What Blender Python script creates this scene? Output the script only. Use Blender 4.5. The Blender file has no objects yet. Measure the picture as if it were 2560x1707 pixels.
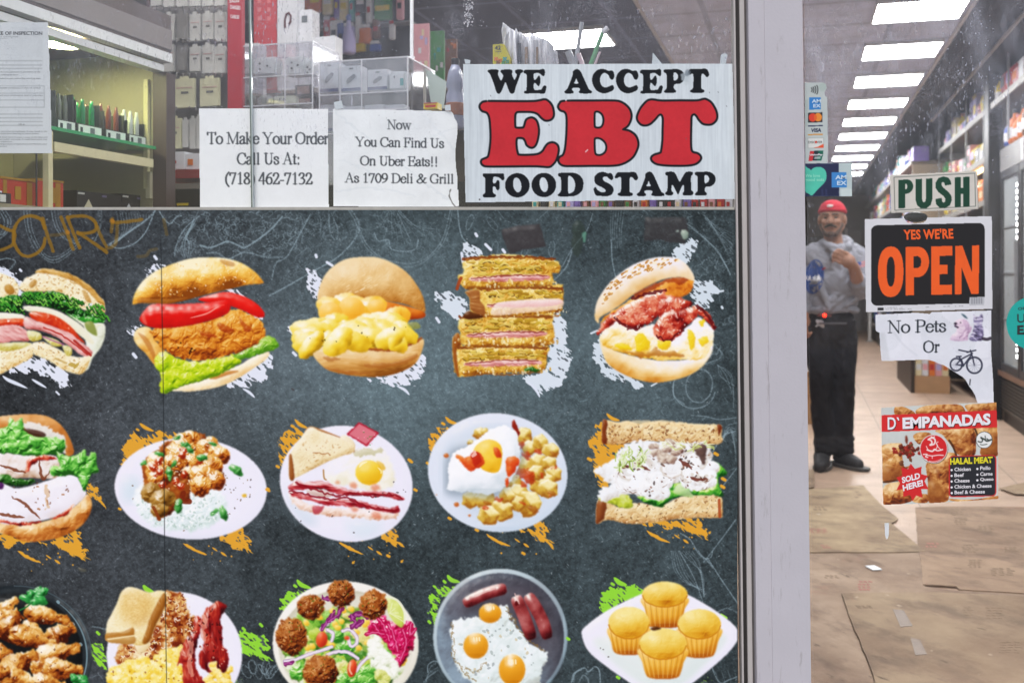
import bpy,bmesh,math,random
import numpy as np
from mathutils import Vector,Matrix
from mathutils.bvhtree import BVHTree
sc=bpy.context.scene
COL=sc.collection
# ----------------------------------------------------------------------------
# camera,daylight,exposure
# ----------------------------------------------------------------------------
FPX=2489.0            # focal length in photograph pixels (35 mm lens,2560 px wide)
CAMZ=1.24
HX,HY=1280.0,686.0  # where the horizontal line of sight meets the picture
cam_d=bpy.data.cameras.new('camera');cam=bpy.data.objects.new('camera',cam_d);COL.objects.link(cam)
cam.location=(0,0,CAMZ);cam.rotation_euler=(math.radians(90),0,0)
cam_d.sensor_width=36;cam_d.lens=36*FPX/2560
cam_d.shift_y=-(853.5-HY)/2560
cam_d.clip_start=.05;cam_d.clip_end=500
cam_d.dof.use_dof=True;cam_d.dof.focus_distance=2.16;cam_d.dof.aperture_fstop=5.0
sc.camera=cam
SUN_EL,SUN_AZ=52,195    # overcast:a broad soft sun behind the photographer
world=bpy.data.worlds.new('World');sc.world=world;world.use_nodes=True
wn=world.node_tree;bgn=wn.nodes['Background']
sky=wn.nodes.new('ShaderNodeTexSky');sky.sky_type='NISHITA';sky.sun_disc=False
sky.sun_elevation=math.radians(SUN_EL);sky.sun_rotation=math.radians(SUN_AZ);sky.dust_density=3
wn.links.new(sky.outputs[0],bgn.inputs[0]);bgn.inputs[1].default_value=.10
sun_d=bpy.data.lights.new('sun','SUN');sun=bpy.data.objects.new('sun',sun_d);COL.objects.link(sun)
sun_d.energy=1.0;sun_d.angle=math.radians(50);sun_d.color=(1,.97,.93)
az=math.radians(SUN_AZ);el=math.radians(SUN_EL)
sdir=Vector((math.sin(az)*math.cos(el),math.cos(az)*math.cos(el),math.sin(el)))
sun.rotation_euler=sdir.to_track_quat('Z','Y').to_euler()
sc.view_settings.view_transform='Standard';sc.view_settings.look='None';sc.view_settings.gamma=1
sc.view_settings.exposure=EXPOSURE=0.62
sc.cycles.max_bounces=12;sc.cycles.transparent_max_bounces=32
sc.cycles.sample_clamp_indirect=4
sc.cycles.use_denoising=True
CEIL_LAMP=21.0         # emission of the shop's ceiling panels
rnd=random.Random(11)
PSTEP=1.25
# ----------------------------------------------------------------------------
# geometry helpers. Facade plane faces -Y;the shop's aisle runs 16 deg to the right
# ----------------------------------------------------------------------------
DP=2.16
TH=math.atan((1999-HX)/FPX);CT,ST=math.cos(TH),math.sin(TH)
def W(px,py,Y=DP):return Vector(((px-HX)*Y/FPX,Y,CAMZ-(py-HY)*Y/FPX))
def P(c,a,z):return Vector((c*CT+a*ST,-c*ST+a*CT,z))       # shop frame:c across,a along the aisle
def CA(v):return v.x*CT-v.y*ST,v.x*ST+v.y*CT
def onA(px,py,a):
    u=(px-HX)/FPX;return W(px,py,a/(u*ST+CT))
def onC(px,py,c):
    u=(px-HX)/FPX;return W(px,py,c/(u*CT-ST))
def onZ(px,py,z):return W(px,py,FPX*(CAMZ-z)/(py-HY))
def srgb(h,k=1.0):
    h=h.lstrip('#');o=[]
    for i in (0,2,4):
        v=int(h[i:i+2],16)/255
        o.append((v/12.92 if v <=.04045 else ((v+.055)/1.055)**2.4)*k)
    return o+[1.0]
MATS={}
def mat(name,col,rough=.5,metal=0.,var=.12,vs=30.,spec=.4,bump=0.,bs=60.,emit=0,trans=0.,coat=0.):
    if name in MATS:return MATS[name]
    m=bpy.data.materials.new(name);m.use_nodes=True;n=m.node_tree;b=n.nodes['Principled BSDF']
    c=srgb(col) if isinstance(col,str) else list(col)+[1]
    tc=n.nodes.new('ShaderNodeTexCoord');nz=n.nodes.new('ShaderNodeTexNoise')
    nz.inputs['Scale'].default_value=vs;nz.inputs['Detail'].default_value=5
    n.links.new(tc.outputs['Object'],nz.inputs['Vector'])
    mx=n.nodes.new('ShaderNodeMix');mx.data_type='RGBA'
    mx.inputs[6].default_value=[v*(1-var) for v in c[:3]]+[1];mx.inputs[7].default_value=[min(1,v*(1+var)) for v in c[:3]]+[1]
    n.links.new(nz.outputs[0],mx.inputs[0]);n.links.new(mx.outputs[2],b.inputs['Base Color'])
    b.inputs['Roughness'].default_value=rough;b.inputs['Metallic'].default_value=metal
    b.inputs['Specular IOR Level'].default_value=spec;b.inputs['Coat Weight'].default_value=coat
    if bump:
        bp=n.nodes.new('ShaderNodeBump');bp.inputs['Strength'].default_value=bump;bp.inputs['Distance'].default_value=.004
        n2=n.nodes.new('ShaderNodeTexNoise');n2.inputs['Scale'].default_value=bs;n2.inputs['Detail'].default_value=4
        n.links.new(tc.outputs['Object'],n2.inputs['Vector']);n.links.new(n2.outputs[0],bp.inputs['Height']);n.links.new(bp.outputs[0],b.inputs['Normal'])
    if emit:
        b.inputs['Emission Color'].default_value=c;b.inputs['Emission Strength'].default_value=emit
    if trans:b.inputs['Transmission Weight'].default_value=trans
    MATS[name]=m;return m
def tag(o,label,cat,group=None):
    o['label']=label;o['category']=cat
    if group:o['group']=group
    return o
def struct(o):o['kind']='structure';return o
def link(name,me,m=None,parent=None,loc=None,rz=0):
    o=bpy.data.objects.new(name,me);COL.objects.link(o)
    if m is not None and me is not None:me.materials.append(m)
    if loc is not None:o.location=loc
    o.rotation_euler=(0,0,rz)
    if parent is not None:o.parent=parent
    return o
def empty(name,loc=(0,0,0),rz=0):
    o=bpy.data.objects.new(name,None);COL.objects.link(o);o.location=loc;o.rotation_euler=(0,0,rz);o.empty_display_size=.05;return o
def fin(name,bm,m,parent=None,loc=None,rz=0,smooth=False):
    me=bpy.data.meshes.new(name);bmesh.ops.recalc_face_normals(bm,faces=bm.faces);bm.to_mesh(me);bm.free()
    if smooth:me.polygons.foreach_set('use_smooth',[True]*len(me.polygons))
    return link(name,me,m,parent,loc,rz)
def bx(bm,x0,x1,y0,y1,z0,z1,bev=0.):
    r=bmesh.ops.create_cube(bm,size=1)
    for v in r['verts']:
        v.co=Vector((x0+(v.co.x+.5)*(x1-x0),y0+(v.co.y+.5)*(y1-y0),z0+(v.co.z+.5)*(z1-z0)))
    if bev:
        es=list({e for v in r['verts'] for e in v.link_edges})
        bmesh.ops.bevel(bm,geom=es,offset=bev,segments=2,affect='EDGES')
    return bm
def boxo(name,x0,x1,y0,y1,z0,z1,m,parent=None,loc=None,rz=0,bev=0.):
    return fin(name,bx(bmesh.new(),x0,x1,y0,y1,z0,z1,bev),m,parent,loc,rz)
def prism(bm,pts,d):                 # polygon of world points extruded by vector d
    a=[bm.verts.new(p) for p in pts];b=[bm.verts.new(Vector(p)+Vector(d)) for p in pts]
    bm.faces.new(a);bm.faces.new(b[::-1]);n=len(a)
    for i in range(n):bm.faces.new((a[i],b[i],b[(i+1) % n],a[(i+1) % n]))
    return bm
def lathe(bm,prof,seg=20,c=(0,0,0),cap=True):
    rings=[]
    for r,z in prof:
        rings.append([bm.verts.new((c[0]+r*math.cos(2*math.pi*i/seg),c[1]+r*math.sin(2*math.pi*i/seg),c[2]+z)) for i in range(seg)])
    for a,b in zip(rings,rings[1:]):
        for i in range(seg):bm.faces.new((a[i],a[(i+1) % seg],b[(i+1) % seg],b[i]))
    if cap:bm.faces.new(rings[0][::-1]);bm.faces.new(rings[-1])
    return bm
def tube(bm,pts,r,seg=8):
    pts=[Vector(p) for p in pts];rings=[]
    for i,p in enumerate(pts):
        d=(pts[min(i+1,len(pts)-1)]-pts[max(i-1,0)]).normalized()
        u=d.orthogonal().normalized();v=d.cross(u)
        rr=r[i] if isinstance(r,(list,tuple)) else r
        rings.append([bm.verts.new(p+u*rr*math.cos(2*math.pi*k/seg)+v*rr*math.sin(2*math.pi*k/seg)) for k in range(seg)])
    for a,b in zip(rings,rings[1:]):
        o=min(range(seg),key=lambda k:(a[0].co-b[k].co).length)
        for k in range(seg):bm.faces.new((a[k],a[(k+1) % seg],b[(k+1+o) % seg],b[(k+o) % seg]))
    bm.faces.new(rings[0][::-1]);bm.faces.new(rings[-1]);return bm
# a strip standing in the facade plane,given by its left and right edge at the top and bottom of the picture
def upright(name,xl,xr,m,y_front,y_back,top=-420,bot=2114,parent=None,lean=22/1707):
    q=[]
    for x,py in ((xl,top),(xr,top),(xr,bot),(xl,bot)):q.append(W(x+lean*py,py,y_front))
    return fin(name,prism(bmesh.new(),q,(0,y_back-y_front,0)),m,parent)
TXT={}
def text(name,s,bl,br,tl,Y,m,parent=None,bold=0.,spacing=1.):
    """lettering fitted to a picture quad: bottom left, bottom right, top left"""
    cu=bpy.data.curves.new('t','FONT');cu.body=s;cu.offset=bold;cu.space_character=spacing;cu.resolution_u=3
    o=bpy.data.objects.new('t',cu);COL.objects.link(o)
    dg=bpy.context.evaluated_depsgraph_get();dg.update()
    me=bpy.data.meshes.new_from_object(o.evaluated_get(dg));bpy.data.objects.remove(o);bpy.data.curves.remove(cu)
    v=np.zeros(len(me.vertices)*3);me.vertices.foreach_get('co',v);v=v.reshape(-1,3)
    if len(v)==0:return None
    u=(v[:,0]-v[:,0].min())/max(1e-6,np.ptp(v[:,0]));w=(v[:,1]-v[:,1].min())/max(1e-6,np.ptp(v[:,1]))
    px=bl[0]+u*(br[0]-bl[0])+w*(tl[0]-bl[0]);py=bl[1]+u*(br[1]-bl[1])+w*(tl[1]-bl[1])
    v[:,0]=(px-HX)*Y/FPX;v[:,1]=Y;v[:,2]=CAMZ-(py-HY)*Y/FPX
    me.vertices.foreach_set('co',v.ravel());me.materials.clear()
    return link(name,me,m,parent)
def print_mat(name,rough=.45,spec=.35):
    if name in MATS:return MATS[name]
    m=bpy.data.materials.new(name);m.use_nodes=True;n=m.node_tree;b=n.nodes['Principled BSDF']
    at=n.nodes.new('ShaderNodeVertexColor');at.layer_name='Ink'
    hs=n.nodes.new('ShaderNodeHueSaturation');hs.inputs['Saturation'].default_value=1.0
    n.links.new(at.outputs[0],hs.inputs['Color']);n.links.new(hs.outputs[0],b.inputs['Base Color'])
    b.inputs['Roughness'].default_value=rough;b.inputs['Specular IOR Level'].default_value=spec
    MATS[name]=m;return m
def sheet(cv,Y,name,m,bend=None):
    """the printed sheet as meshes: its ground is the top-level mesh, every printed thing a part"""
    H,Wd,st=cv.H,cv.W,cv.st
    if hasattr(cv,'keep'):cv.own[~cv.keep]=-1
    pc=np.pad(np.clip(cv.col,0,1),((1,1),(1,1),(0,0)),mode='edge')
    VC=(pc[:-1,:-1]+pc[1:,:-1]+pc[:-1,1:]+pc[1:,1:])/4
    gx=cv.x0+np.arange(Wd+1)*st;gy=cv.y0+np.arange(H+1)*st
    GX,GY=np.meshgrid(gx,gy)
    YY=np.full(GX.shape,Y) if bend is None else Y+bend(GX,GY)
    VX=(GX-HX)*YY/FPX;VZ=CAMZ-(GY-HY)*YY/FPX
    VC=VC.reshape(-1,3);VP=np.stack([VX.ravel(),YY.ravel(),VZ.ravel()],1)
    out={};made={}
    for k,v in cv.ids.items():
        jj,ii=np.nonzero(cv.own==k)
        if len(jj)==0:continue
        a=jj*(Wd+1)+ii
        q=np.stack([a,a+Wd+1,a+Wd+2,a+1],1)
        u,inv=np.unique(q.ravel(),return_inverse=True)
        me=bpy.data.meshes.new(name);nf=len(q)
        me.vertices.add(len(u));me.loops.add(nf*4);me.polygons.add(nf)
        me.vertices.foreach_set('co',VP[u].astype(np.float32).ravel())
        me.loops.foreach_set('vertex_index',inv.astype(np.int32).ravel())
        me.polygons.foreach_set('loop_start',np.arange(0,nf*4,4,dtype=np.int32))
        me.update(calc_edges=True)
        ca=me.color_attributes.new('Ink','BYTE_COLOR','POINT')
        ca.data.foreach_set('color_srgb',np.concatenate([VC[u],np.ones((len(u),1))],1).astype(np.float32).ravel())
        made[k]=(v,me)
    root=link(name,made.pop(0)[1],m);out['root']=root
    for k,(v,me) in made.items():
        if v[1] is None:out[v[0]]=link(v[0],me,m,root)
    for k,(v,me) in made.items():
        if v[1] is not None:link(v[0],me,m,out.get(v[1],root))
    return out
# ----------------------------------------------------------------------------
# print engine:paints the printed sheets (menu poster,stickers) as fields of
# ink colour;every printed thing keeps an id so that it becomes its own mesh
# ----------------------------------------------------------------------------
def hexc(h):
    h=h.lstrip('#')
    return np.array([int(h[i:i+2],16)/255 for i in (0,2,4)],np.float32)
def vnoise(X,Y,s,seed=0):
    x=X/s;y=Y/s
    xi=np.floor(x).astype(np.int64);yi=np.floor(y).astype(np.int64)
    fx=x-xi;fy=y-yi
    fx=fx*fx*(3-2*fx);fy=fy*fy*(3-2*fy)
    def h(a,b):
        n=(a*374761393+b*668265263+seed*982451653) & 0xffffffff
        n=((n ^ (n >> 13))*1274126177) & 0xffffffff
        return ((n ^ (n >> 16)) & 0xffff)/65535.0
    return (h(xi,yi)*(1-fx)+h(xi+1,yi)*fx)*(1-fy)+(h(xi,yi+1)*(1-fx)+h(xi+1,yi+1)*fx)*fy
def fbm(X,Y,s,seed=0,o=3):
    v=0;a=1;t=0
    for k in range(o):
        v=v+a*vnoise(X+k*17.3,Y-k*9.1,s/2**k,seed+k*7);t+=a;a*=.55
    return v/t
def box(m,r):
    r=int(max(1,round(r)))
    for ax in (0,1):
        for _ in range(2):
            p=np.pad(m,[(r+1,r) if i==ax else (0,0) for i in (0,1)],mode='constant')
            c=np.cumsum(p,axis=ax,dtype=np.float64)
            n=m.shape[ax]
            if ax==0:m=((c[2*r+1:2*r+1+n]-c[:n])/(2*r+1)).astype(np.float32)
            else:m=((c[:,2*r+1:2*r+1+n]-c[:,:n])/(2*r+1)).astype(np.float32)
    return m
def spline(pts,n=5,closed=True):
    P=np.array(pts,float);out=[];N=len(P)
    for i in range(N if closed else N-1):
        if closed:a,b,c,d=P[i-1],P[i],P[(i+1) % N],P[(i+2) % N]
        else:a,b,c,d=P[max(i-1,0)],P[i],P[i+1],P[min(i+2,N-1)]
        for k in range(n):
            t=k/n
            out.append(.5*((2*b)+(-a+c)*t+(2*a-5*b+4*c-d)*t*t+(-a+3*b-3*c+d)*t**3))
    if not closed:out.append(P[-1])
    return np.array(out)
def inside(X,Y,P):
    m=np.zeros(X.shape,bool);N=len(P)
    for i in range(N):
        x1,y1=P[i];x2,y2=P[(i+1) % N]
        if y1==y2:continue
        c=(Y > min(y1,y2)) & (Y <=max(y1,y2))
        m ^=c & (X < (Y-y1)*(x2-x1)/(y2-y1)+x1)
    return m
def ell(cx,cy,rx,ry,ang=0,n=24):
    t=np.linspace(0,2*np.pi,n,endpoint=False);a=math.radians(ang)
    x=rx*np.cos(t);y=ry*np.sin(t)
    return np.stack([cx+x*math.cos(a)-y*math.sin(a),cy+x*math.sin(a)+y*math.cos(a)],1)
def ramp(t,cols):
    C=np.array([hexc(c) for c in cols]);n=len(C)-1
    t=np.clip(t,0,1)*n;i=np.clip(t.astype(int),0,n-1);f=(t-i)[...,None]
    return C[i]*(1-f)+C[i+1]*f
class Canvas:
    def __init__(s,x0,y0,x1,y1,step,bg='#808080'):
        s.x0,s.y0,s.st=x0,y0,step
        s.W=int(math.ceil((x1-x0)/step));s.H=int(math.ceil((y1-y0)/step))
        s.col=np.ones((s.H,s.W,3),np.float32)*hexc(bg)
        s.own=np.zeros((s.H,s.W),np.int16)
        s.ids={0:None};s.cur=0;s.tf=(0,0,1);s.seed=1
        s.X,s.Y=np.meshgrid(x0+(np.arange(s.W)+.5)*step,y0+(np.arange(s.H)+.5)*step)
    def part(s,name,parent=None):
        s.cur=max(s.ids)+1;s.ids[s.cur]=(name,parent);return s.cur
    def to(s,pts):
        P=np.array(pts,float);return P*s.tf[2]+np.array([s.tf[0],s.tf[1]])
    def win(s,P,pad):
        i0=int((P[:,0].min()-pad-s.x0)/s.st);i1=int((P[:,0].max()+pad-s.x0)/s.st)+2
        j0=int((P[:,1].min()-pad-s.y0)/s.st);j1=int((P[:,1].max()+pad-s.y0)/s.st)+2
        i0=max(i0,0);j0=max(j0,0);i1=min(i1,s.W);j1=min(j1,s.H)
        if i1 <=i0 or j1 <=j0:return None
        return slice(j0,j1),slice(i0,i1)
    def put(s,w,m,c,alpha=1,own=True):
        a=(m*alpha)[...,None]
        s.col[w]=s.col[w]*(1-a)+c*a
        if own:
            o=s.own[w];o[m > .5]=s.cur
    # a printed shape lit like the photographed food:bulge r,bump=relief,alb=ink variation
    def shape(s,pts,cols,r=12,bump=(),alb=(),L=(-.45,-.75),gain=.55,base=.55,rough=0,rs=9,
              smooth=True,alpha=1,own=True,soft=.8,clip=None,holes=None,stretch=None,grad=None,spec=.12):
        P=s.to(pts)
        if smooth:P=spline(P)
        s.seed+=1;sd=s.seed
        w=s.win(P,rough*2+4)
        if w is None:return
        X,Y=s.X[w],s.Y[w];Xw,Yw=X,Y
        if rough:
            Xw=X+(fbm(X,Y,rs,sd+50)-.5)*rough*3;Yw=Y+(fbm(X,Y,rs,sd+90)-.5)*rough*3
        m=inside(Xw,Yw,P).astype(np.float32)
        if clip is not None:
            m=m*np.isin(s.own[w],clip)
        if holes:
            hs,thr,an=holes
            ca,sa=math.cos(an),math.sin(an)
            n=fbm((X*ca+Y*sa)/2.6,-X*sa+Y*ca,hs,sd+31)
            e=box(m,max(2,hs*1.3/s.st))
            m=m*((e*1.0+(n-.5)*1.5) > thr)
        mm=box(m,max(1,soft/s.st)) if soft > .7 else m
        if len(cols)==1:
            c=np.ones(m.shape+(1,),np.float32)*hexc(cols[0])
            if alb:
                k=sum((fbm(X,Y,sc,sd+i*3)-.5)*am for i,(sc,am) in enumerate(alb))
                c=c*(1+k[...,None])
        else:
            h=box(np.pad(m,0),r/s.st)*r*1.5
            Xs,Ys=X,Y
            if stretch:
                an,k=stretch;ca,sa=math.cos(an),math.sin(an)
                Xs=(X*ca+Y*sa)/k;Ys=-X*sa+Y*ca
            wx=(vnoise(Xs,Ys,13,sd+3)-.5)*12;wy=(vnoise(Xs,Ys,13,sd+4)-.5)*12
            for i,(sc,am) in enumerate(bump):
                h=h+(fbm(Xs+wx,Ys+wy,sc*1.25,sd+i*5,2)-.5)*am*.55
            gy,gx=np.gradient(h,s.st)
            n=1/np.sqrt(1+gx*gx+gy*gy)
            l=np.array([L[0],L[1],.7]);l=l/np.linalg.norm(l)
            sh=(-gx*l[0]-gy*l[1]+l[2])*n
            t=base+(sh-l[2])*gain
            if bump:t=t+(fbm(X,Y,26,sd+61,2)-.5)*.22
            for i,(sc,am) in enumerate(alb):
                t=t+(fbm(Xs,Ys,sc,sd+77+i*5)-.5)*am
            if grad:
                gx0,gy0,ga=grad
                cx,cy=P.mean(0);sz=np.ptp(P,axis=0)+1
                t=t+ga*((X-cx)/sz[0]*gx0+(Y-cy)/sz[1]*gy0)
            t=.53+(t-.5)*1.28
            c=ramp(t,cols)
            if spec:
                hv=l+np.array([0,0,1.]);hv=hv/np.linalg.norm(hv)
                s2=np.clip((-gx*hv[0]-gy*hv[1]+hv[2])*n,0,1)**26
                s2=np.clip(s2*spec*1.7*(.35+1.3*vnoise(X,Y,11,sd+7))-.10*spec,0,.9)
                c=c+(np.array([1.,.985,.95])-c)*s2[...,None]
        s.put(w,mm,c.astype(np.float32),alpha,own)
    def line(s,pts,wd,col,alpha=1,own=False,smooth=True,rough=0,taper=False,closed=False,dry=0):
        P=s.to(pts)
        if smooth and len(P) > 2:P=spline(P,6,closed)
        elif closed:P=np.vstack([P,P[:1]])
        s.seed+=1
        w=s.win(P,wd+rough+2)
        if w is None:return
        X,Y=s.X[w],s.Y[w]
        if rough:
            Xo=X;X=X+(vnoise(X,Y,7,s.seed)-.5)*rough*2;Y=Y+(vnoise(Xo,Y,7,s.seed+9)-.5)*rough*2
        D=np.full(X.shape,1e9)
        N=len(P)-1
        for i in range(N):
            a,b=P[i],P[i+1];d=b-a;q=(d*d).sum()+1e-9
            lo=np.minimum(a,b)-wd-3;hi=np.maximum(a,b)+wd+3
            jj=slice(max(0,int((lo[1]-s.Y[w][0,0])/s.st)-4),max(0,int((hi[1]-s.Y[w][0,0])/s.st)+5))
            ii=slice(max(0,int((lo[0]-s.X[w][0,0])/s.st)-4),max(0,int((hi[0]-s.X[w][0,0])/s.st)+5))
            x=X[jj,ii];y=Y[jj,ii]
            if x.size==0:continue
            t=np.clip(((x-a[0])*d[0]+(y-a[1])*d[1])/q,0,1)
            dd=np.hypot(x-a[0]-t*d[0],y-a[1]-t*d[1])
            if taper:
                u=(i+t)/N;dd=dd/np.maximum(.12,np.sin(np.pi*np.clip(u,0.02,.98))**.6)
            D[jj,ii]=np.minimum(D[jj,ii],dd)
        m=np.clip((wd/2-D)/s.st+.5,0,1).astype(np.float32)
        if dry:m=m*np.clip((vnoise(s.X[w],s.Y[w],2.2,s.seed+3)-dry)*4,0,1)
        s.put(w,m,hexc(col),alpha,own)
    def spots(s,pts,n,size,cols,asp=(1,2),alpha=1,clip=None,own=False,rough=1,seed=None,ang=None,shade=False):
        rg=random.Random(seed or s.seed*13+5);s.seed+=1
        P=s.to(pts);P2=spline(P)
        x0,y0=P2.min(0);x1,y1=P2.max(0);k=0;tries=0
        sc=s.tf;s.tf=(0,0,1)
        while k < n and tries < n*12:
            tries+=1
            x=rg.uniform(x0,x1);y=rg.uniform(y0,y1)
            if not inside(np.array([x]),np.array([y]),P2)[0]:continue
            i=int((x-s.x0)/s.st);j=int((y-s.y0)/s.st)
            if not (0 <=i < s.W and 0 <=j < s.H):continue
            if clip is not None and s.own[j,i] not in clip:continue
            k+=1
            z=rg.uniform(*size);a=rg.uniform(*asp);an=rg.uniform(0,180) if ang is None else ang+rg.uniform(-12,12)
            c=rg.choice(cols)
            if isinstance(c,str):c=(c,)
            s.shape(ell(x,y,z*a,z,an,10),c,r=z*.7,rough=rough*z*.25,rs=z*1.2,alpha=alpha,own=own,clip=clip,
                    smooth=False,soft=.5,gain=.7)
        s.tf=sc
# ----------------------------------------------------------------------------
# the menu poster:photographs of dishes printed on a chalkboard ground
# ----------------------------------------------------------------------------
def paint_poster():
    cv=Canvas(-70,525,1843,1800,PSTEP)
    X,Y=cv.X,cv.Y
    # printed chalkboard ground,with its fibres
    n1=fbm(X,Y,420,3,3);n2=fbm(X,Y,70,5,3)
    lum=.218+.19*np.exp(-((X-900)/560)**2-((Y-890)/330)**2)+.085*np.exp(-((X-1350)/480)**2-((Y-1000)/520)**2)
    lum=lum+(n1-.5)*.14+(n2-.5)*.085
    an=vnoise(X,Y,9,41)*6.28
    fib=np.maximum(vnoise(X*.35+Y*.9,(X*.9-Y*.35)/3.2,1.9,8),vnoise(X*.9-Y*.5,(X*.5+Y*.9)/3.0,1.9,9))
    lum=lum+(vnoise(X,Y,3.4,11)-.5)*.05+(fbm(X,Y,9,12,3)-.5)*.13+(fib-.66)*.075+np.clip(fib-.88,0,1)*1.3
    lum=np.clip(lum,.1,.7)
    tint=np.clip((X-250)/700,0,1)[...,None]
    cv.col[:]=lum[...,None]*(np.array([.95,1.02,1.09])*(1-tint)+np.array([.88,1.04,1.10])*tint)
    # chalk drawings
    ck='#93a9b3'
    rg=random.Random(4)
    def chalk(p,w=2.2,a=.5,n=2,j=3,col=ck):
        for k in range(n):
            q=[(x+rg.uniform(-j,j),y+rg.uniform(-j,j)) for x,y in p]
            cv.line(q,w*1.35*rg.uniform(.7,1.2),col,min(1,a*1.15*rg.uniform(.7,1.1)),dry=.2)
    def scrib(x0,y0,x1,y1,n,a=.35,sz=26):
        for k in range(n):
            x=rg.uniform(x0,x1);y=rg.uniform(y0,y1);p=[(x,y)];t=rg.uniform(0,6.28)
            for q in range(rg.randint(3,7)):
                t+=rg.uniform(-1.3,1.3);x+=math.cos(t)*sz*.4;y+=math.sin(t)*sz*.4;p.append((x,y))
            cv.line(p,rg.uniform(1.6,2.8),ck,a*1.1*rg.uniform(.5,1.1),dry=.22)
    cv.tf=(0,500,.3316)
    for dx in (0,22,45):
        chalk([(180+dx,80),(200+dx,230),(270+dx,380),(390,470-dx*.8),(500,430-dx),(600,340-dx)],2.4,.55,1)
        chalk([(390+dx,80),(410+dx,190),(480+dx,290),(600,340-dx)],2.0,.45,1)
        chalk([(700+dx,330-dx),(760-dx*.4,200),(765-dx*.5,80)],2,.45,1)
        chalk([(-20,300-dx*2),(50-dx,250),(80-dx,160),(40-dx,80)],2.2,.5,1)
    for k in range(13):
        chalk([(860,330),(900+k*18,250-k*9),(880+k*22,90+k*2)],1.4,.4,1)
    chalk([(830,340),(900,365),(1010,330),(1090,250),(1140,150),(1165,80)],2,.5,2)
    chalk([(815,340),(940,260),(1080,170),(1170,85)],2.6,.5,2)
    chalk([(0,450),(60,440),(115,460),(95,500),(40,560)],2,.4,2)
    chalk([(1200,85),(1230,130),(1280,180),(1330,130),(1370,120)],2.4,.5,2)
    for k in range(14):
        a=k*.45
        chalk([(1470,130+k*4),(1440-k*4,200+k*8),(1350+k*9,330),(1380+k*4,430)],1.4,.42,1,10)
    chalk([(1320,420),(1325,350),(1390,220),(1500,120)],2.4,.5,2)
    chalk([(1510,340),(1580,360),(1640,340),(1720,310),(1800,340),(1850,360),(1980,270),(2060,200),(2130,130)],3.2,.5,3,6)
    chalk([(1560,400),(1640,400),(1720,440),(1850,400),(2000,430),(2130,430)],2.6,.45,2,6)
    cv.tf=(0,0,1)
    scrib(450,530,760,630,190,.42,15);scrib(700,530,900,700,60,.3,20)
    cv.tf=(680,500,.3316)
    for dx in (0,26):
        chalk([(570+dx,70),(620+dx,150),(640+dx*.5,230),(600,330),(480,440),(300,540),(130,640),(-20,720)],2.4,.45,1)
        chalk([(640,190),(690+dx,330),(790+dx,430),(950,500-dx),(1080,500-dx),(1210-dx,420),(1310-dx,290),(1360-dx*.6,70)],2.6,.5,1)
    for k in range(11):
        chalk([(880+k*8,80),(820+k*26,150+abs(5-k)*8),(760+k*48,330-abs(5-k)*22)],1.4,.4,1,5)
    chalk([(770,250),(800,310),(880,300),(900,370),(1000,390),(1080,370),(1100,300)],2.4,.45,2)
    chalk([(1400,70),(1410,190),(1440,290),(1520,370)],2.6,.5,2)
    for (x,y,a) in ((1490,170,20),(1660,180,-40),(1680,370,10),(2110,370,5),(1910,370,20)):
        e=ell(x,y,22,60,a);chalk(list(map(tuple,e))+[tuple(e[0])],2,.42,1)
    chalk([(430,80),(440,240),(480,300),(495,230),(460,120)],2,.4,1)
    chalk([(350,80),(370,170),(360,250)],2,.4,1)
    chalk([(0,600),(30,480),(120,420),(230,220),(290,110)],2.2,.42,2)
    chalk([(1700,80),(1760,150),(1850,190)],2.4,.4,1);chalk([(1990,160),(2080,80)],2.4,.4,1)
    cv.tf=(0,0,1)
    scrib(900,530,1130,640,60,.3,20);scrib(690,530,860,600,40,.3,20)
    cv.tf=(1350,500,.3317)
    for k in range(6):
        chalk([(535+k*20,80),(530+k*17,220),(540+k*14,360)],1.5,.38,1)
    chalk([(535,300),(545,450),(570,580)],2,.42,2);chalk([(400,90),(350,230),(240,370),(170,500)],2,.4,2)
    chalk([(240,380),(200,500),(110,600)],2.2,.42,2)
    chalk([(1100,190),(1180,230),(1260,300),(1330,380),(1400,480),(1440,560)],2.2,.4,3,10)
    for k in range(9):
        chalk([(1220+k*8,100+k*10),(1320+k*6,190+k*16),(1450,250+k*30)],1.5,.36,1,6)
    chalk([(1290,1090),(1370,1150),(1350,1200),(1250,1240)],2,.36,3,12)
    e=ell(1200,1400,100,125,10);chalk(list(map(tuple,e))+[tuple(e[0])],2.4,.42,2)
    e=ell(1160,1420,160,150,10);chalk(list(map(tuple,e[:18])),2.2,.4,2)
    chalk([(1010,1380),(1010,1480),(1090,1540)],2.2,.4,2)
    for k in range(5):chalk([(1340,1240),(1360+k*22,1330),(1460,1400+k*40)],1.6,.38,1,6)
    cv.tf=(0,0,1)
    scrib(1735,640,1832,900,95,.34,17);scrib(1600,530,1830,640,60,.3,17)
    cv.tf=(1380,1000,.2679)
    for k in range(7):
        chalk([(1590,370),(1630+k*8,240+k*10),(1720,210+k*60)],1.8,.42,1,8)
    chalk([(1300,140),(1440,150),(1560,180),(1720,160)],2.2,.4,2);chalk([(1440,150),(1300,280)],2,.35,1)
    chalk([(1500,480),(1600,330),(1710,290)],2.4,.42,2);chalk([(1570,830),(1720,640)],2.4,.42,2)
    chalk([(1200,1240),(1290,1300),(1350,1400),(1420,1480),(1440,1480),(1720,1110)],2.6,.45,2)
    chalk([(1440,1480),(1500,1560)],2.6,.42,2)
    cv.tf=(1400,1380,.2976)
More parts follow.
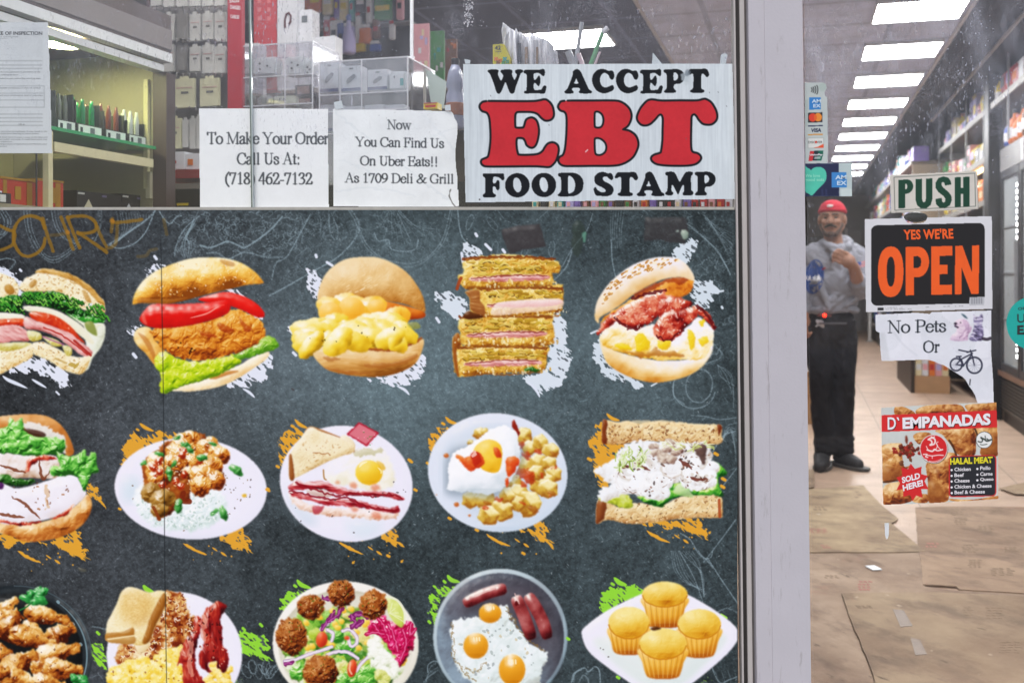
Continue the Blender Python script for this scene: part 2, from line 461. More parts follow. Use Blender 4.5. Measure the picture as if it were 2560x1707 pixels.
    for k in range(5):
        chalk([(935+k*14,-10),(960+k*22,150),(1050+k*18,250),(1190,300+k*8)],1.7,.42,1,6)
        chalk([(1010+k*26,-10),(1110+k*16,90),(1190,180+k*14),(1210,370)],1.7,.42,1,6)
    chalk([(1200,410),(1120,200),(1000,-10)],2.4,.45,2)
    chalk([(1240,50),(1370,250),(1500,440)],2.6,.45,2);chalk([(1160,-10),(1220,50),(1270,40),(1280,-10)],2.2,.4,2)
    chalk([(1320,500),(1400,470),(1500,510)],2.2,.4,1);chalk([(1280,970),(1340,1090),(1420,1070),(1500,1040)],2.4,.42,2)
    for k in range(4):chalk([(1300+k*55,990),(1330+k*50,1060),(1350+k*40,1110)],1.6,.36,1)
    chalk([(110,1090),(130,1010),(200,970),(240,1000),(290,960),(330,990),(340,1090)],2.4,.5,2,6)
    chalk([(160,1090),(200,1030),(230,1060),(240,1100)],2,.45,2,6)
    cv.tf=(650,1380,.3444)
    for dy in (0,26,60):
        chalk([(1190+dy*.3,940),(1230,900-dy),(1290,860-dy)],2.2,.42,1,3)
    chalk([(1220,870),(1220,820),(1260,790),(1290,790)],2.4,.45,2);chalk([(2260,940),(2280,880),(2330,850)],2.4,.42,2)
    for k in range(5):
        e=ell(20+k*22,850+(k % 2)*22,16,46,18*(k-2));chalk(list(map(tuple,e)),2,.45,1)
    cv.tf=(0,1380,.2891)
    for k in range(5):
        e=ell(2130+k*55,1030-(k % 2)*40,32,62,15*(k-2));chalk(list(map(tuple,e)),2.2,.45,1)
    chalk([(790,640),(850,650),(915,665)],3,.35,2);chalk([(800,1080),(860,1060),(900,1120)],3,.25,1)
    cv.tf=(0,0,1)
    # dust flecks
    rg2=random.Random(9)
    for k in range(900):
        x=rg2.uniform(0,1840);y=rg2.uniform(530,1707)
        cv.line([(x,y),(x+rg2.uniform(-4,4),y+rg2.uniform(-4,4))],rg2.uniform(1.2,2.4),'#aab8be',rg2.uniform(.25,.7),smooth=False)
    for (x,y,s) in ((730,972,5),(1130,1110,4)):
        cv.line([(x,y),(x+4,y+3)],s,'#3a3436',.6,smooth=False)
    # ------------------------------------------------------------------ helpers
    WHITE=['#e4e9f6'];ORG=['#e3a535'];GRN=['#93d93c']
    def splash(polys,cols,ang=.7,thr=.66,rough=9):
        for k,p in enumerate(polys):
            if k:cv.part('paint_splash',cv.ids[cv.cur][1])
            cv.shape(p,cols,rough=rough,rs=17,smooth=True,holes=(7,thr-.03,ang),soft=.5);Q=cv.to(p);cv.spots(p,12,(1.2,2.8),['#4e565c'],(1.5,4),.9,own=False,ang=40,clip=(cv.cur,))
    def flick(col,x,y,s=1.0):    # the stock brush mark's loose strokes
        cv.line([(x,y),(x+12*s,y+8*s),(x+34*s,y+20*s),(x+58*s,y+30*s)],8*s,col,own=True,taper=True,rough=1.5)
        cv.line([(x+70*s,y+10*s),(x+84*s,y+20*s)],4*s,col,own=True,taper=True)
        cv.line([(x+92*s,y+22*s),(x+106*s,y+32*s)],6*s,col,own=True,taper=True)
        for k in range(7):
            cv.line([(x+rg.uniform(20,150)*s,y+rg.uniform(-5,50)*s)]*2,rg.uniform(2,5)*s,col,own=True,smooth=False)
    def toflick(col,zx,zy,s=1.0):
        t=cv.tf;p=cv.to([(zx,zy)])[0];cv.tf=(0,0,1);flick(col,p[0],p[1],s);cv.tf=t
    def brush(col,x0,y0,x1,y1,n=26,w=7,sd=1):       # dry brush edge:many torn short strokes
        r2=random.Random(sd);t=cv.tf;a=cv.to([(x0,y0),(x1,y1)]);cv.tf=(0,0,1)
        for k in range(n):
            u=r2.random();p=a[0]+(a[1]-a[0])*u
            l=r2.uniform(8,34);an=r2.uniform(.5,1.0)
            cv.line([(p[0],p[1]),(p[0]+l*math.cos(an),p[1]+l*math.sin(an))],r2.uniform(2,w),col,own=True,taper=True,rough=2,smooth=False)
        cv.tf=t
    arrow=lambda x,y,dx,dy,c:(cv.line([(x,y),(x+dx,y+dy)],3,c,own=True,smooth=False),
                                     cv.line([(x+dx*.55-dy*.3,y+dy*.55+dx*.3),(x+dx,y+dy),(x+dx*.55+dy*.3,y+dy*.55-dx*.3)],3,c,own=True,smooth=False))
    BREAD=['#b0702c','#d9a95a','#efd9a0','#f6ecc8','#faf4dc']
    def crumb(p,n=60,cols=BREAD,hole=('#c99a52','#e0bd80','#b98440'),sz=(1.5,4),**k):
        cv.shape(p,cols,r=9,bump=((5,4),(14,5)),alb=((9,.3),(30,.2)),base=.7,rough=1.5,**k)
        cv.spots(p,int(n*1.2),(sz[0]*.6,sz[1]*.62),[(h,) for h in hole],(1,2.4),.55,clip=(cv.cur,))
    def ham(p,n=16,sd=1):
        cv.shape(p,['#a8443c','#d98a86','#eebcb8','#f6dcd6'],r=7,bump=((6,4),),alb=((5,.5),(16,.3)),stretch=(.45,3.5),rough=1.5)
    def leaf(p,cols=('#154d12','#2f8a22','#62b934','#a6e05c'),bump=((10,16),(5,6)),**k):
        cv.shape(p,list(cols),r=8,bump=bump,alb=((14,.35),),rough=3,rs=10,gain=.75,base=.47,spec=.35,**k)
    def blobs(pts,sz,cols,n,seed,L=(-.4,-.75),bump=((7,5),),alb=((8,.3),),asp=(1,1.4),rough=1.5,rr=.6,gain=.6,base=.5,**k):
        r2=random.Random(seed)
        P=spline(np.array(pts,float));x0,y0=P.min(0);x1,y1=P.max(0);c=[]
        while len(c) < n:
            x=r2.uniform(x0,x1);y=r2.uniform(y0,y1)
            if inside(np.array([x]),np.array([y]),P)[0]:c.append((y,x))
        for y,x in sorted(c):
            z=r2.uniform(*sz)
            cv.shape(ell(x,y,z*r2.uniform(*asp),z,r2.uniform(-50,50),9),cols,r=z*cv.tf[2]*rr,bump=bump,alb=alb,L=L,rough=rough,gain=gain,base=base,**k)
    #============================================================row 1,dish 1
    cv.tf=(0,500,.3316)
    d=cv.part('paint_splash','cold_cut_sandwich_print')
    splash([[(-30,500),(60,520),(150,580),(220,640),(160,740),(-30,700)],[(60,1270),(250,1180),(420,1230),(520,1290),(540,1390),(470,1400),(300,1320)]],WHITE)
    cv.line([(20,1325),(60,1355),(130,1385),(205,1418)],9,'#dfe6f4',own=True,taper=True)
    cv.line([(240,1350),(290,1380),(350,1415)],7,'#dfe6f4',own=True,taper=True)
    cv.line([(0,512),(60,530)],5,'#dfe6f4',own=True);cv.line([(425,1445),(445,1465)],5,'#dfe6f4',own=True);cv.line([(150,525),(160,535)],6,'#dfe6f4',own=True)
    cv.part('cold_cut_sandwich_print',None)
    cv.shape([(640,930),(780,930),(792,1020),(760,1110),(700,1190),(660,1280),(600,1260),(650,1130)],['#8a8b62','#c9cdb0','#e6ead8','#f2f4ea'],r=14,bump=((14,8),),base=.75)
    crumb([(-30,1130),(120,1110),(240,1080),(242,1180),(120,1250),(-30,1315)],30)
    crumb([(245,1080),(330,1070),(430,1120),(540,1175),(620,1180),(690,1150),(660,1255),(612,1312),(500,1290),(380,1220),(300,1180),(250,1160)],40)
    cv.line([(420,1195),(500,1230)],5,'#c8a55c',.7);cv.spots([(540,1220),(610,1240),(600,1280),(550,1260)],2,(4,6),[('#c2a246',)],(1.5,2.5),.9)
    crumb([(-30,565),(60,570),(112,600),(142,650),(122,730),(60,748),(-30,742)],20)
    cv.shape([(35,650),(70,635),(105,665),(110,700),(70,712),(40,690)],['#8a5418','#b9812f','#dcb262'],r=6,bump=((5,4),))
    crumb([(148,660),(190,592),(262,560),(280,530),(340,520),(440,540),(560,580),(680,660),(750,740),(782,762),(786,850),(700,850),(620,822),(540,775),(480,715),(400,692),(330,692),(250,692),(190,692)],110)
    cv.shape([(262,548),(300,524),(345,516),(445,533),(570,574),(690,655),(758,735),(784,770),(786,800),(740,770),(660,690),(550,612),(430,570),(330,552)],['#8f5a1c','#b9812f','#d9aa58','#e8c887'],r=9,bump=((5,3),),alb=((7,.5),(4,.3)),stretch=(.6,2.5),rough=1.5)
    for q in ([(220,640),(250,600),(280,610),(270,640),(235,665)],[(620,685),(650,690),(690,770),(650,760)],[(440,670),(470,680),(465,700)]):
        cv.shape(q,['#a8742c','#c99a50','#e2c184'],r=6,bump=((5,4),))
    cv.part('lettuce','cold_cut_sandwich_print')
    leaf([(170,695),(300,698),(430,690),(500,722),(570,800),(660,850),(775,870),(778,918),(720,925),(600,910),(520,862),(430,822),(330,812),(220,790),(170,750)],('#061f06','#0f4d10','#227a1d','#5db63a'),((9,20),(4,7)))
    leaf([(500,850),(600,880),(700,880),(785,895),(770,922),(700,930),(600,915)],('#1d6d18','#37a02b','#63c444'))
    leaf([(-30,745),(130,722),(172,780),(150,850),(60,842),(-30,835)],('#061f06','#0f4d10','#227a1d','#5db63a'),((9,20),(4,7)))
    r2=random.Random(12)
    for k in range(64):
        t=r2.random();x=175+600*t if k < 46 else r2.uniform(-20,160);y=(745+150*max(0,t-.35)+r2.uniform(-42,42)) if k < 46 else r2.uniform(740,835)
        z=r2.uniform(9,24);q=[(x+j*z,y+(z*.9 if j % 2 else -z*.5)*r2.uniform(.5,1.2)+j*6*t) for j in range(4)]
        cv.line([(u,v+6) for u,v in q],5,'#04180a',.75,own=False);cv.line(q,r2.uniform(2.5,5),r2.choice(['#3f9a2c','#74c440','#2a7a1e','#9ad860','#56ac34']),.9)
    cv.part('cheese_slice','cold_cut_sandwich_print')
    cv.shape([(178,800),(300,802),(420,830),(520,880),(620,950),(700,1050),(690,1085),(560,990),(430,905),(300,855),(200,835)],['#cfc99a','#e9e6c8','#f6f4e4'],r=6,bump=((20,4),),base=.7)
    cv.shape([(520,860),(640,960),(730,1030),(735,960),(780,940),(640,925)],['#b9bb84','#dfe0bc','#f3f3e2'],r=8,base=.7)
    cv.shape([(640,925),(700,920),(730,1020),(660,985)],['#7d8a3c','#9fab58'],r=6)
    cv.shape([(-30,850),(165,862),(165,902),(-30,898)],['#d8d3ac','#efecd6','#f8f6ea'],r=6,base=.7)
    cv.part('tomato_slice','cold_cut_sandwich_print')
    for q in ([(228,842),(330,850),(430,880),(530,950),(600,1030),(640,1080),(560,1040),(430,970),(310,930),(235,892)],[(-30,905),(100,895),(186,900),(190,950),(-30,952)]):
        cv.shape(q,['#8d1408','#c42712','#e2491c','#ef7a35'],r=6,spec=.5,bump=((14,7),),alb=((20,.4),))
    cv.part('ham','cold_cut_sandwich_print')
    ham([(188,880),(300,920),(420,960),(520,1000),(600,1060),(688,1130),(685,1172),(620,1172),(540,1115),(430,1035),(310,985),(192,968)])
    cv.line([(330,960),(450,1010),(560,1085),(660,1165)],4,'#b8241a',.8,rough=1);cv.line([(560,1060),(640,1130),(684,1170)],6,'#a81a12',.8)
    ham([(-30,965),(120,945),(210,990),(222,1062),(120,1062),(-30,1080)])
    cv.part('pickle','cold_cut_sandwich_print')
    for q in ([(205,985),(300,1000),(310,1050),(230,1062)],[(-30,1085),(180,1070),(225,1092),(100,1135),(-30,1130)],[(320,1030),(420,1050),(470,1095),(400,1100)],[(470,1095),(535,1110),(540,1165),(500,1170)]):
        cv.shape(q,['#a58a1e','#cfc05a','#e6e0a4','#f2f0d2'],r=7,bump=((9,5),),alb=((12,.4),))
    cv.line([(325,1030),(400,1060),(480,1090)],4,'#b7639a',.7)
    #============================================================row 1,dish 2
    cv.part('paint_splash','crispy_chicken_sandwich_print')
    splash([[(1065,480),(1110,500),(1230,480),(1260,520),(1120,590),(1075,560)],[(930,960),(980,930),(1080,950),(1080,1040),(990,1030),(960,1000)],[(1700,680),(1800,680),(1880,760),(2000,860),(1995,970),(1900,900)],[(1700,1360),(1850,1250),(2020,1150),(2060,1140),(2040,1260),(2000,1370),(1880,1420),(1740,1420)]],WHITE)
    cv.line([(1830,1420),(1880,1450),(1920,1488)],7,'#dfe6f4',own=True,taper=True)
    cv.line([(1165,425),(1180,445)],7,'#dfe6f4',own=True);cv.line([(1005,1160),(1025,1185)],8,'#dfe6f4',own=True)
    arrow(675,796,15,-14,'#d8e0ec')
    cv.part('crispy_chicken_sandwich_print',None)
    BUN=['#7d3c0c','#b96a1c','#dd9a38','#f0bf62','#f8dc98','#fdf0cc']
    cv.shape([(1290,1432),(1420,1385),(1560,1345),(1650,1285),(1800,1245),(1900,1185),(2022,1142),(2012,1195),(1900,1275),(1780,1352),(1650,1407),(1480,1438),(1380,1442)],['#c88438','#eec98a','#f8e8c2','#fdf5e0'],r=12,bump=((6,2),),alb=((30,.4),),base=.7)
    cv.shape([(1580,1340),(1690,1290),(1800,1290),(1700,1325),(1620,1350)],['#b05a12','#d98f34'],r=5,alpha=.8)
    cv.shape([(1008,1030),(1040,968),(1130,962),(1172,1060),(1240,1130),(1230,1210),(1170,1245),(1100,1160),(1030,1090)],BUN,r=14,bump=((16,4),),alb=((25,.3),),base=.62)
    cv.shape([(1040,1000),(1110,1040),(1160,1130),(1180,1230),(1120,1130),(1080,1060)],['#9a4a10','#d07a28'],r=6,alpha=.6)
    cv.shape([(1000,782),(1010,720),(1060,630),(1150,550),(1280,490),(1420,445),(1560,432),(1700,440),(1820,475),(1920,540),(1982,610),(1975,630),(1860,640),(1750,667),(1600,700),(1450,742),(1330,772),(1250,784),(1150,772),(1060,775),(1010,787)],['#8a4208','#c4731a','#e5a032','#f4c050','#fadf8c','#fef4cf'],r=24,bump=((5,1.6),(40,8)),alb=((52,.8),(10,.15)),base=.62,gain=.8,grad=(0,-.4,.2))
    cv.spots([(1150,560),(1500,450),(1850,500),(1900,600),(1500,700),(1150,740)],90,(1,2.4),[('#fbe9bb',),('#fdf3d8',),('#f0c468',)],(1,2),.6,clip=(cv.cur,))
    cv.shape([(1660,450),(1760,470),(1760,500),(1690,490)],['#b0661c','#c9802c'],r=5,alpha=.55);cv.shape([(1050,740),(1250,750),(1420,735),(1240,782),(1060,776)],['#a35a14','#c88030'],r=5,alpha=.55)
    cv.part('chicken_patty','crispy_chicken_sandwich_print')
    cv.shape([(1128,985),(1250,958),(1420,940),(1600,905),(1700,855),(1790,828),(1900,865),(1970,930),(2006,1000),(1982,1060),(1900,1112),(1800,1155),(1650,1195),(1480,1212),(1330,1182),(1230,1122),(1160,1040)],['#6e2606','#a5480c','#cf7418','#e6982e','#f2b850','#f9d98a'],r=16,bump=((30,20),(12,13),(5,5)),alb=((40,.3),(10,.2)),rough=4,gain=.55,base=.52)
    for q in ([(1480,980),(1570,1000),(1640,1030),(1560,1035)],[(1640,930),(1740,960),(1760,1000),(1680,990)],[(1800,880),(1850,930),(1900,980),(1840,980)]):
        cv.shape(q,['#8a2206','#b2400c','#cf6a18'],r=6,bump=((7,6),),rough=3,alpha=.85)
    cv.spots([(1340,1080),(1420,1080),(1500,1170),(1360,1130)],7,(1.6,3.2),[('#3c1c08',)],(1,1.6),.9)
    cv.part('tomato_slice','crispy_chicken_sandwich_print')
    cv.shape([(1500,742),(1690,693),(1820,720),(1920,770),(1988,840),(1988,882),(1930,880),(1830,832),(1720,795),(1560,772)],['#8d0a06','#cc0d0a','#ec1a12','#f5453a'],r=9,bump=((40,6),),base=.6,spec=.4)
    cv.shape([(1053,890),(1090,830),(1150,785),(1300,785),(1450,780),(1600,770),(1722,758),(1728,840),(1640,890),(1500,930),(1350,957),(1200,967),(1110,950),(1065,920)],['#8d0a06','#c60d0a','#e81610','#f5403a'],r=14,bump=((40,6),),base=.6,spec=.5)
    cv.line([(1090,850),(1300,845),(1500,830),(1690,790)],3,'#ff6a5a',.5);cv.line([(1430,890),(1560,855),(1650,800)],4,'#ffb0a0',.75,taper=True)
    cv.shape([(1065,870),(1085,850),(1100,900),(1110,940),(1080,925)],['#e96a58','#f59a8a'],r=4,alpha=.6)
    cv.part('lettuce','crispy_chicken_sandwich_print')
    LET=('#5f8a06','#9fc40e','#c8dd1c','#e0ea52','#f0f29a')
    leaf([(1170,1190),(1240,1140),(1330,1190),(1480,1215),(1650,1190),(1760,1170),(1820,1220),(1700,1290),(1560,1352),(1420,1385),(1300,1432),(1222,1456),(1205,1400),(1215,1330),(1172,1260)],LET,((22,14),(8,5)))
    leaf([(1760,1170),(1900,1105),(1990,1040),(2040,1022),(2085,1060),(2102,1110),(2000,1150),(1880,1190),(1810,1200)],('#4c8a12','#74b32a','#a0cf46','#c9e47e'),((16,12),(6,5)))
    #============================================================row 1,dish 3
    cv.tf=(680,500,.3316)
    cv.part('paint_splash','egg_and_cheese_bun_print')
    splash([[(240,490),(300,530),(400,620),(420,720),(350,790),(290,700),(250,590)],[(95,960),(170,935),(290,930),(260,1070),(160,1040)],[(700,1330),(900,1290),(1080,1190),(1160,1120),(1175,1230),(1120,1370),(960,1400),(820,1380)]],WHITE)
    for q in ([(415,470),(455,495)],[(940,1400),(1000,1430),(1035,1468)],[(330,415),(335,430)],[(160,1150),(180,1170)],[(1240,890),(1260,920)]):cv.line(q,7,'#dfe6f4',own=True,taper=len(q) > 2)
    arrow(1070,788,10,-14,'#dfe6f4');arrow(683,790,7,-8,'#dfe6f4')
    cv.part('egg_and_cheese_bun_print',None)
    cv.shape([(300,1132),(400,1098),(560,1105),(700,1120),(900,1130),(1050,1080),(1142,1048),(1130,1140),(1080,1232),(980,1292),(850,1327),(700,1332),(540,1312),(420,1280),(340,1212)],['#8a4a10','#bb7a2c','#dba558','#ecc585','#f3dcae'],r=20,bump=((5,2),(30,6)),alb=((36,.4),),stretch=(.05,4),base=.6,grad=(0,-1,.25))
    for q in ([(380,1180),(520,1195),(440,1215)],[(700,1240),(900,1225),(1050,1180),(1100,1150),(1080,1200),(950,1250),(780,1270)],[(400,1260),(600,1290),(760,1300),(600,1315),(460,1290)]):
        cv.shape(q,['#9a4e14','#b96a26'],r=5,rough=3,alpha=.6)
    cv.shape([(390,1092),(540,1090),(720,1105),(900,1110),(1060,1060),(1130,1040),(1080,1080),(900,1140),(700,1130),(520,1115)],['#5e1f08','#a34c14','#cf7a26'],r=6,bump=((8,5),),rough=2)
    cv.shape([(343,775),(350,690),(390,580),(460,500),(560,445),(680,430),(800,435),(920,480),(1030,560),(1110,670),(1147,760),(1153,845),(1100,825),(1000,785),(880,765),(760,750),(640,742),(520,737),(430,748),(370,780)],['#a45c18','#c98a3a','#dfb068','#edc98a','#f4dbab'],r=26,bump=((5,1.4),(50,8)),alb=((50,.3),(8,.1)),base=.58,gain=.6,grad=(.5,1,-.3))
    cv.spots([(520,600),(700,560),(800,660),(600,700)],26,(1,2.6),[('#f7e4ba',),('#f3d8a4',)],(2,5),.5,ang=-30)
    cv.part('cheese_sauce','egg_and_cheese_bun_print')
    cv.shape([(355,775),(520,735),(760,745),(960,785),(1140,840),(1135,890),(960,900),(700,880),(480,820)],['#7a1c04','#b84408','#de741a','#f09a34'],r=10,bump=((30,10),))
    blobs([(430,800),(560,780),(720,800),(860,850),(980,890),(800,930),(560,900)],(55,95),['#d07808','#f2ac22','#f8c840','#fcdd78','#fff3c4'],9,4,bump=((40,10),),alb=((50,.6),),rr=.7,spec=.4,rough=2,asp=(1.2,2.0))
    for (x,y,z) in ((600,815,85),(790,810,60),(440,850,80)):
        cv.shape(ell(x,y,z*1.15,z,10,12),['#d8860e','#f4b02a','#fac850','#ffe6a4'],r=z*.22,base=.6)
    cv.part('scrambled_egg','egg_and_cheese_bun_print')
    EGG=['#a87a06','#e0b018','#f2d032','#f8e062','#fcee9e','#fffbe0']
    blobs([(250,1000),(350,920),(500,960),(700,930),(900,920),(1100,890),(1180,980),(1060,1030),(880,1040),(640,1070),(400,1070),(260,1110)],(48,90),EGG,30,12,bump=((34,10),),alb=((40,.5),),rr=.5,rough=3,spec=.38,gain=.65,asp=(1.2,2.2))
    cv.shape([(880,1040),(930,1040),(915,1120),(895,1135),(878,1100)],EGG,r=8)
    cv.spots([(260,1000),(600,940),(1150,920),(1150,1000),(600,1060),(300,1080)],12,(1,2),[('#6b5212',),('#4a3a10',)],(1,1.6),.8)
    cv.shape([(1020,930),(1090,920),(1120,960),(1060,975)],['#9a9a2a','#b9b44c'],r=5,alpha=.6)
    #============================================================row 1,dish 4
    cv.part('paint_splash','toasted_sandwich_stack_print')
    splash([[(1425,310),(1480,300),(1570,370),(1580,440),(1440,470)],[(1215,680),(1300,680),(1420,740),(1510,800),(1500,900),(1400,930),(1290,830)],[(2090,860),(2180,830),(2230,1000),(2250,1180),(2250,1330),(2160,1420),(2040,1440),(1880,1350),(1800,1290),(2060,1270)]],['#dae4ee'])
    for q in ([(1930,1370),(1990,1430),(2020,1488)],[(1610,335),(1650,375)],[(1740,375),(1755,395)],[(1535,255),(1545,272)],[(1430,400),(1440,470)]):cv.line(q,7,'#dfe6f4',own=True,taper=len(q) > 2)
    arrow(1422,820,16,-12,'#dfe6f4')
    stk=cv.part('toasted_sandwich_stack_print',None)
    TO=['#6a2c06','#b06c14','#dca63a','#efcf6a','#f6e8a4']
    def toastie(o,y0,y1,x0,x1,hy,sd):
        cv.shape(o,TO,r=9,bump=((6,5),(16,7)),alb=((9,.4),(26,.4)),rough=2.5,base=.6)
        r2=random.Random(sd)
        for k in range(46):        # strings of melted cheese with dark gaps
            x=r2.uniform(x0+30,x1-60);y=r2.uniform(y0+26,hy-16);l=r2.uniform(24,80);dy=r2.uniform(-14,14)
            q=[(x,y),(x+l*.5,y+dy),(x+l,y+dy*.3)]
            cv.line([(a,b+6) for a,b in q],r2.uniform(3,6),r2.choice(['#6a3f08','#8a5a10','#4e2c06','#a0741a']),.75,rough=2)
            cv.line(q,r2.uniform(4,8),r2.choice(['#d9b83c','#c9a02c','#e6cc62','#b58a20','#d2a83a']),.85,rough=2)
            if k % 3==0:cv.line([(a,b-2) for a,b in q],2,'#f3e59a',.7)
        cv.line([(x0,y0+16),((x0+x1)/2,y0+2),(x1-10,y0+16)],7,'#7c340c',.85,rough=3)
        cv.line([(x0+20,y0+26),((x0+x1)/2,y0+12),(x1-20,y0+26)],4,'#c8842a',.6,rough=3,dry=.3)
        ham([(x0+70,hy),((x0+x1)/2,hy-22),(x1-70,hy-18),(x1-80,hy+16),((x0+x1)/2,hy+30),(x0+80,hy+26)])
        cv.line([(x0+60,hy+8),((x0+x1)/2,hy-16),(x1-70,hy-14)],3,'#8e2f22',.8,rough=2)
        cv.line([(x0+70,hy+22),((x0+x1)/2,hy+12),(x1-90,hy+8)],2.4,'#b9605a',.7,rough=2)
        cv.line([(x0+40,y1-4),((x0+x1)/2,y1+2),(x1-40,y1-10)],5,'#96551a',.7,rough=3)
        cv.spots([(x0+20,hy+30),(x1-30,hy+20),(x1-30,y1-10),(x0+20,y1-10)],60,(1.6,3.4),[('#f8efbc',),('#dcb450',),('#fbf4d0',),('#c08a2c',)],(1,2.2),.6,ang=80)
    toastie([(1365,1040),(1410,1003),(1430,1090),(1700,1103),(2065,1098),(2070,1180),(2060,1270),(2000,1290),(1800,1300),(1600,1310),(1420,1332),(1385,1290),(1365,1180)],1100,1310,1400,2080,1225,31)
    cv.shape([(1365,1040),(1408,1005),(1425,1090),(1395,1120),(1395,1200),(1410,1328),(1385,1290),(1365,1180)],['#5a2006','#9a4e14','#c07a2a'],r=6)
    toastie([(1405,910),(1440,880),(1500,840),(1650,880),(1900,858),(2107,850),(2112,930),(2127,1040),(2110,1092),(1900,1107),(1700,1102),(1500,1107),(1420,1082),(1415,1000)],868,1100,1420,2120,1010,32)
    cv.shape([(1440,875),(1480,838),(1560,850),(1590,885),(1480,900)],['#3a1604','#6e340c'],r=5)
    toastie([(1460,690),(1560,670),(1700,660),(2000,645),(2180,635),(2193,660),(2187,830),(2100,852),(1900,872),(1700,880),(1640,902),(1600,870),(1500,830),(1490,740)],655,880,1570,2200,785,33)
    cv.shape([(1700,780),(1900,752),(2170,745),(2165,820),(1900,850),(1660,868)],['#e0b8a0','#f3dcc8','#fbf0e2'],r=8,bump=((10,3),),base=.7,alpha=.8)
    cv.shape([(1700,775),(1900,760),(2170,752),(2150,790),(1900,805),(1720,800)],['#dc9c98','#f0c6c2','#f8e2de'],r=6,bump=((8,3),),base=.65)
    cv.shape([(1460,690),(1560,680),(1570,760),(1600,800),(1600,870),(1500,830),(1490,740)],['#6a2c08','#a3602a','#cf9448'],r=5,bump=((6,7),),stretch=(.1,5))
    toastie([(1438,480),(1480,440),(1640,420),(1780,408),(2000,430),(2150,460),(2168,480),(2165,545),(2112,552),(2117,632),(1950,650),(1750,657),(1600,667),(1480,677),(1430,650),(1400,600),(1410,565),(1445,550)],428,660,1440,2140,585,34)
    cv.line([(1395,670),(1410,620),(1425,590)],8,'#a8421a',.9)
    leaf([(1900,1270),(1960,1262),(2020,1275),(2000,1292),(1920,1290)],('#0f3d0c','#2a7a1e','#58a83a'),((5,6),))
    #============================================================row 1,dish 5
    cv.tf=(1350,500,.3317)
    cv.part('paint_splash','bacon_and_egg_bagel_print')
    splash([[(960,420),(1040,350),(1130,290),(1190,255),(1180,330),(1130,450),(1100,500),(1030,470)],[(1130,640),(1200,600),(1280,610),(1370,650),(1330,760),(1240,815),(1150,780)],[(385,1150),(430,1040),(470,960),(560,1120),(620,1240),(800,1370),(770,1430),(690,1425),(580,1350),(490,1330),(430,1260)]],['#d4e0ea'])
    cv.line([(385,1005),(430,985)],5,'#d4e0ea',own=True);cv.line([(840,1400),(880,1378)],4,'#d4e0ea',own=True)
    cv.line([(1300,700),(1380,685)],5,'#d4e0ea',own=True);cv.line([(1370,805),(1375,815)],6,'#d4e0ea',own=True)
    arrow(1571,985,1,24,'#d4e0ea')
    bg=cv.part('bacon_and_egg_bagel_print',None)
    BG=['#c06a12','#e0a040','#efc678','#f6e0b0','#f9efdc','#f4f0f6']
    cv.shape([(455,1055),(560,1130),(720,1178),(900,1208),(1080,1205),(1180,1165),(1292,1070),(1296,1150),(1225,1252),(1120,1322),(980,1362),(850,1374),(700,1342),(560,1272),(490,1200)],BG,r=20,bump=((20,4),),alb=((34,.25),),base=.62,grad=(1.3,-.5,.35))
    cv.shape([(448,925),(520,850),(620,790),(720,720),(830,660),(950,600),(1060,585),(1152,605),(1122,705),(1000,745),(850,750),(720,790),(600,840),(500,900)],['#a63408','#d9781c','#f0a438','#f7c46a'],r=8,bump=((18,7),),alb=((18,.6),(7,.3)),rough=2)
    cv.shape([(700,690),(840,640),(960,590),(1060,575),(1130,585),(1060,640),(960,620),(850,680),(740,740)],['#8a1c06','#b84010'],r=6,bump=((10,5),),rough=4,alpha=.75)
    cv.shape([(413,890),(425,780),(480,680),(560,590),(680,500),(800,450),(920,428),(1030,440),(1110,490),(1162,575),(1152,608),(1060,582),(930,598),(800,655),(700,715),(600,795),(520,845),(452,885),(442,928)],['#b9661a','#dfa24c','#efcf98','#f7e6cc','#f6f0f2'],r=24,bump=((40,6),),alb=((40,.3),),base=.68,grad=(1,-.3,.15))
    cv.spots([(430,800),(560,600),(800,455),(1000,445),(1020,480),(700,580),(500,760)],110,(1.6,2.6),[('#c98a3a',),('#b9772a',),('#fdf0cf',),('#e0ab5c',)],(1.8,2.8),.85,ang=-30,clip=(bg,))
    cv.part('scrambled_egg','bacon_and_egg_bagel_print')
    cv.shape([(455,1010),(570,905),(720,965),(870,940),(940,1055),(1100,965),(1190,885),(1290,955),(1312,1005),(1302,1090),(1235,1190),(1100,1205),(900,1205),(700,1172),(560,1132),(468,1088)],['#d08a14','#f0c044','#fae4a0','#fdf6e4','#f8f6fb'],r=14,bump=((26,14),(10,5)),alb=((20,.3),),rough=2,base=.66,grad=(1,-.4,.35))
    for q in ([(570,1080),(660,1090),(690,1130),(590,1120)],[(730,1010),(790,1020),(830,1100),(740,1150),(720,1080)],[(890,1060),(980,1060),(960,1130),(900,1120)],[(1110,980),(1160,1000),(1165,1090),(1140,1130),(1125,1070)],[(1195,1050),(1250,1020),(1270,1060),(1220,1110)],[(1190,920),(1240,890),(1230,950)]):
        cv.shape(q,['#e0a808','#f2d010','#f7e33c'],r=6,bump=((8,4),),rough=3,alpha=.9)
    cv.shape([(640,1140),(800,1150),(870,1110),(900,1130),(1050,1150),(1090,1180),(1000,1185),(900,1180),(760,1190)],['#9c4a0c','#d08a2a'],r=5,rough=4,alpha=.75)
    cv.part('bacon','bacon_and_egg_bagel_print')
    BAC=['#5a080a','#a01c14','#cc4630','#e88a68','#f7c9aa']
    def bacon(p,ang=.0,**k):
        cv.shape(p,BAC,r=8,bump=((16,9),(5,3)),alb=((26,1.0),(7,.3)),stretch=(ang+1.5,1.4),rough=3,gain=.6,base=.5,spec=.55,**k)
    bacon([(430,985),(520,870),(560,850),(590,890),(540,940),(450,1005)],-.8)
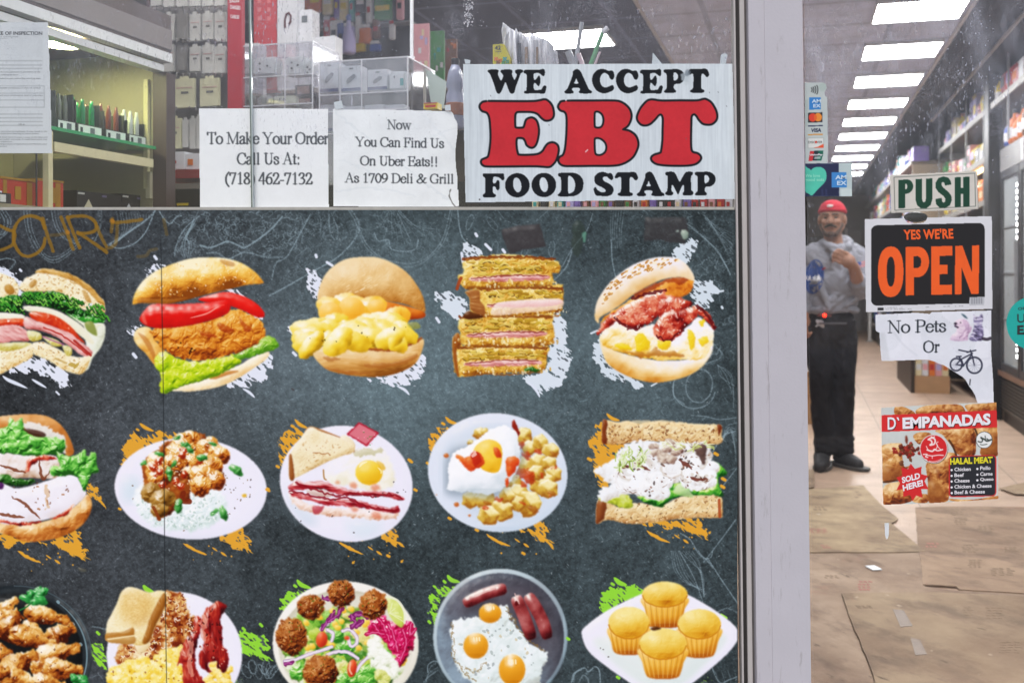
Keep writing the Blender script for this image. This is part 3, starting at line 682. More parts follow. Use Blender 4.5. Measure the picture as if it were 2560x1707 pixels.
    bacon([(540,880),(640,790),(740,750),(850,690),(950,672),(940,710),(1000,735),(900,850),(860,900),(800,940),(740,972),(640,952),(580,915)],-.5)
    bacon([(900,760),(1010,725),(1060,735),(1150,775),(1100,830),(980,850),(890,880)],.3)
    bacon([(870,930),(960,840),(1060,830),(1150,800),(1200,820),(1170,900),(1090,965),(1040,1030),(950,1060),(870,1030)],-.6)
    bacon([(1150,790),(1230,820),(1290,880),(1320,975),(1260,920),(1200,860)],.9)
    for q in ([(560,880),(640,950),(730,970)],[(700,740),(820,700),(940,685)],[(880,1020),(960,1055),(1080,980)],[(1180,800),(1270,870),(1315,965)]):cv.line(q,7,'#5a0c12',.8,rough=4)
    cv.spots([(560,880),(900,720),(1250,860),(1000,1040),(640,940)],60,(1,2),[('#f6d2bc',),('#fbe6dc',)],(1,2),.6,clip=(cv.cur,))
    #============================================================row 2,dish 6
    cv.tf=(0,1000,.2976)
    cv.part('paint_splash','turkey_burger_print')
    splash([[(700,690),(770,690),(850,760),(880,800),(840,850),(740,830)],[(-30,1110),(200,1160),(430,1150),(640,1080),(680,1100),(700,1200),(720,1290),(640,1330),(480,1240),(320,1200),(200,1220),(60,1240),(-30,1190)]],ORG)
    toflick('#e3a535',150,1265);brush('#e3a535',430,1180,680,1290,26,7,2);brush('#e3a535',760,760,850,860,10,5,3)
    cv.part('turkey_burger_print',None)
    cv.shape([(-30,150),(100,125),(250,117),(380,130),(480,180),(560,270),(610,380),(617,450),(560,467),(520,400),(400,320),(250,300),(100,280),(-30,260)],['#5e2406','#a85518','#cf8238','#e6ab66','#f6dcb4'],r=20,bump=((40,10),),alb=((40,.35),),base=.52)
    cv.shape([(200,190),(330,200),(440,250),(540,320),(550,440),(480,400),(340,300),(220,260)],['#c9b89a','#e9ecea','#f6f8fb'],r=10,bump=((14,8),),rough=5,alpha=.9)
    cv.shape([(-30,1010),(250,1030),(430,1000),(560,930),(650,870),(735,785),(772,870),(742,980),(650,1080),(500,1152),(330,1184),(200,1184),(80,1135),(-30,1105)],['#7a3408','#b96420','#db9444','#efc684','#fae8c2'],r=18,bump=((24,14),(8,4)),alb=((30,.5),),base=.55)
    cv.part('turkey_slices','turkey_burger_print')
    cv.shape([(-30,450),(240,452),(420,458),(495,500),(500,640),(410,660),(250,650),(-30,640)],['#7a3a1a','#c9a78a','#eee4de','#f6f2f6'],r=10,bump=((24,12),(8,3)),alb=((26,.4),),base=.66)
    cv.shape([(-30,620),(120,740),(430,665),(520,622),(640,640),(690,720),(724,790),(640,880),(560,930),(430,990),(250,1022),(-30,1010)],['#a07048','#dcd0cc','#efeaf2','#f6f4fc'],r=16,bump=((60,10),(18,3)),alb=((60,.2),),base=.78)
    for q in ([(100,820),(200,860),(270,930),(340,995)],[(-30,950),(100,970),(210,985)],[(-10,540),(110,580),(220,610)],[(330,500),(340,600),(370,660),(420,590)]):cv.line(q,7,'#7a3a20',.85,rough=2,taper=True)
    cv.line([(390,720),(400,900)],8,'#c98a3a',.4,rough=5);cv.spots([(100,700),(500,680),(650,800),(400,960),(100,900)],22,(1,2.4),[('#a35a24',),('#7a4a3a',)],(1,2.4),.7)
    cv.part('bacon','turkey_burger_print')
    for q in ([(215,560),(240,480),(320,455),(430,470),(490,490),(420,500),(330,510),(260,560),(220,600)],[(420,1000),(560,960),(620,880),(600,880),(550,920),(440,985)],[(-30,1015),(160,1050),(330,1030),(330,1015),(160,1025),(-30,1000)]):bacon(q,-.3)
    cv.part('lettuce','turkey_burger_print')
    GL=('#1d5a14','#3f9a2c','#74c94e','#a9e67e','#daf6bc')
    leaf([(-30,260),(60,210),(90,135),(125,180),(190,150),(215,250),(330,310),(440,310),(545,340),(520,440),(400,455),(250,462),(100,445),(-30,435)],GL,((20,26),(9,9)))
    cv.shape([(190,240),(300,250),(380,280),(370,310),(280,300)],['#1a0c08','#4a1a10'],r=5,alpha=.8)
    leaf([(470,425),(560,470),(640,460),(712,410),(722,470),(800,438),(812,530),(830,600),(770,620),(742,690),(715,765),(685,720),(640,640),(540,632),(430,640),(430,560),(500,540)],GL,((20,26),(9,9)))
    leaf([(-30,640),(60,620),(140,660),(300,670),(230,715),(130,720),(-30,690)],('#0a2608','#205a16','#4c9a32'),((10,12),))
    cv.shape([(-30,690),(30,700),(20,745),(-30,740)],['#3a1046','#6a2a7a'],r=5)
    #============================================================row 2,dish 7
    cv.part('paint_splash','curry_and_rice_print')
    splash([[(1020,430),(1080,290),(1200,275),(1360,262),(1470,300),(1400,380),(1150,520),(1040,560)],[(1690,1165),(1850,1120),(2040,1030),(2080,1110),(2110,1250),(2030,1280),(1900,1190),(1790,1180)]],ORG)
    cv.line([(1175,195),(1220,230),(1290,260)],9,'#e3a535',own=True,taper=True);toflick('#e3a535',1545,1200);brush('#e3a535',1850,1130,2060,1230,22,6,5);brush('#e3a535',1030,380,1050,600,8,5,6)
    for q in ((1150,245),(2245,740),(2250,755),(1000,910)):cv.line([q,(q[0]+12,q[1]+6)],6,'#e3a535',own=True,smooth=False)
    arrow(699,1253,-12,14,'#e3a535')
    PL=['#b9c4d2','#dfe3f0','#ecebf8','#f1effb']
    cv.part('curry_and_rice_print',None)
    cv.shape(ell(1602,742,640,426,3,40),PL,r=16,alb=((160,.25),),base=.78,gain=.4)
    cv.shape([(1010,740),(1060,650),(1150,640),(1180,760),(1120,860),(1050,850)],['#bcd9e4','#d6e8f0'],r=25,alpha=.6,soft=14)
    cv.part('rice','curry_and_rice_print')
    cv.shape([(1130,880),(1200,700),(1400,800),(1700,720),(1850,760),(1900,900),(1850,1020),(1700,1080),(1500,1095),(1290,1050)],['#8fae9c','#cfe0dc','#e6f0f2','#f6fafc'],r=22,bump=((7,6),(18,8)),alb=((22,.4),(6,.2)),rough=8,base=.74,soft=3)
    cv.spots([(1150,880),(1300,780),(1700,760),(1880,900),(1700,1060),(1300,1040)],260,(1.5,2.6),[('#fbfdfd',),('#d2e2de',),('#b9cfc6',),('#eef6f4',)],(1.6,2.6),.75,clip=(cv.cur,))
    cv.part('chicken_curry','curry_and_rice_print')
    cv.shape([(1190,560),(1250,470),(1340,400),(1400,350),(1500,340),(1580,290),(1650,265),(1720,290),(1760,340),(1870,430),(1900,490),(1840,560),(1880,620),(1850,720),(1740,750),(1650,740),(1600,760),(1590,840),(1530,860),(1470,920),(1340,1000),(1290,900),(1240,790),(1200,640)],['#2e0e04','#6a260a','#a34c14','#c87a2a'],r=10,bump=((18,14),),alb=((20,.5),),rough=4)
    CU=['#5a1c06','#a2460e','#cf7c24','#e6a748','#f6d894','#fff0d0']
    blobs([(1220,580),(1350,430),(1500,360),(1640,300),(1740,350),(1860,460),(1830,560),(1840,680),(1730,720),(1580,720),(1440,700),(1290,640)],(55,92),CU,24,21,bump=((14,11),(6,4)),alb=((18,.4),(40,.5)),rough=3,rr=.5,spec=.7,gain=.75)
    blobs([(1260,780),(1330,720),(1440,760),(1460,860),(1360,950)],(55,85),['#4a2806','#8a5a16','#b5863a','#d6ae66'],6,8,bump=((12,10),),rough=4,spec=.4,gain=.7)
    blobs([(1230,600),(1500,380),(1800,480),(1560,780)],(18,34),['#7a1406','#b8340e','#dd6a2a'],16,77,bump=((7,5),),rough=3,spec=.8)
    cv.spots([(1220,560),(1500,360),(1860,500),(1800,700),(1400,760)],80,(1,2.4),[('#fff2d8',),('#fbdca0',)],(1,2.2),.6,clip=(cv.cur,))
    cv.line([(1540,780),(1530,840),(1590,850)],14,'#7a2408',.9);cv.line([(1290,900),(1340,1000)],8,'#8a3a10',.9)
    cv.part('herb_leaf','curry_and_rice_print')
    for (x,y,z,a) in ((1485,315,34,-20),(1560,375,45,20),(1600,420,44,40),(1340,450,45,10),(1205,530,38,-40),(1420,600,48,80),(1460,540,40,120),(1700,480,52,0),(1985,590,68,40),(1500,890,66,100),(1880,950,64,70),(1800,940,40,140),(1790,370,36,20),(1420,650,30,60)):
        leaf(ell(x,y,z,z*.5,a,9),('#0f4a12','#2f8430','#62b458','#a4dc90'),((9,7),))
    cv.spots([(1100,850),(1300,500),(2100,650),(2050,900),(1500,1100)],26,(1,1.8),[('#4a3a3a',),('#6b4a2a',)],(1,2),.7,clip=tuple(k for k,v in cv.ids.items() if v and v[0] in ('curry_and_rice_print',)))
    cv.shape(ell(2052,800,20,16),['#d9a018','#f0c84a'],r=4)
    #============================================================row 2,dish 8
    cv.tf=(660,1000,.3231)
    cv.part('paint_splash','bacon_egg_and_toast_plate_print')
    splash([[(100,380),(130,260),(220,225),(340,230),(300,330),(200,430),(150,480)],[(850,1050),(960,1000),(1020,960),(1050,1020),(1060,1110),(1000,1120),(930,1070)],[(1150,620),(1200,640),(1180,690),(1150,680)]],ORG)
    cv.line([(240,150),(280,190),(335,215)],9,'#e3a535',own=True,taper=True);toflick('#e3a535',585,1098);brush('#e3a535',900,1030,1040,1100,20,6,8);brush('#e3a535',110,400,130,520,8,5,9)
    for q in ((215,198),(1120,460),(1130,470),(1165,690),(20,690),(100,510),(955,1200)):cv.line([q,(q[0]+14,q[1]+8)],7,'#e3a535',own=True,smooth=False)
    arrow(699,1245,-14,16,'#e3a535')
    cv.part('bacon_egg_and_toast_plate_print',None)
    cv.shape(ell(637,646,518,445,14,40),PL,r=16,alb=((160,.2),),base=.8,gain=.4)
    cv.shape([(150,640),(200,820),(330,960),(420,930),(220,760)],['#b4cdda','#d2e2ee'],r=20,alpha=.55,soft=12)
    cv.shape([(620,930),(900,930),(880,1030),(720,1060)],['#c6dfe8','#dcebf4'],r=20,alpha=.5,soft=14)
    cv.part('fried_egg','bacon_egg_and_toast_plate_print')
    cv.shape([(458,540),(520,470),(620,410),(760,365),(900,375),(990,500),(1000,640),(900,700),(700,670),(470,620)],['#b8a85c','#e6dfba','#f6f3e8','#f4f2fb'],r=20,bump=((24,9),),alb=((40,.25),),rough=6,base=.76,soft=2)
    cv.shape([(690,400),(760,370),(840,380),(900,370),(910,410),(800,420),(720,440)],['#a9a05a','#d6d0a2'],r=7,bump=((8,6),),rough=5,alpha=.6)
    cv.line([(460,540),(465,600),(480,615)],4,'#b07a3a',.8)
    cv.shape(ell(812,560,106,96,8,24),['#c98a06','#ecb81a','#f6d23c','#fbe98a'],r=16,base=.6)
    cv.shape([(870,470),(920,490),(940,530),(910,540)],['#e0a81a','#f0c848'],r=5,alpha=.8)
    cv.line([(735,520),(760,490),(800,475)],5,'#fff7d0',.9,taper=True);cv.line([(880,520),(905,545),(905,570)],4,'#fff4c0',.8,taper=True)
    cv.part('toast','bacon_egg_and_toast_plate_print')
    cv.shape([(320,230),(360,203),(430,222),(590,285),(690,330),(698,375),(690,400),(600,300),(420,250),(330,280)],['#6a2c0a','#a8602a','#cf9a5a'],r=6)
    cv.shape([(590,285),(640,275),(700,330),(695,395),(640,420),(560,380)],['#b9824a','#ecd9b0','#f8efd8'],r=8,base=.7)
    cv.shape([(195,600),(198,430),(270,312),(352,210),(440,240),(600,300),(690,345),(690,395),(600,432),(500,472),(380,532),(240,602)],['#b07838','#e2c68e','#f3e6c0','#f9f1d8'],r=8,bump=((4,2),),alb=((60,.3),(5,.2)),base=.68)
    cv.shape([(193,440),(215,430),(235,600),(198,606)],['#5e2408','#96501e','#b9743a'],r=5)
    cv.spots([(240,450),(350,280),(560,320),(560,420),(300,540)],40,(1,2.0),[('#b9803c',),('#d9b278',)],(1,2.4),.4)
    cv.line([(385,410),(520,420)],4,'#a8622a',.6,rough=4)
    cv.part('jam_packet','bacon_egg_and_toast_plate_print')
    cv.shape([(640,262),(735,168),(888,252),(795,358)],['#b5122a'],smooth=False,rough=1.2,rs=5)
    cv.shape([(655,262),(738,182),(872,254),(792,342)],['#dd7886'],smooth=False)
    cv.spots([(640,262),(735,168),(888,252),(795,358)],14,(1,2),[('#3a8a2a',),('#f0a0b0',)],(1,1.5),.7)
    cv.part('bacon','bacon_egg_and_toast_plate_print')
    B8=['#5a0610','#a01222','#c94a4e','#e3a0a4','#f4dcdc']
    def b8(p,ang=.15):cv.shape(p,B8,r=6,spec=.5,bump=((6,5),),alb=((8,.8),(3,.2)),stretch=(ang,4),rough=2.5,base=.5,gain=.45)
    cv.shape([(195,700),(330,790),(500,830),(700,840),(900,850),(1030,860),(1010,910),(850,925),(640,900),(500,900),(400,880),(250,830),(200,750)],['#a85a3a','#e0b498','#f3dfd2','#f8eeee'],r=9,bump=((12,9),),alb=((18,.5),),rough=4,base=.66)
    b8([(190,690),(240,625),(330,630),(450,625),(560,660),(700,700),(850,700),(1000,720),(1080,760),(1060,770),(900,745),(760,740),(600,730),(450,690),(350,690)])
    b8([(200,700),(300,720),(430,760),(560,760),(700,770),(830,800),(960,830),(1040,815),(1040,870),(900,860),(780,835),(640,820),(480,810),(330,770),(220,740)],.2)
    cv.shape([(330,700),(440,690),(540,730),(480,750),(380,735)],['#b98a78','#ecd6cc'],r=5,alpha=.8)
    cv.shape([(380,820),(460,820),(440,860),(390,880)],['#a01424','#c94050'],r=5,alpha=.8,rough=3)
    for (x,y,z) in ((690,660,32),(860,672,36),(870,890,40),(700,840,34),(565,640,18)):cv.shape(ell(x,y,z,z*.7,20),['#d0481c','#e8845a'],r=6,rough=4,alpha=.6,soft=2)
    for q in ([(240,640),(350,680),(560,740),(700,715),(850,745),(960,725),(1075,762)],[(200,700),(480,760),(650,760),(830,830),(1035,860)]):cv.line(q,5,'#8a0c1a',.8,rough=3)
    cv.spots([(150,850),(400,1000),(700,1050),(900,950),(1130,600)],12,(1,2),[('#3a3438',)],(1,2.5),.7)
    #============================================================row 2,dish 9
    cv.part('paint_splash','egg_and_potato_plate_print')
    splash([[(1265,350),(1320,220),(1460,205),(1500,215),(1380,310),(1290,400)],[(1960,1010),(2090,960),(2170,910),(2200,1000),(2205,1080),(2130,1095),(2050,1040)]],ORG)
    cv.line([(1405,130),(1440,165),(1500,185)],9,'#e3a535',own=True,taper=True);toflick('#e3a535',1722,1038);brush('#e3a535',2030,990,2180,1070,20,6,11);brush('#e3a535',1275,350,1290,500,7,5,12)
    for q in ((1380,178),(1262,485),(1430,910),(2000,1180),(1640,1000)):cv.line([q,(q[0]+14,q[1]+8)],7,'#e3a535',own=True,smooth=False)
    arrow(1075,1236,-14,16,'#e3a535')
    cv.part('egg_and_potato_plate_print',None)
    cv.shape(ell(1808,560,541,458,8,40),['#a4bccf','#c6d6e6','#d9e3f0','#e6ebf8'],r=18,alb=((160,.3),),base=.74,gain=.45)
    cv.shape(ell(1800,560,440,370,8,30),['#bccddd','#d3dfec'],r=40,alpha=.6,soft=14)
    cv.part('fried_potato','egg_and_potato_plate_print')
    PO=['#8a4208','#c48a1e','#dfb84c','#eed582','#f8ebb8']
    for i,(x,y,z) in enumerate(((1665,262,44),(1710,245,24),(1600,330,22),(2010,285,60),(2060,370,56),(2140,330,54),(2215,392,58),(2120,480,66),(2020,500,62),(2205,490,56),(2235,575,60),(2150,640,92),(2200,690,70),(1930,640,66),(1970,720,70),(2050,800,90),(1960,800,60),(1595,765,62),(1710,765,72),(1840,845,86),(1735,890,70),(2110,560,60),(1880,740,58))):
        r2=random.Random(i);o=r2.uniform(0,1);z*=1.2;q=[(x+z*r2.uniform(.85,1.12)*math.cos(a),y+z*r2.uniform(.85,1.12)*math.sin(a)) for a in np.arange(0,6.2,1.05)+o]
        cv.shape(q,['#a8681a','#d0a438','#e2c25a','#efda8e'],r=4,alb=((16,.7),),rough=2,base=.4,smooth=False,grad=(0,1,-.3),spec=.2)
        m_=(x+z*.12,y+z*.10);tp=[q[k] for k in range(6)];tp=sorted(tp,key=lambda p:p[1])[:3];tp=sorted(tp,key=lambda p:p[0])
        cv.shape(tp+[m_],['#c9a03a','#e6cc6c','#f3e4a0','#faf3cc'],r=3,alb=((14,.5),),rough=1.5,base=.65,smooth=False,spec=.3)
        if i % 3==0:cv.shape(ell(x+z*.3,y+z*.4,z*.4,z*.22,30),['#8a3a08','#b9681a'],r=4,rough=4,alpha=.7)
    for (x,y,z) in ((2000,560,60),(2060,600,50),(1985,350,40),(2030,420,34),(2120,400,26),(2150,580,24),(1810,770,30),(2010,650,28),(1720,830,30),(2000,795,24),(2250,520,20)):
        cv.shape(ell(x,y,z,z*.7,x % 90),['#8a1206','#c4340e','#de6a2c'],r=6,rough=6,bump=((8,5),),alpha=.8)
    cv.shape([(1920,200),(1935,150),(1960,200),(1978,260),(1950,280)],['#6a0c06','#a8240e'],r=5,rough=2)
    cv.shape([(1395,660),(1420,430),(1560,350),(1990,330),(1990,560),(1880,690),(1760,765),(1560,745),(1420,730)],['#5f7180'],alpha=.45,soft=9,own=False,r=4)
    cv.part('fried_egg','egg_and_potato_plate_print')
    cv.shape([(1420,650),(1448,440),(1560,360),(1700,262),(1830,198),(1925,220),(1972,320),(1982,450),(1950,560),(1880,660),(1760,727),(1600,712),(1430,695)],['#7f9298','#c9d5dc','#eff3f8','#fbfcff'],r=26,gain=.7,bump=((40,10),),alb=((60,.15),),rough=3,base=.76)
    cv.shape([(1620,390),(1680,320),(1760,305),(1832,350),(1842,450),(1812,552),(1720,550),(1660,500)],['#c98a04','#edb41c','#f7cf40','#fbe486'],r=16,bump=((30,6),),base=.6)
    for q in ([(1480,418),(1560,440),(1640,400),(1692,440),(1695,505),(1600,545),(1540,500)],[(1770,365),(1820,380),(1830,440),(1790,430)],[(1880,440),(1950,440),(1970,480),(1930,560),(1890,600),(1870,530)],[(1860,620),(1890,600),(1880,680)]):
        cv.shape(q,['#b8240c','#dc4a18','#ef8a34'],r=7,bump=((16,6),),alb=((24,.5),),rough=3)
    cv.shape([(1600,420),(1650,405),(1680,470),(1630,510)],['#a81008','#d02a14'],r=6,rough=3,alpha=.8);cv.spots([(1600,400),(1640,400),(1640,430),(1600,430)],2,(3,5),[('#f6c0b4',)],(1,2),.9)
    cv.part('sauce_spot','egg_and_potato_plate_print')
    for (x,y,z) in ((1410,428,20),(1490,806,20),(1590,890,11),(2212,738,11),(1335,732,5)):cv.shape(ell(x,y,z,z*.9),['#b8521a','#d9803c'],r=3)
    #============================================================row 2,dish 10
    cv.tf=(1380,1000,.2679)
    cv.part('paint_splash','turkey_club_sandwich_print')
    splash([[(350,400),(410,230),(480,230),(700,390),(680,470),(560,800),(420,860),(400,700),(370,520)],[(760,1140),(1000,1120),(1380,1100),(1420,1160),(1450,1270),(1370,1285),(1200,1190),(1050,1200)]],ORG)
    cv.line([(510,125),(560,170),(630,190)],9,'#e3a535',own=True,taper=True);toflick('#e3a535',880,1215);brush('#e3a535',1180,1150,1420,1250,22,6,14);brush('#e3a535',360,420,400,700,12,6,15)
    for q in ((1520,495),(1590,730),(1580,800),(340,545)):cv.line([q,(q[0]+24,q[1]+14)],8,'#e3a535',own=True,smooth=False)
    arrow(1478,1226,-13,16,'#e3a535')
    cv.part('turkey_club_sandwich_print',None)
    WB=['#6a3610','#a8703a','#cfa064','#e5c78e','#f3e2b8']
    crumb([(410,1115),(430,935),(520,945),(640,1000),(800,955),(1000,985),(1200,900),(1480,865),(1582,910),(1592,1060),(1560,1098),(1300,1098),(1000,1132),(800,1154),(650,1142),(520,1112),(440,1145)],120,WB,('#8a5426','#6a3a14','#ecd6a4','#f6e8c4'),(1.5,4))
    cv.shape([(408,1120),(430,935),(505,945),(500,1060),(440,1145)],['#4a1a08','#84401a','#b06a34'],r=7,rough=2);cv.line([(1560,930),(1565,1085)],7,'#a8421a',.8)
    crumb([(468,392),(474,200),(500,183),(620,205),(720,193),(800,215),(980,193),(1200,210),(1400,225),(1560,225),(1587,260),(1580,330),(1592,370),(1540,412),(1350,412),(1150,402),(950,385),(800,392),(650,412),(520,407)],150,WB,('#8a4a1c','#6a3210','#a86a32','#f3dfae'),(1.5,4.5))
    cv.shape([(468,392),(474,200),(500,183),(520,200),(510,300),(515,405)],['#3c1006','#7a3010','#9a5024'],r=6,rough=2);cv.shape([(1550,228),(1587,255),(1570,310),(1550,300)],['#5a1a08','#8a3a18'],r=5,rough=2)
    cv.shape([(600,205),(980,192),(1400,225),(1380,255),(980,235),(620,235)],['#ecc884','#f8e8c0'],r=5,rough=4,alpha=.65)
    cv.part('lettuce','turkey_club_sandwich_print')
    leaf([(790,890),(1060,880),(1090,785),(1240,765),(1300,830),(1450,820),(1520,740),(1490,575),(1560,590),(1612,640),(1628,690),(1560,720),(1560,800),(1598,890),(1480,885),(1200,895),(1060,960),(1030,995),(900,965)],('#0f4a0e','#2c8a24','#63b838','#b2e04c','#e2f29a'),((24,22),(9,6)))
    cv.shape([(1130,850),(1190,775),(1260,820),(1320,900),(1200,890)],['#7fae4a','#c2dca0','#e6f2d6'],r=9,alpha=.85)
    leaf([(430,900),(560,830),(680,860),(740,940),(740,1000),(620,990),(520,960)],('#8a9a1c','#c4d03a','#e6ecb0','#f5f7e4'),((18,12),))
    cv.part('turkey_slices','turkey_club_sandwich_print')
    cv.shape([(400,690),(408,630),(560,565),(640,450),(700,398),(900,380),(1200,395),(1450,402),(1490,480),(1500,590),(1527,660),(1500,760),(1440,830),(1300,842),(1230,770),(1100,790),(1080,880),(1020,922),(900,922),(800,880),(640,880),(500,950),(428,880),(450,820),(560,780),(490,765),(478,712)],['#5a3a2a','#b9a898','#e6e4e2','#f3f5f8'],r=12,bump=((22,20),(9,7)),alb=((16,.25),),rough=5,base=.78,gain=.5)
    blobs([(640,600),(860,640),(1000,700),(1060,820),(900,860),(700,800),(620,720)],(40,85),['#4a2c22','#d2c6c0','#eef0f2','#f8fafd'],22,5,bump=((10,5),),rr=.4,base=.78,asp=(1.2,2))
    blobs([(1250,520),(1400,600),(1500,680),(1440,790),(1300,780),(1220,640)],(45,80),['#5a3428','#d2c6c0','#eef0f2','#f8fafd'],9,6,bump=((10,5),),rr=.4,base=.78,asp=(1.2,2.2))
    r2=random.Random(44)
    def fold(x,y,w,h,a0,a1,n):
        for k in range(n):
            f=1-k*.2;q=[(x+w*f*math.cos(a),y+h*f*math.sin(a)) for a in np.linspace(a0,a1,9)]
            cv.line([(u,v+6) for u,v in q],6,r2.choice(['#7a5442','#96705c','#5e3a2c','#a89080']),.8,rough=3,taper=True)
            cv.line(q,9,r2.choice(['#f4f5f6','#e9e8e6','#f9fafb','#e2dcd4']),.95,rough=3)
    for x,y,w,h,a0,a1,n in ((720,660,110,90,1.6,5.6,4),(850,600,120,70,2.6,6.6,3),(980,720,110,80,.2,3.6,3),(760,790,130,60,.0,3.1,3),(920,850,100,60,2.9,6.2,3),(1330,560,110,80,3.6,7.2,3),(1400,700,110,60,.2,3.2,4),(1280,680,80,90,1.6,4.6,3),(1360,790,80,36,.0,3.1,2),(640,720,50,110,1.7,4.4,2),(1120,640,90,70,.4,3.9,3),(1060,800,60,70,1.6,4.8,2)):fold(x,y,w,h,a0,a1,n)
    for q in ([(770,580),(840,620),(910,655)],[(660,640),(700,610),(720,620)],[(1290,710),(1360,745),(1450,735)],[(1190,550),(1240,590),(1310,640)]):cv.line(q,8,'#6a2c20',.85,rough=3,taper=True)
    cv.spots([(640,560),(1000,440),(1450,480),(1400,800),(900,900)],60,(1,2.6),[('#5a3226',),('#8a5a44',),('#3a2a26',)],(1,2.4),.75,clip=(cv.cur,))
    cv.part('tuna_salad','turkey_club_sandwich_print')
    blobs([(900,430),(1040,390),(1180,420),(1200,540),(1060,570),(920,510)],(24,44),['#5a3630','#a88a7a','#d6c6b4','#eee6dc'],22,3,bump=((8,6),),rough=3)
    cv.shape([(1290,410),(1420,405),(1440,500),(1420,600),(1380,560),(1330,470)],['#2e1a18','#5a3c34','#8a6a5c'],r=8,bump=((14,9),),rough=4,alpha=.9)
    cv.part('sprouts','turkey_club_sandwich_print')
    rs=random.Random(8)
    for k in range(46):
        x=rs.uniform(600,900);y=430+abs(x-880)*.25+rs.uniform(-40,120)
        cv.line([(x,y),(x+rs.uniform(-30,30),y+rs.uniform(10,50)),(x+rs.uniform(-60,40),y+rs.uniform(40,100))],rs.uniform(2,4),rs.choice(['#a6c456','#c9de8a','#e8f0cc','#7a9a2a']),.85,own=True)
    for k in range(26):
        x=rs.uniform(1000,1450);y=rs.uniform(370,440)
        cv.line([(x,y),(x+rs.uniform(-40,60),y+rs.uniform(5,40)),(x+rs.uniform(-60,90),y+rs.uniform(10,60))],rs.uniform(2,3.6),rs.choice(['#e8ecc0','#c9d67a','#f4f6e4']),.85,own=True)
    #============================================================row 3,dish 11
    cv.tf=(0,1380,.2891)
    cv.part('paint_splash','fried_egg_breakfast_print')
    splash([[(2070,650),(2150,690),(2280,730),(2350,830),(2320,880),(2200,900),(2080,900)],[(780,790),(870,810),(930,880),(900,960),(780,950)],[(2050,1060),(2100,1080),(2130,1150),(2060,1160)]],GRN)
    cv.line([(1240,285),(1270,320),(1330,345)],12,'#93d93c',own=True,taper=True);brush('#93d93c',2150,820,2300,900,14,7,17);brush('#93d93c',800,900,900,960,10,7,18)
    for q in ((2250,620),(840,690),(2100,655),(850,960)):cv.line([q,(q[0]+16,q[1]+16)],7,'#93d93c',own=True,smooth=False)
    cv.part('chicken_wings_print',None)
    cv.shape(ell(150,885,648,602,4,44),['#0c0f12','#1c2226','#2a3238','#56646c'],r=7,base=.42,gain=.7,L=(.5,-.3))
    cv.shape(ell(135,895,580,545,4,44),['#070809','#121416','#1d2022'],r=18,alb=((60,.3),))
    cv.line(list(map(tuple,ell(140,890,612,566,4,60)[50:60]))+list(map(tuple,ell(140,890,612,566,4,60)[:8])),4,'#8fb0bc',.7,taper=True)
    cv.line(list(map(tuple,ell(150,885,640,594,4,60)[44:60])),3,'#5a6a72',.6)
    for q in ((630,615),(500,425),(695,790)):cv.line([q,(q[0]+6,q[1]+8)],7,'#9fc4d2',.7,smooth=False)
    cv.part('chicken_wing','chicken_wings_print')
    WG=['#3c1004','#82340c','#b9681e','#da983e','#efc67a','#fae6ba']
    def wing(x,y,l,h,a):
        t=math.radians(a);ca,sa=math.cos(t),math.sin(t)
        o=[(-.5,.05),(-.45,-.35),(-.2,-.5),(.1,-.36),(.3,-.2),(.46,-.26),(.52,0),(.46,.26),(.28,.2),(.1,.38),(-.2,.5),(-.44,.36)]
        cv.shape([(x+u*l*ca-v*h*sa,y+u*l*sa+v*h*ca) for u,v in o],WG,r=16,bump=((24,10),(8,3)),alb=((34,.8),(9,.35)),rough=3.5,base=.52,gain=.75,spec=.45)
        cv.spots([(x+u*l*.8*ca-v*h*.8*sa,y+u*l*.8*sa+v*h*.8*ca) for u,v in o],9,(1.4,3.2),[('#5a1a08',),('#f6dca8',),('#8a3a10',)],(1,1.8),.5,ang=None)
    for wv in ((60,470,230,150,-40),(40,560,260,180,-20),(300,690,260,170,30),(530,700,260,200,-30),(400,545,400,175,14),(90,640,270,250,-60),(285,745,420,190,18),(20,870,200,180,10),(500,865,390,200,-14),(380,1010,260,180,40),(170,955,350,230,-30),(545,1010,350,200,4),(160,1100,420,230,10),(420,1130,300,160,10),(-20,1040,220,200,0)):wing(*wv)
    cv.part('parsley','chicken_wings_print')
    for (x,y,z,a) in ((320,340,55,-60),(360,345,60,-20),(230,400,60,20),(265,370,50,80),(350,410,62,30),(310,430,50,10),(690,1100,70,-20),(640,1090,50,50),(730,1120,40,0)):
        leaf(ell(x,y,z,z*.6,a,8),('#0c4a18','#1f8434','#4cb85a','#9ae49a'),((10,9),))
    cv.line([(280,430),(230,470),(170,500)],4,'#2a7a3a',.9)
    #============================================================row 3,dish 12
    cv.part('fried_egg_breakfast_print',None)
    cv.shape(ell(1508,885,586,545,0,44),['#c2c4d6','#e2e1f0','#edebf8','#f2f0fb'],r=14,alb=((160,.2),),base=.8,gain=.4)
    cv.part('hash_browns','fried_egg_breakfast_print')
    hb=[(1435,345),(1510,345),(1600,400),(1640,520),(1710,590),(1620,750),(1550,850),(1400,880),(1280,940),(1060,970),(990,880),(1060,790),(1240,800),(1330,640),(1400,480)]
    cv.shape(hb,['#3c0c04','#7a240a','#b05a20','#e0b070','#f6e6c0'],r=8,bump=((14,8),),alb=((12,.6),(26,.7)),rough=7,base=.55)
    rh=random.Random(3);Ph=spline(cv.to(hb));t=cv.tf;cv.tf=(0,0,1);k=0
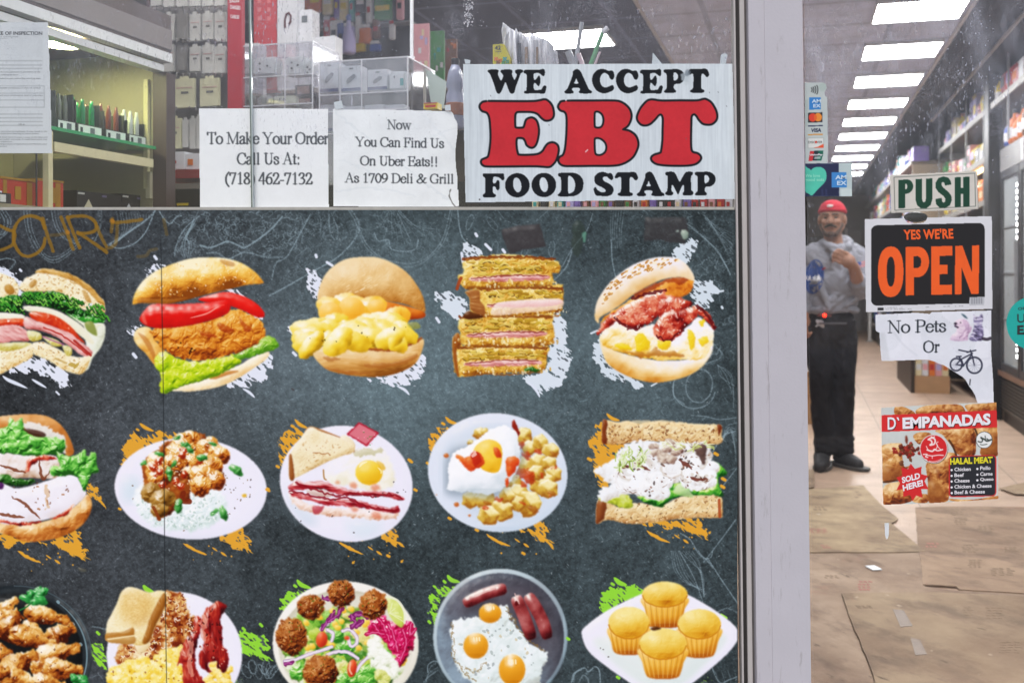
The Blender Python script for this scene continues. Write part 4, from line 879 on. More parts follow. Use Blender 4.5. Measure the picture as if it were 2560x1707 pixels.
    while k < 170:
        x=rh.uniform(Ph[:,0].min(),Ph[:,0].max());y=rh.uniform(Ph[:,1].min(),Ph[:,1].max())
        if not inside(np.array([x]),np.array([y]),Ph)[0]:continue
        k+=1;a=rh.uniform(0,6.28);l=rh.uniform(4,11)
        cv.line([(x,y),(x+l*math.cos(a)*.6,y+l*math.sin(a)*.6),(x+l*math.cos(a+.7),y+l*math.sin(a+.7))],rh.uniform(1.6,3.4),rh.choice(['#f9efd2','#f3dfae','#fdf8ea','#8a2408','#5a1206','#c9742a','#e9c46a']),.85,own=True)
    cv.tf=t
    cv.part('scrambled_egg','fried_egg_breakfast_print')
    blobs([(1000,980),(1280,930),(1560,850),(1580,960),(1600,1150),(1300,1170),(1000,1150)],(26,60),['#c9960a','#eec02a','#f6d850','#faea92','#fffbe4'],120,9,bump=((9,6),),alb=((9,.4),(20,.3)),rough=4,rr=.5)
    blobs([(1780,1060),(1860,960),(1980,1020),(1960,1150),(1780,1160)],(26,55),['#d0a010','#f2c93a','#f9e27a','#fdf6d4'],18,10,bump=((9,6),),rough=4)
    cv.spots([(1000,1000),(1500,900),(1580,1100),(1050,1120)],30,(1,2.6),[('#8a3a0c',),('#fffdf2',),('#b9740c',)],(1,2.2),.6)
    cv.part('toast','fried_egg_breakfast_print')
    cv.shape([(1170,780),(1290,740),(1290,800),(1262,850),(1215,872),(1180,850)],['#c99a52','#efdcae','#f8efd4'],r=9,base=.68)
    cv.shape([(915,720),(925,610),(960,540),(1010,440),(1050,340),(1110,298),(1180,308),(1290,345),(1370,328),(1436,345),(1442,420),(1402,520),(1342,640),(1292,760),(1240,800),(1160,800),(1140,785),(1000,778),(930,768)],['#b0742c','#dfb868','#f0dcA0','#f8eecb'],r=9,bump=((4,1.6),),alb=((5,.25),(60,.4)),base=.66)
    cv.shape([(1070,370),(1160,340),(1290,400),(1320,480),(1270,620),(1180,640),(1060,560)],['#d09a3e','#e3b964','#efd390'],r=20,bump=((4,3),),alb=((4,.7),),alpha=.7,soft=12)
    cv.shape([(1300,560),(1380,400),(1425,350),(1442,420),(1402,520),(1342,640),(1292,770),(1230,780),(1270,660)],['#6a340a','#a3601c','#c48638'],r=6,bump=((5,4),),stretch=(1.2,4))
    cv.shape([(920,700),(1050,690),(1150,650),(1150,720),(1010,740),(920,760)],['#a3641c','#c68a3a'],r=6);cv.shape([(930,740),(1150,722),(1155,790),(1000,785),(935,772)],['#a8702a','#dcb06a'],r=6)
    cv.line([(935,752),(1150,720)],4,'#f4e2b0',.8)
    cv.part('bacon','fried_egg_breakfast_print')
    BR=['#33030a','#740c10','#a8201a','#cf4a30','#ec9a7a']
    def br(p):cv.shape(p,BR,r=9,spec=.5,bump=((12,9),(5,4)),alb=((12,.5),(5,.2)),stretch=(1.4,3.4),rough=3,base=.48,gain=.6)
    br([(1670,600),(1700,545),(1735,570),(1725,700),(1700,800),(1690,950),(1720,1050),(1770,1160),(1600,1160),(1575,960),(1530,975),(1560,900),(1585,780),(1670,700)])
    br([(1740,620),(1780,490),(1840,455),(1870,420),(1962,465),(1910,560),(1922,680),(1930,800),(1978,900),(1945,1045),(1880,1000),(1870,940),(1800,960),(1830,1030),(1745,1000),(1720,900),(1760,760)])
    for q in ([(1770,560),(1750,700),(1765,740)],[(1650,760),(1640,900),(1660,1050)]):cv.line(q,12,'#e8a890',.6,rough=4)
    cv.shape(ell(1738,822,18,26),['#e8e4f0','#f6f4fb'],r=4)
    cv.spots([(1600,800),(1800,500),(1950,500),(1950,950),(1700,1100)],50,(1.2,3),[('#2a0408',),('#f2b49a',),('#5a0a0c',)],(1,2.4),.6,clip=(cv.cur,))
    #============================================================row 3,dish 13
    cv.tf=(650,1380,.3444)
    cv.part('paint_splash','falafel_salad_bowl_print')
    splash([[(140,420),(190,290),(280,265),(380,270),(300,350),(200,440)],[(-10,620),(50,640),(80,710),(30,740),(-10,720)],[(1150,640),(1175,660),(1160,680)],[(1080,900),(1110,930),(1080,960)]],GRN)
    cv.line([(270,200),(300,235),(370,260)],11,'#93d93c',own=True,taper=True);cv.line([(250,240),(262,248)],7,'#93d93c',own=True,smooth=False);brush('#93d93c',150,380,200,440,10,7,21)
    cv.part('falafel_salad_bowl_print',None)
    cv.shape(ell(622,668,530,458,4,44),['#a8a28c','#dcd8c6','#efece0','#f6f4ee'],r=12,base=.74,gain=.6)
    cv.shape(ell(622,690,488,418,4,44),['#b9b49a','#dfdccb','#eeecdf'],r=14,L=(.4,.75),base=.6)
    cv.part('salad','falafel_salad_bowl_print')
    sal=ell(600,740,430,340,4,30)
    cv.shape(sal,['#12300c','#3a6a1c','#7aa83a','#c4d67c'],r=10,bump=((14,14),),alb=((18,.6),),rough=8)
    rb=random.Random(6);Ps=np.array(sal)
    for k in range(150):
        while True:
            x=rb.uniform(180,1040);y=rb.uniform(420,960)
            if inside(np.array([x]),np.array([y]),Ps)[0]:break
        z=rb.uniform(16,52)
        c=rb.choice([('#2c6a14','#5aa62c','#98d456','#d0f09a'),('#3a7a1c','#7ab83a','#c2de6a'),('#b9b04a','#e2dc8a','#f6f2d0'),('#a8b46a','#e4ead0','#fbfcf4'),('#6a8a1c','#b4cc3c','#e2ee8a'),('#1c4a0e','#3a7a22','#6aae3e')])
        cv.shape(ell(x,y,z*rb.uniform(1,1.8),z,rb.uniform(0,180),8),list(c),r=6,bump=((7,5),),alb=((10,.3),),rough=3.5)
    for (x,y,w,h,a) in ((680,900,70,80,10),(780,890,70,90,30),(620,690,80,60,-20),(560,610,60,50,20),(280,860,70,60,-20),(600,930,60,60,10)):
        leaf(ell(x,y,w,h,a,10),('#2a7a1c','#5ab23a','#a2dc6a','#e0f6b8'),((14,16),(6,6)))
    cv.part('corn_kernel','falafel_salad_bowl_print')
    for (x,y) in ((545,520),(565,545),(605,420),(590,500),(495,660),(470,650),(520,670),(715,690),(780,655),(760,520),(790,500),(335,510),(345,690),(380,680),(430,470),(660,410),(525,425),(700,580),(830,640),(1045,775),(1030,800)):
        cv.shape(ell(x,y,26,22,x % 70,9),['#c98a10','#edb82a','#f7d85e','#fdf0b0'],r=6,rough=1)
    cv.part('onion_slice','falafel_salad_bowl_print')
    for q in ([(180,790),(250,780),(350,740),(450,710),(520,685)],[(490,740),(560,720),(640,725),(710,770)],[(600,570),(650,560),(700,610),(700,660),(660,680),(640,620)],[(440,560),(480,520),(530,480)],[(700,860),(740,800),(800,750)],[(490,560),(530,590),(520,640)]):
        cv.line(q,9,'#b99ac4',.9,own=True,rough=1);cv.line(q,6,'#efe6f0',.95,own=True,rough=1)
    cv.part('red_cabbage','falafel_salad_bowl_print')
    for q in ([(450,560),(490,500),(540,430)],[(500,500),(560,460),(590,400)],[(660,490),(700,450),(770,470)],[(670,540),(690,500),(660,460)],[(740,500),(700,540)],[(470,330),(520,350)],[(180,810),(230,800)]):
        cv.line(q,11,'#7a1464',.9,own=True,rough=4);cv.line(q,4,'#c060a8',.8,own=True,rough=3)
    cv.part('feta_cheese','falafel_salad_bowl_print')
    blobs([(800,640),(860,620),(900,700),(990,800),(980,900),(880,880),(820,780)],(16,34),['#b9c49a','#e8ecd8','#f8faf2','#fdfefb'],60,14,bump=((6,4),),rough=3)
    blobs([(840,860),(900,880),(920,940),(860,950)],(18,30),['#a8b03a','#d8dc7a','#eef0b8'],12,15,bump=((6,4),),rough=3)
    cv.part('pickled_beet','falafel_salad_bowl_print')
    BT=['#5a0420','#a30838','#d4145a','#ee4a90','#f9a8cc']
    cv.shape([(800,490),(880,450),(950,500),(1000,500),(1090,495),(1118,560),(1122,660),(1085,740),(1020,820),(970,740),(900,640),(840,580),(780,600),(780,570)],BT,r=8,spec=.6,bump=((14,14),(6,5)),alb=((14,.5),),rough=5,base=.5,gain=.6)
    for q in ([(860,480),(900,540),(940,640)],[(930,520),(970,600),(1000,720)],[(1100,510),(1090,600),(1130,555)],[(820,520),(880,600)],[(1040,560),(1060,660),(1020,790)],[(770,590),(830,580),(900,590)]):
        cv.line(q,10,'#c00c4c',.9,own=True,rough=3);cv.line(q,3,'#f48ab8',.7,rough=2)
    cv.part('lime_wedge','falafel_salad_bowl_print')
    cv.shape([(918,318),(990,345),(1042,420),(1050,500),(1022,545),(960,490),(930,430)],['#9aa83a','#c8d65c','#dfe88e','#f2f4cc'],r=7,alb=((10,.3),),rough=1);cv.line([(918,318),(1000,350),(1048,430),(1050,510)],6,'#eef0d8',.9)
    for k in range(5):cv.line([(940,440),(960+k*22,370+k*34)],2.5,'#eef2c4',.7,smooth=False)
    cv.part('cherry_tomato','falafel_salad_bowl_print')
    for (x,y,w,h) in ((448,632,42,58),(668,840,34,66),(630,620,20,16)):
        cv.shape(ell(x,y,w,h,8,14),['#8a1206','#c8301a','#e8582a','#f6a070'],r=9,base=.55)
    cv.line([(655,800),(650,850),(665,880)],5,'#f8d8b0',.7)
    cv.part('falafel','falafel_salad_bowl_print')
    FA=['#2e0c04','#6a2a0c','#9c4c18','#c07430','#dca460']
    for (x,y,w,h) in ((372,395,102,92),(592,297,100,100),(822,378,104,106),(228,610,115,136),(440,868,128,126)):
        cv.shape(ell(x,y,w,h,0,14),FA,r=22,bump=((13,13),(5,6)),alb=((16,.35),(6,.25)),rough=4,base=.5,gain=.6)
        cv.spots(ell(x,y,w*.85,h*.85,0,12),26,(1,2.4),[('#2a0e06',),('#e2b478',),('#4a6a1c',)],(1,2),.6)
    #============================================================row 3,dish 14
    cv.part('paint_splash','sausage_and_egg_pan_print')
    splash([[(1230,380),(1280,240),(1420,235),(1440,250),(1330,340),(1290,460),(1240,510)],[(1250,590),(1265,600),(1262,640)]],GRN)
    cv.line([(1360,165),(1390,200),(1450,215)],11,'#93d93c',own=True,taper=True);brush('#93d93c',1235,400,1260,520,10,6,23)
    for q in ((1335,208),(1225,500),(2225,620),(2080,930)):cv.line([q,(q[0]+10,q[1]+10)],7,'#93d93c',own=True,smooth=False)
    arrow(1080,1631,-13,16,'#93d93c')
    cv.part('sausage_and_egg_pan_print',None)
    cv.shape(ell(1745,612,488,494,0,48),['#5a6e7c','#90a6b2','#b8cad2','#dcE8ec'],r=8,base=.55,gain=.6)
    cv.shape(ell(1745,618,462,468,0,48),['#3a3c46','#5c626e','#8496a6','#a6bccc'],r=10,bump=((10,2),),alb=((60,.4),(9,.1)),base=.4,grad=(-.3,1,.6))
    cv.shape([(1320,560),(1420,300),(1560,215),(1920,215),(2080,330),(2180,560),(2150,800),(2050,900),(1900,700),(1700,480),(1400,500)],['#241e24','#4a4048','#6c6470'],r=24,alb=((50,.5),(14,.2)),alpha=.62,soft=22)
    cv.part('fried_egg','sausage_and_egg_pan_print')
    cv.shape([(1385,560),(1420,490),(1560,470),(1640,445),(1770,380),(1812,450),(1870,560),(1960,650),(2085,745),(2050,850),(1990,980),(1600,980),(1500,920),(1410,780)],['#6a5a3a','#b9c0b8','#e0ebea','#f2f8fa'],r=16,bump=((36,18),(12,5)),alb=((20,.3),),rough=6,base=.72)
    for q in ([(1390,520),(1400,640),(1410,760),(1480,870),(1560,930)],[(1790,400),(1850,520),(1960,640),(2060,720)],[(1500,840),(1570,860),(1640,800)]):cv.line(q,7,'#8a6a36',.6,rough=6,dry=.3)
    cv.spots([(1420,520),(1780,420),(2000,700),(1900,900),(1550,880)],60,(1.4,4),[('#9aa8a4',),('#c9b68a',),('#8a9496',),('#fdfefe',)],(1,1.8),.6,clip=(cv.cur,))
    for (x,y,w,h) in ((1670,440,82,72),(1567,677,90,94),(1830,850,96,112)):
        cv.shape(ell(x,y,w,h,0,24),['#a85a04','#d98a10','#eda626','#f6c45a'],r=18,base=.6,L=(-.2,-.8),spec=.5)
        for k in range(3):cv.line([(x-15+k*20,y-h*.62),(x-13+k*20,y-h*.4)],4,'#fff2c8',.9,smooth=False)
    cv.part('sausage','sausage_and_egg_pan_print')
    SA=['#34060a','#701a1e','#9c3c3c','#bb6a68','#dfa8a2']
    for (p,wd) in (([(1480,375),(1590,320),(1700,280),(1788,262)],44),([(1852,318),(1890,400),(1930,500),(1975,630)],46),([(1940,305),(2000,400),(2050,500),(2090,625)],46)):
        P=spline(np.array(p,float),6,False);d=np.gradient(P,axis=0);nn=np.stack([-d[:,1],d[:,0]],1)/np.hypot(d[:,0],d[:,1])[:,None]
        e=np.array([wd*math.sqrt(max(0,1-(2*u-1)**6)) for u in np.linspace(0.02,.98,len(P))])[:,None]
        cv.shape(list(map(tuple,P+nn*e))+list(map(tuple,(P-nn*e)[::-1])),SA,r=11,bump=((30,6),),alb=((36,.4),(8,.1)),base=.52,gain=.85,spec=.6)
    cv.spots([(1860,370),(1900,370),(1910,430),(1880,430)],3,(3,6),[('#5a080c',)],(1,2),.7)
    cv.line([(1560,315),(1700,262)],5,'#f0c8c0',.6);cv.line([(1850,300),(1880,370)],4,'#f0c8c0',.6)
    #============================================================row 3,dish 15
    cv.tf=(1400,1380,.2976)
    cv.part('paint_splash','corn_muffins_print')
    splash([[(315,450),(370,300),(500,290),(640,275),(720,300),(700,360),(480,460),(350,530)],[(1090,1110),(1200,1060),(1250,1010),(1280,1080),(1260,1130),(1100,1140)],[(280,880),(310,880),(300,915)]],GRN)
    cv.line([(455,212),(500,255),(560,275)],12,'#93d93c',own=True,taper=True);brush('#93d93c',330,400,350,480,8,6,25)
    for q in ((435,262),(1355,525),(1380,540),(480,1045),(60,720)):cv.line([q,(q[0]+16,q[1]+10)],7,'#93d93c',own=True,smooth=False)
    cv.part('corn_muffins_print',None)
    cv.shape([(183,690),(215,620),(400,485),(680,350),(850,295),(1020,330),(1250,452),(1420,572),(1492,650),(1502,710),(1425,830),(1255,985),(1095,1112),(1000,1185),(700,1185),(600,1105),(400,965),(240,830)],['#b0b8c8','#dcdeec','#eceaf7','#f1f0fa'],r=10,alb=((160,.15),),base=.8,gain=.4)
    cv.shape([(280,740),(420,700),(700,620),(1000,600),(1320,660),(1400,740),(1200,960),(1000,1120),(720,1120),(420,900)],['#cfe0da','#dfeae4','#e9f0ec'],r=30,alpha=.7,soft=6)
    mu=cv.part('muffin','corn_muffins_print')
    MT=['#b05a08','#dc9a1c','#ecbe3e','#f3d56a','#f8e796']
    MC=['#a84a08','#d0801a','#e6a42c','#f0bc4c','#f6d27e']
    for (x,y,rx,ry,yb,rb_) in ((880,352,192,108,635,150),(580,592,174,136,862,128),(1170,602,182,126,886,125),(865,768,200,132,1064,138)):
        cv.shape([(x-rx*.96,y+ry*.25),(x+rx*.96,y+ry*.25),(x+rx*.86,y+ry*1.2),(x+rb_,yb-30),(x+rb_*.6,yb-6),(x,yb),(x-rb_*.6,yb-6),(x-rb_,yb-30),(x-rx*.86,y+ry*1.2)],MC,r=16,alb=((30,.2),),base=.56,grad=(.0,1,-.45))
        for k in range(15):
            u=(k-7)/7.4
            yt=y+ry*(.35+.62*math.sqrt(max(0,1-u*u)))
            cv.line([(x+u*rx*.93,yt),(x+u*rb_*.98,yb-12-22*u*u)],2.6,'#f8dc90' if k % 2 else '#b5640f',.34,smooth=False)
        cv.shape(ell(x,y,rx,ry,0,24),MT,r=22,bump=((18,3),(5,1.2)),alb=((44,.25),),base=.66,gain=.6,grad=(.4,-.3,.1))
        cv.line([(x+rx*.98*math.cos(a),y+ry*.98*math.sin(a)) for a in np.linspace(.12,3.02,12)],4,'#c9780e',.6,rough=1)
    cv.shape([(760,640),(800,620),(850,640),(790,655)],['#3a1c08','#6a3410'],r=4,own=False)
    cv.spots([(250,700),(420,900),(330,760)],3,(1.4,2.4),[('#55504a',)],(1,2),.8)
    # ---------------------------------------------- leftovers of tape,marker tag
    cv.tf=(680,500,.3316)
    cv.part('tape_residue',None)
    cv.shape([(1728,225),(1850,195),(2020,180),(2068,350),(1900,375),(1790,410),(1745,300)],['#352f31','#3f3a3c','#4c484a'],r=8,alb=((9,.5),),smooth=False,alpha=.85,rough=1)
    cv.tf=(1350,500,.3317)
    cv.part('tape_residue',None)
    cv.shape([(790,130),(1100,130),(1120,240),(1090,330),(980,320),(900,300),(785,310)],['#332e30','#3d393b','#4a4849'],r=8,alb=((9,.5),),smooth=False,alpha=.72,rough=2)
    cv.part('tape_residue',None)
    cv.shape([(250,190),(300,150),(345,240),(320,330),(300,420),(245,400)],['#2c3530','#38453c'],r=6,alb=((9,.5),),alpha=.6,rough=4)
    cv.shape([(320,260),(345,240),(340,310),(325,320)],['#6aa890'],alpha=.7,rough=2)
    cv.part('tape_residue',None)
    cv.shape([(1065,230),(1105,225),(1115,280),(1080,300)],['#5e7064','#93a598','#b4c2b4'],r=5,rough=2)
    cv.shape([(1020,240),(1040,225),(1048,240)],['#9fb0a8'],rough=1)
    cv.tf=(0,1380,.2891)
    cv.part('tape_residue',None)
    cv.shape([(672,130),(700,135),(745,150),(735,170),(690,160)],['#4c4c44','#5c5c54'],r=4)
    cv.tf=(0,500,.3316)
    cv.part('marker_tag',None)
    MK='#8f6a22'
    for q,a in (([(335,215),(310,150),(230,120),(150,150),(105,230),(105,320),(150,400),(210,425),(280,400),(325,350),(340,290)],.95),([(-20,185),(60,225),(110,245),(90,340),(-20,385)],.9),
                 ([(322,140),(350,240),(400,388)],.85),([(385,268),(440,262),(505,250)],.35),([(460,130),(500,230),(550,372)],.85),([(508,130),(550,240),(600,360)],.9),
                 ([(508,130),(640,122),(715,165),(720,225),(660,250),(585,250)],.9),([(585,245),(700,320),(805,395)],.9),([(725,180),(760,270),(800,350)],.75),([(805,365),(870,330),(885,180)],.55),
                 ([(835,160),(850,145),(840,240)],.6),([(845,170),(950,165),(1070,148)],.8),([(1235,150),(1258,260)],.35),([(1040,425),(1100,420),(1130,385),(1180,370)],.3)):
        cv.line(q,8.5,MK,a*.9,own=True,rough=.8)
    for q in ((508,240),(845,155)):cv.line([q,(q[0]+6,q[1]+6)],9,'#a8742a',.9,own=True,smooth=False)
    cv.tf=(0,0,1)
    cv.line([(402,600),(404,700),(409,1020),(412,1420),(418,1800)],1.9,'#1c1f22',.8,smooth=False);cv.line([(403,525),(402,600)],1.5,'#22262a',.45,smooth=False)
    cv.line([(628,525),(632,560),(634,760)],8,'#9fb4be',.07,smooth=False)
    return cv
# ----------------------------------------------------------------------------
# the shop front:frame,glass,poster,notices
# ----------------------------------------------------------------------------
ALU=mat('painted_aluminium','#b9b7bf',.42,0,.05,14,.45,.08,180)
ALU2=mat('aluminium_channel','#b1adac',.4,0,.08,20,.5)
GASK=mat('rubber_gasket','#2d2b2b',.6,0,.3,40)
GASK2=mat('grey_channel','#6f6c6d',.5,0,.2,25)
# grime on the paint of the post
def grime(m,amt=.5):
    n=m.node_tree;b=n.nodes['Principled BSDF'];src=b.inputs['Base Color'].links[0].from_socket
    tc=n.nodes.new('ShaderNodeTexCoord');mp=n.nodes.new('ShaderNodeMapping');mp.inputs['Scale'].default_value=(12,12,1.7)
    nz=n.nodes.new('ShaderNodeTexNoise');nz.inputs['Scale'].default_value=6;nz.inputs['Detail'].default_value=9;nz.inputs['Roughness'].default_value=.72
    rp=n.nodes.new('ShaderNodeValToRGB');rp.color_ramp.elements[0].position=.58;rp.color_ramp.elements[1].position=.80
    mx=n.nodes.new('ShaderNodeMix');mx.data_type='RGBA';mx.inputs[7].default_value=srgb('#77726f')
    ml=n.nodes.new('ShaderNodeMath');ml.operation='MULTIPLY';ml.inputs[1].default_value=amt
    n.links.new(tc.outputs['Object'],mp.inputs[0]);n.links.new(mp.outputs[0],nz.inputs['Vector']);n.links.new(nz.outputs[0],rp.inputs[0])
    n.links.new(rp.outputs[0],ml.inputs[0]);n.links.new(ml.outputs[0],mx.inputs[0]);n.links.new(src,mx.inputs[6]);n.links.new(mx.outputs[2],b.inputs['Base Color'])
grime(ALU,.85);grime(ALU2,.7)
fr=tag(empty('window_frame',W(1950,2114)),'pale grey painted aluminium shop front post between the menu window and the glass door','window frame')
def upf(*a,**k):
    o=upright(*a,**k);o.parent=fr;o.matrix_parent_inverse=Matrix.Translation(-fr.location);return o
upf('glazing_trim',1833.5,1838.0,ALU2,2.140,2.165)
upf('gasket',1838.0,1848.5,GASK,2.147,2.168)
upf('glazing_bead',1848.5,1860.0,ALU2,2.140,2.17)
upf('gasket',1860.0,1870.5,GASK2,2.150,2.172)
upf('post_face',1870.5,1910.0,ALU,2.128,2.20)
upf('door_stile',1910.6,2006.0,ALU,2.126,2.19)
rs_=bmesh.new();prism(rs_,[W(-2400,519,2.148),W(1836,517.5,2.148),W(1836,524.5,2.148),W(-2400,527,2.148)],(0,.022,0))
o=fin('transom_strip',rs_,mat('transom_metal','#a9a8a2',.4,0,.2,60),fr);o.matrix_parent_inverse=Matrix.Translation(-fr.location)
# wall above and beside the glazing,stall riser below
WALLM=mat('painted_masonry','#8f8a86',.8,0,.15,5,.3,.3,30)
wl=bmesh.new()
bx(wl,-7,7,2.14,2.34,W(0,-420).z,4.6);bx(wl,-7,W(-1200,0).x,2.14,2.34,0,W(0,-420).z-.002);bx(wl,W(3350,0).x,7,2.14,2.34,0,W(0,-420).z-.002)
struct(fin('facade_wall',wl,WALLM))
bx_=bmesh.new();prism(bx_,[W(-1200,528,2.165),W(1834,528,2.165),W(1850,2110,2.165),W(-1200,2110,2.165)],(0,.03,0))
tag(fin('backing_board',bx_,mat('board','#5a5654',.8)),'dark board behind the menu poster under the window','board')
def glass_mat(name,haze,speck,smear,tint=(1,1,1),seed=0.,grad=None,refl=.05):
    m=bpy.data.materials.new(name);m.use_nodes=True;n=m.node_tree;n.nodes.clear()
    N=lambda t:n.nodes.new('ShaderNode'+t);Lk=n.links.new
    out=N('OutputMaterial');tr=N('BsdfTransparent');tr.inputs[0].default_value=(*tint,1)
    gl=N('BsdfGlossy');gl.inputs['Roughness'].default_value=.015
    lw=N('LayerWeight');m1=N('MixShader');pw=N('Math');pw.operation='POWER';pw.inputs[1].default_value=5
    fm=N('Math');fm.operation='MULTIPLY_ADD';fm.inputs[1].default_value=.5;fm.inputs[2].default_value=refl
    Lk(lw.outputs['Facing'],pw.inputs[0]);Lk(pw.outputs[0],fm.inputs[0]);Lk(fm.outputs[0],m1.inputs[0]);Lk(tr.outputs[0],m1.inputs[1]);Lk(gl.outputs[0],m1.inputs[2])
    df=N('BsdfDiffuse');df.inputs[0].default_value=(.64,.67,.80,1)
    tl=N('BsdfTranslucent');tl.inputs[0].default_value=(.64,.67,.80,1)
    ad=N('MixShader');ad.inputs[0].default_value=.5;Lk(df.outputs[0],ad.inputs[1]);Lk(tl.outputs[0],ad.inputs[2])
    tc=N('TexCoord');mp=N('Mapping');mp.inputs['Location'].default_value=(seed,seed*.7,seed*1.3);Lk(tc.outputs['Object'],mp.inputs[0])
    def noise(s,d=4,r=.6,sc_=None):
        z=N('TexNoise');z.inputs['Scale'].default_value=s;z.inputs['Detail'].default_value=d;z.inputs['Roughness'].default_value=r
        if sc_:
            q=N('Mapping');q.inputs['Scale'].default_value=sc_;Lk(mp.outputs[0],q.inputs[0]);Lk(q.outputs[0],z.inputs['Vector'])
        else:Lk(mp.outputs[0],z.inputs['Vector'])
        return z.outputs[0]
    def rampf(x,a,b,k):
        r=N('MapRange');r.inputs[1].default_value=a;r.inputs[2].default_value=b;r.inputs[3].default_value=0;r.inputs[4].default_value=k;r.clamp=True
        Lk(x,r.inputs[0]);return r.outputs[0]
    def op(o,a,b):
        q=N('Math');q.operation=o;q.use_clamp=o=='ADD'
        for i,x in enumerate((a,b)):
            if isinstance(x,(int,float)):q.inputs[i].default_value=x
            else:Lk(x,q.inputs[i])
        return q.outputs[0]
    v=N('TexVoronoi');v.inputs['Scale'].default_value=430;Lk(mp.outputs[0],v.inputs['Vector'])
    spk=op('MULTIPLY',rampf(v.outputs['Distance'],.30,.14,1),rampf(noise(9,3),.46,.72,speck))
    v2=N('TexVoronoi');v2.inputs['Scale'].default_value=90;Lk(mp.outputs[0],v2.inputs['Vector'])
    sp2=op('MULTIPLY',rampf(v2.outputs['Distance'],.13,.07,1),rampf(noise(14,2),.5,.6,speck*.9))
    sm=rampf(noise(7,8,.7,(1.6,1,.55)),.50,.78,smear)
    sm2=op('MULTIPLY',rampf(noise(26,6,.75,(1.0,1,.3)),.54,.74,smear*1.2),rampf(noise(3.5,2),.45,.6,1))
    sc3=op('MULTIPLY',rampf(noise(170,3,.5,(1.2,1,.4)),.62,.67,speck*.55),rampf(noise(5,3),.44,.62,1))
    spk=op('ADD',spk,sc3)
    a=op('ADD',op('ADD',spk,sp2),op('ADD',sm,op('ADD',sm2,haze)))  # even pale veil painted into the glass besides specks and smears
    if grad:       # dirt and painted veil thicken with height:(axis z low,z high) as a factor
        sx=N('SeparateXYZ');Lk(tc.outputs['Object'],sx.inputs[0])
        g=rampf(sx.outputs[2],grad[0],grad[1],1.0)
        a=op('MULTIPLY',a,op('ADD',op('MULTIPLY',g,grad[2]),grad[3]))
    m2=N('MixShader');Lk(a,m2.inputs[0]);Lk(m1.outputs[0],m2.inputs[1]);Lk(ad.outputs[0],m2.inputs[2])
    Lk(m2.outputs[0],out.inputs[0]);return m
GL1B=glass_mat('speckled_window_glass',.035,.8,.10,(.985,.99,.99),5.3,(1.42,1.80,1.0,.03),.022)
GL1=glass_mat('dusty_window_glass',.045,.6,.09,(.985,.99,.988),3.1,(1.42,1.9,1.0,.05),.022)
GL2=glass_mat('smeared_door_glass',.040,1.0,.20,(.985,.99,.99),8.7,(1.0,1.75,.95,.07),.022)
def pane(name,x0,x1,y0,y1,Y,m,lean=.0129,t=.005):
    q=[W(x0+lean*y0,y0,Y),W(x1+lean*y0,y0,Y),W(x1+lean*y1,y1,Y),W(x0+lean*y1,y1,Y)]
    return fin(name,prism(bmesh.new(),q,(0,t,0)),m)
EDGE=mat('glass_edge','#5d6a66',.12,0,.3,40,.9)
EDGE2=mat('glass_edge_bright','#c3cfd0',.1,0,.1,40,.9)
p1=tag(pane('window_pane',-1200,620.5,-415,519,2.150,GL1),'dusty left window pane over the lit cabinet, its edge crossing the order notice','window pane')
e1=pane('pane_edge',621,624.6,-415,519,2.148,EDGE,t=.009);e1.parent=p1
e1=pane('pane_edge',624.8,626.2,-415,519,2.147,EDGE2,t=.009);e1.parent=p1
tag(pane('window_pane',628,1833,-415,517,2.1502,GL1B),'speckled right window pane above the menu, in front of the food stamp sign','window pane')
tag(pane('door_pane',2012,3300,-415,2080,2.146,GL2),'smeared glass door pane that carries the push and open signs','door pane')
dfm=tag(pane('door_rail',2012,3300,2082,2112,2.10,ALU,t=.08),'painted bottom rail of the glass door at the pavement','door rail')
# ---- the poster
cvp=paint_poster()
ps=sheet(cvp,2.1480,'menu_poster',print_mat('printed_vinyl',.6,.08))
tag(ps['root'],'large dark chalkboard style menu poster printed with fifteen dishes under the window','menu poster')
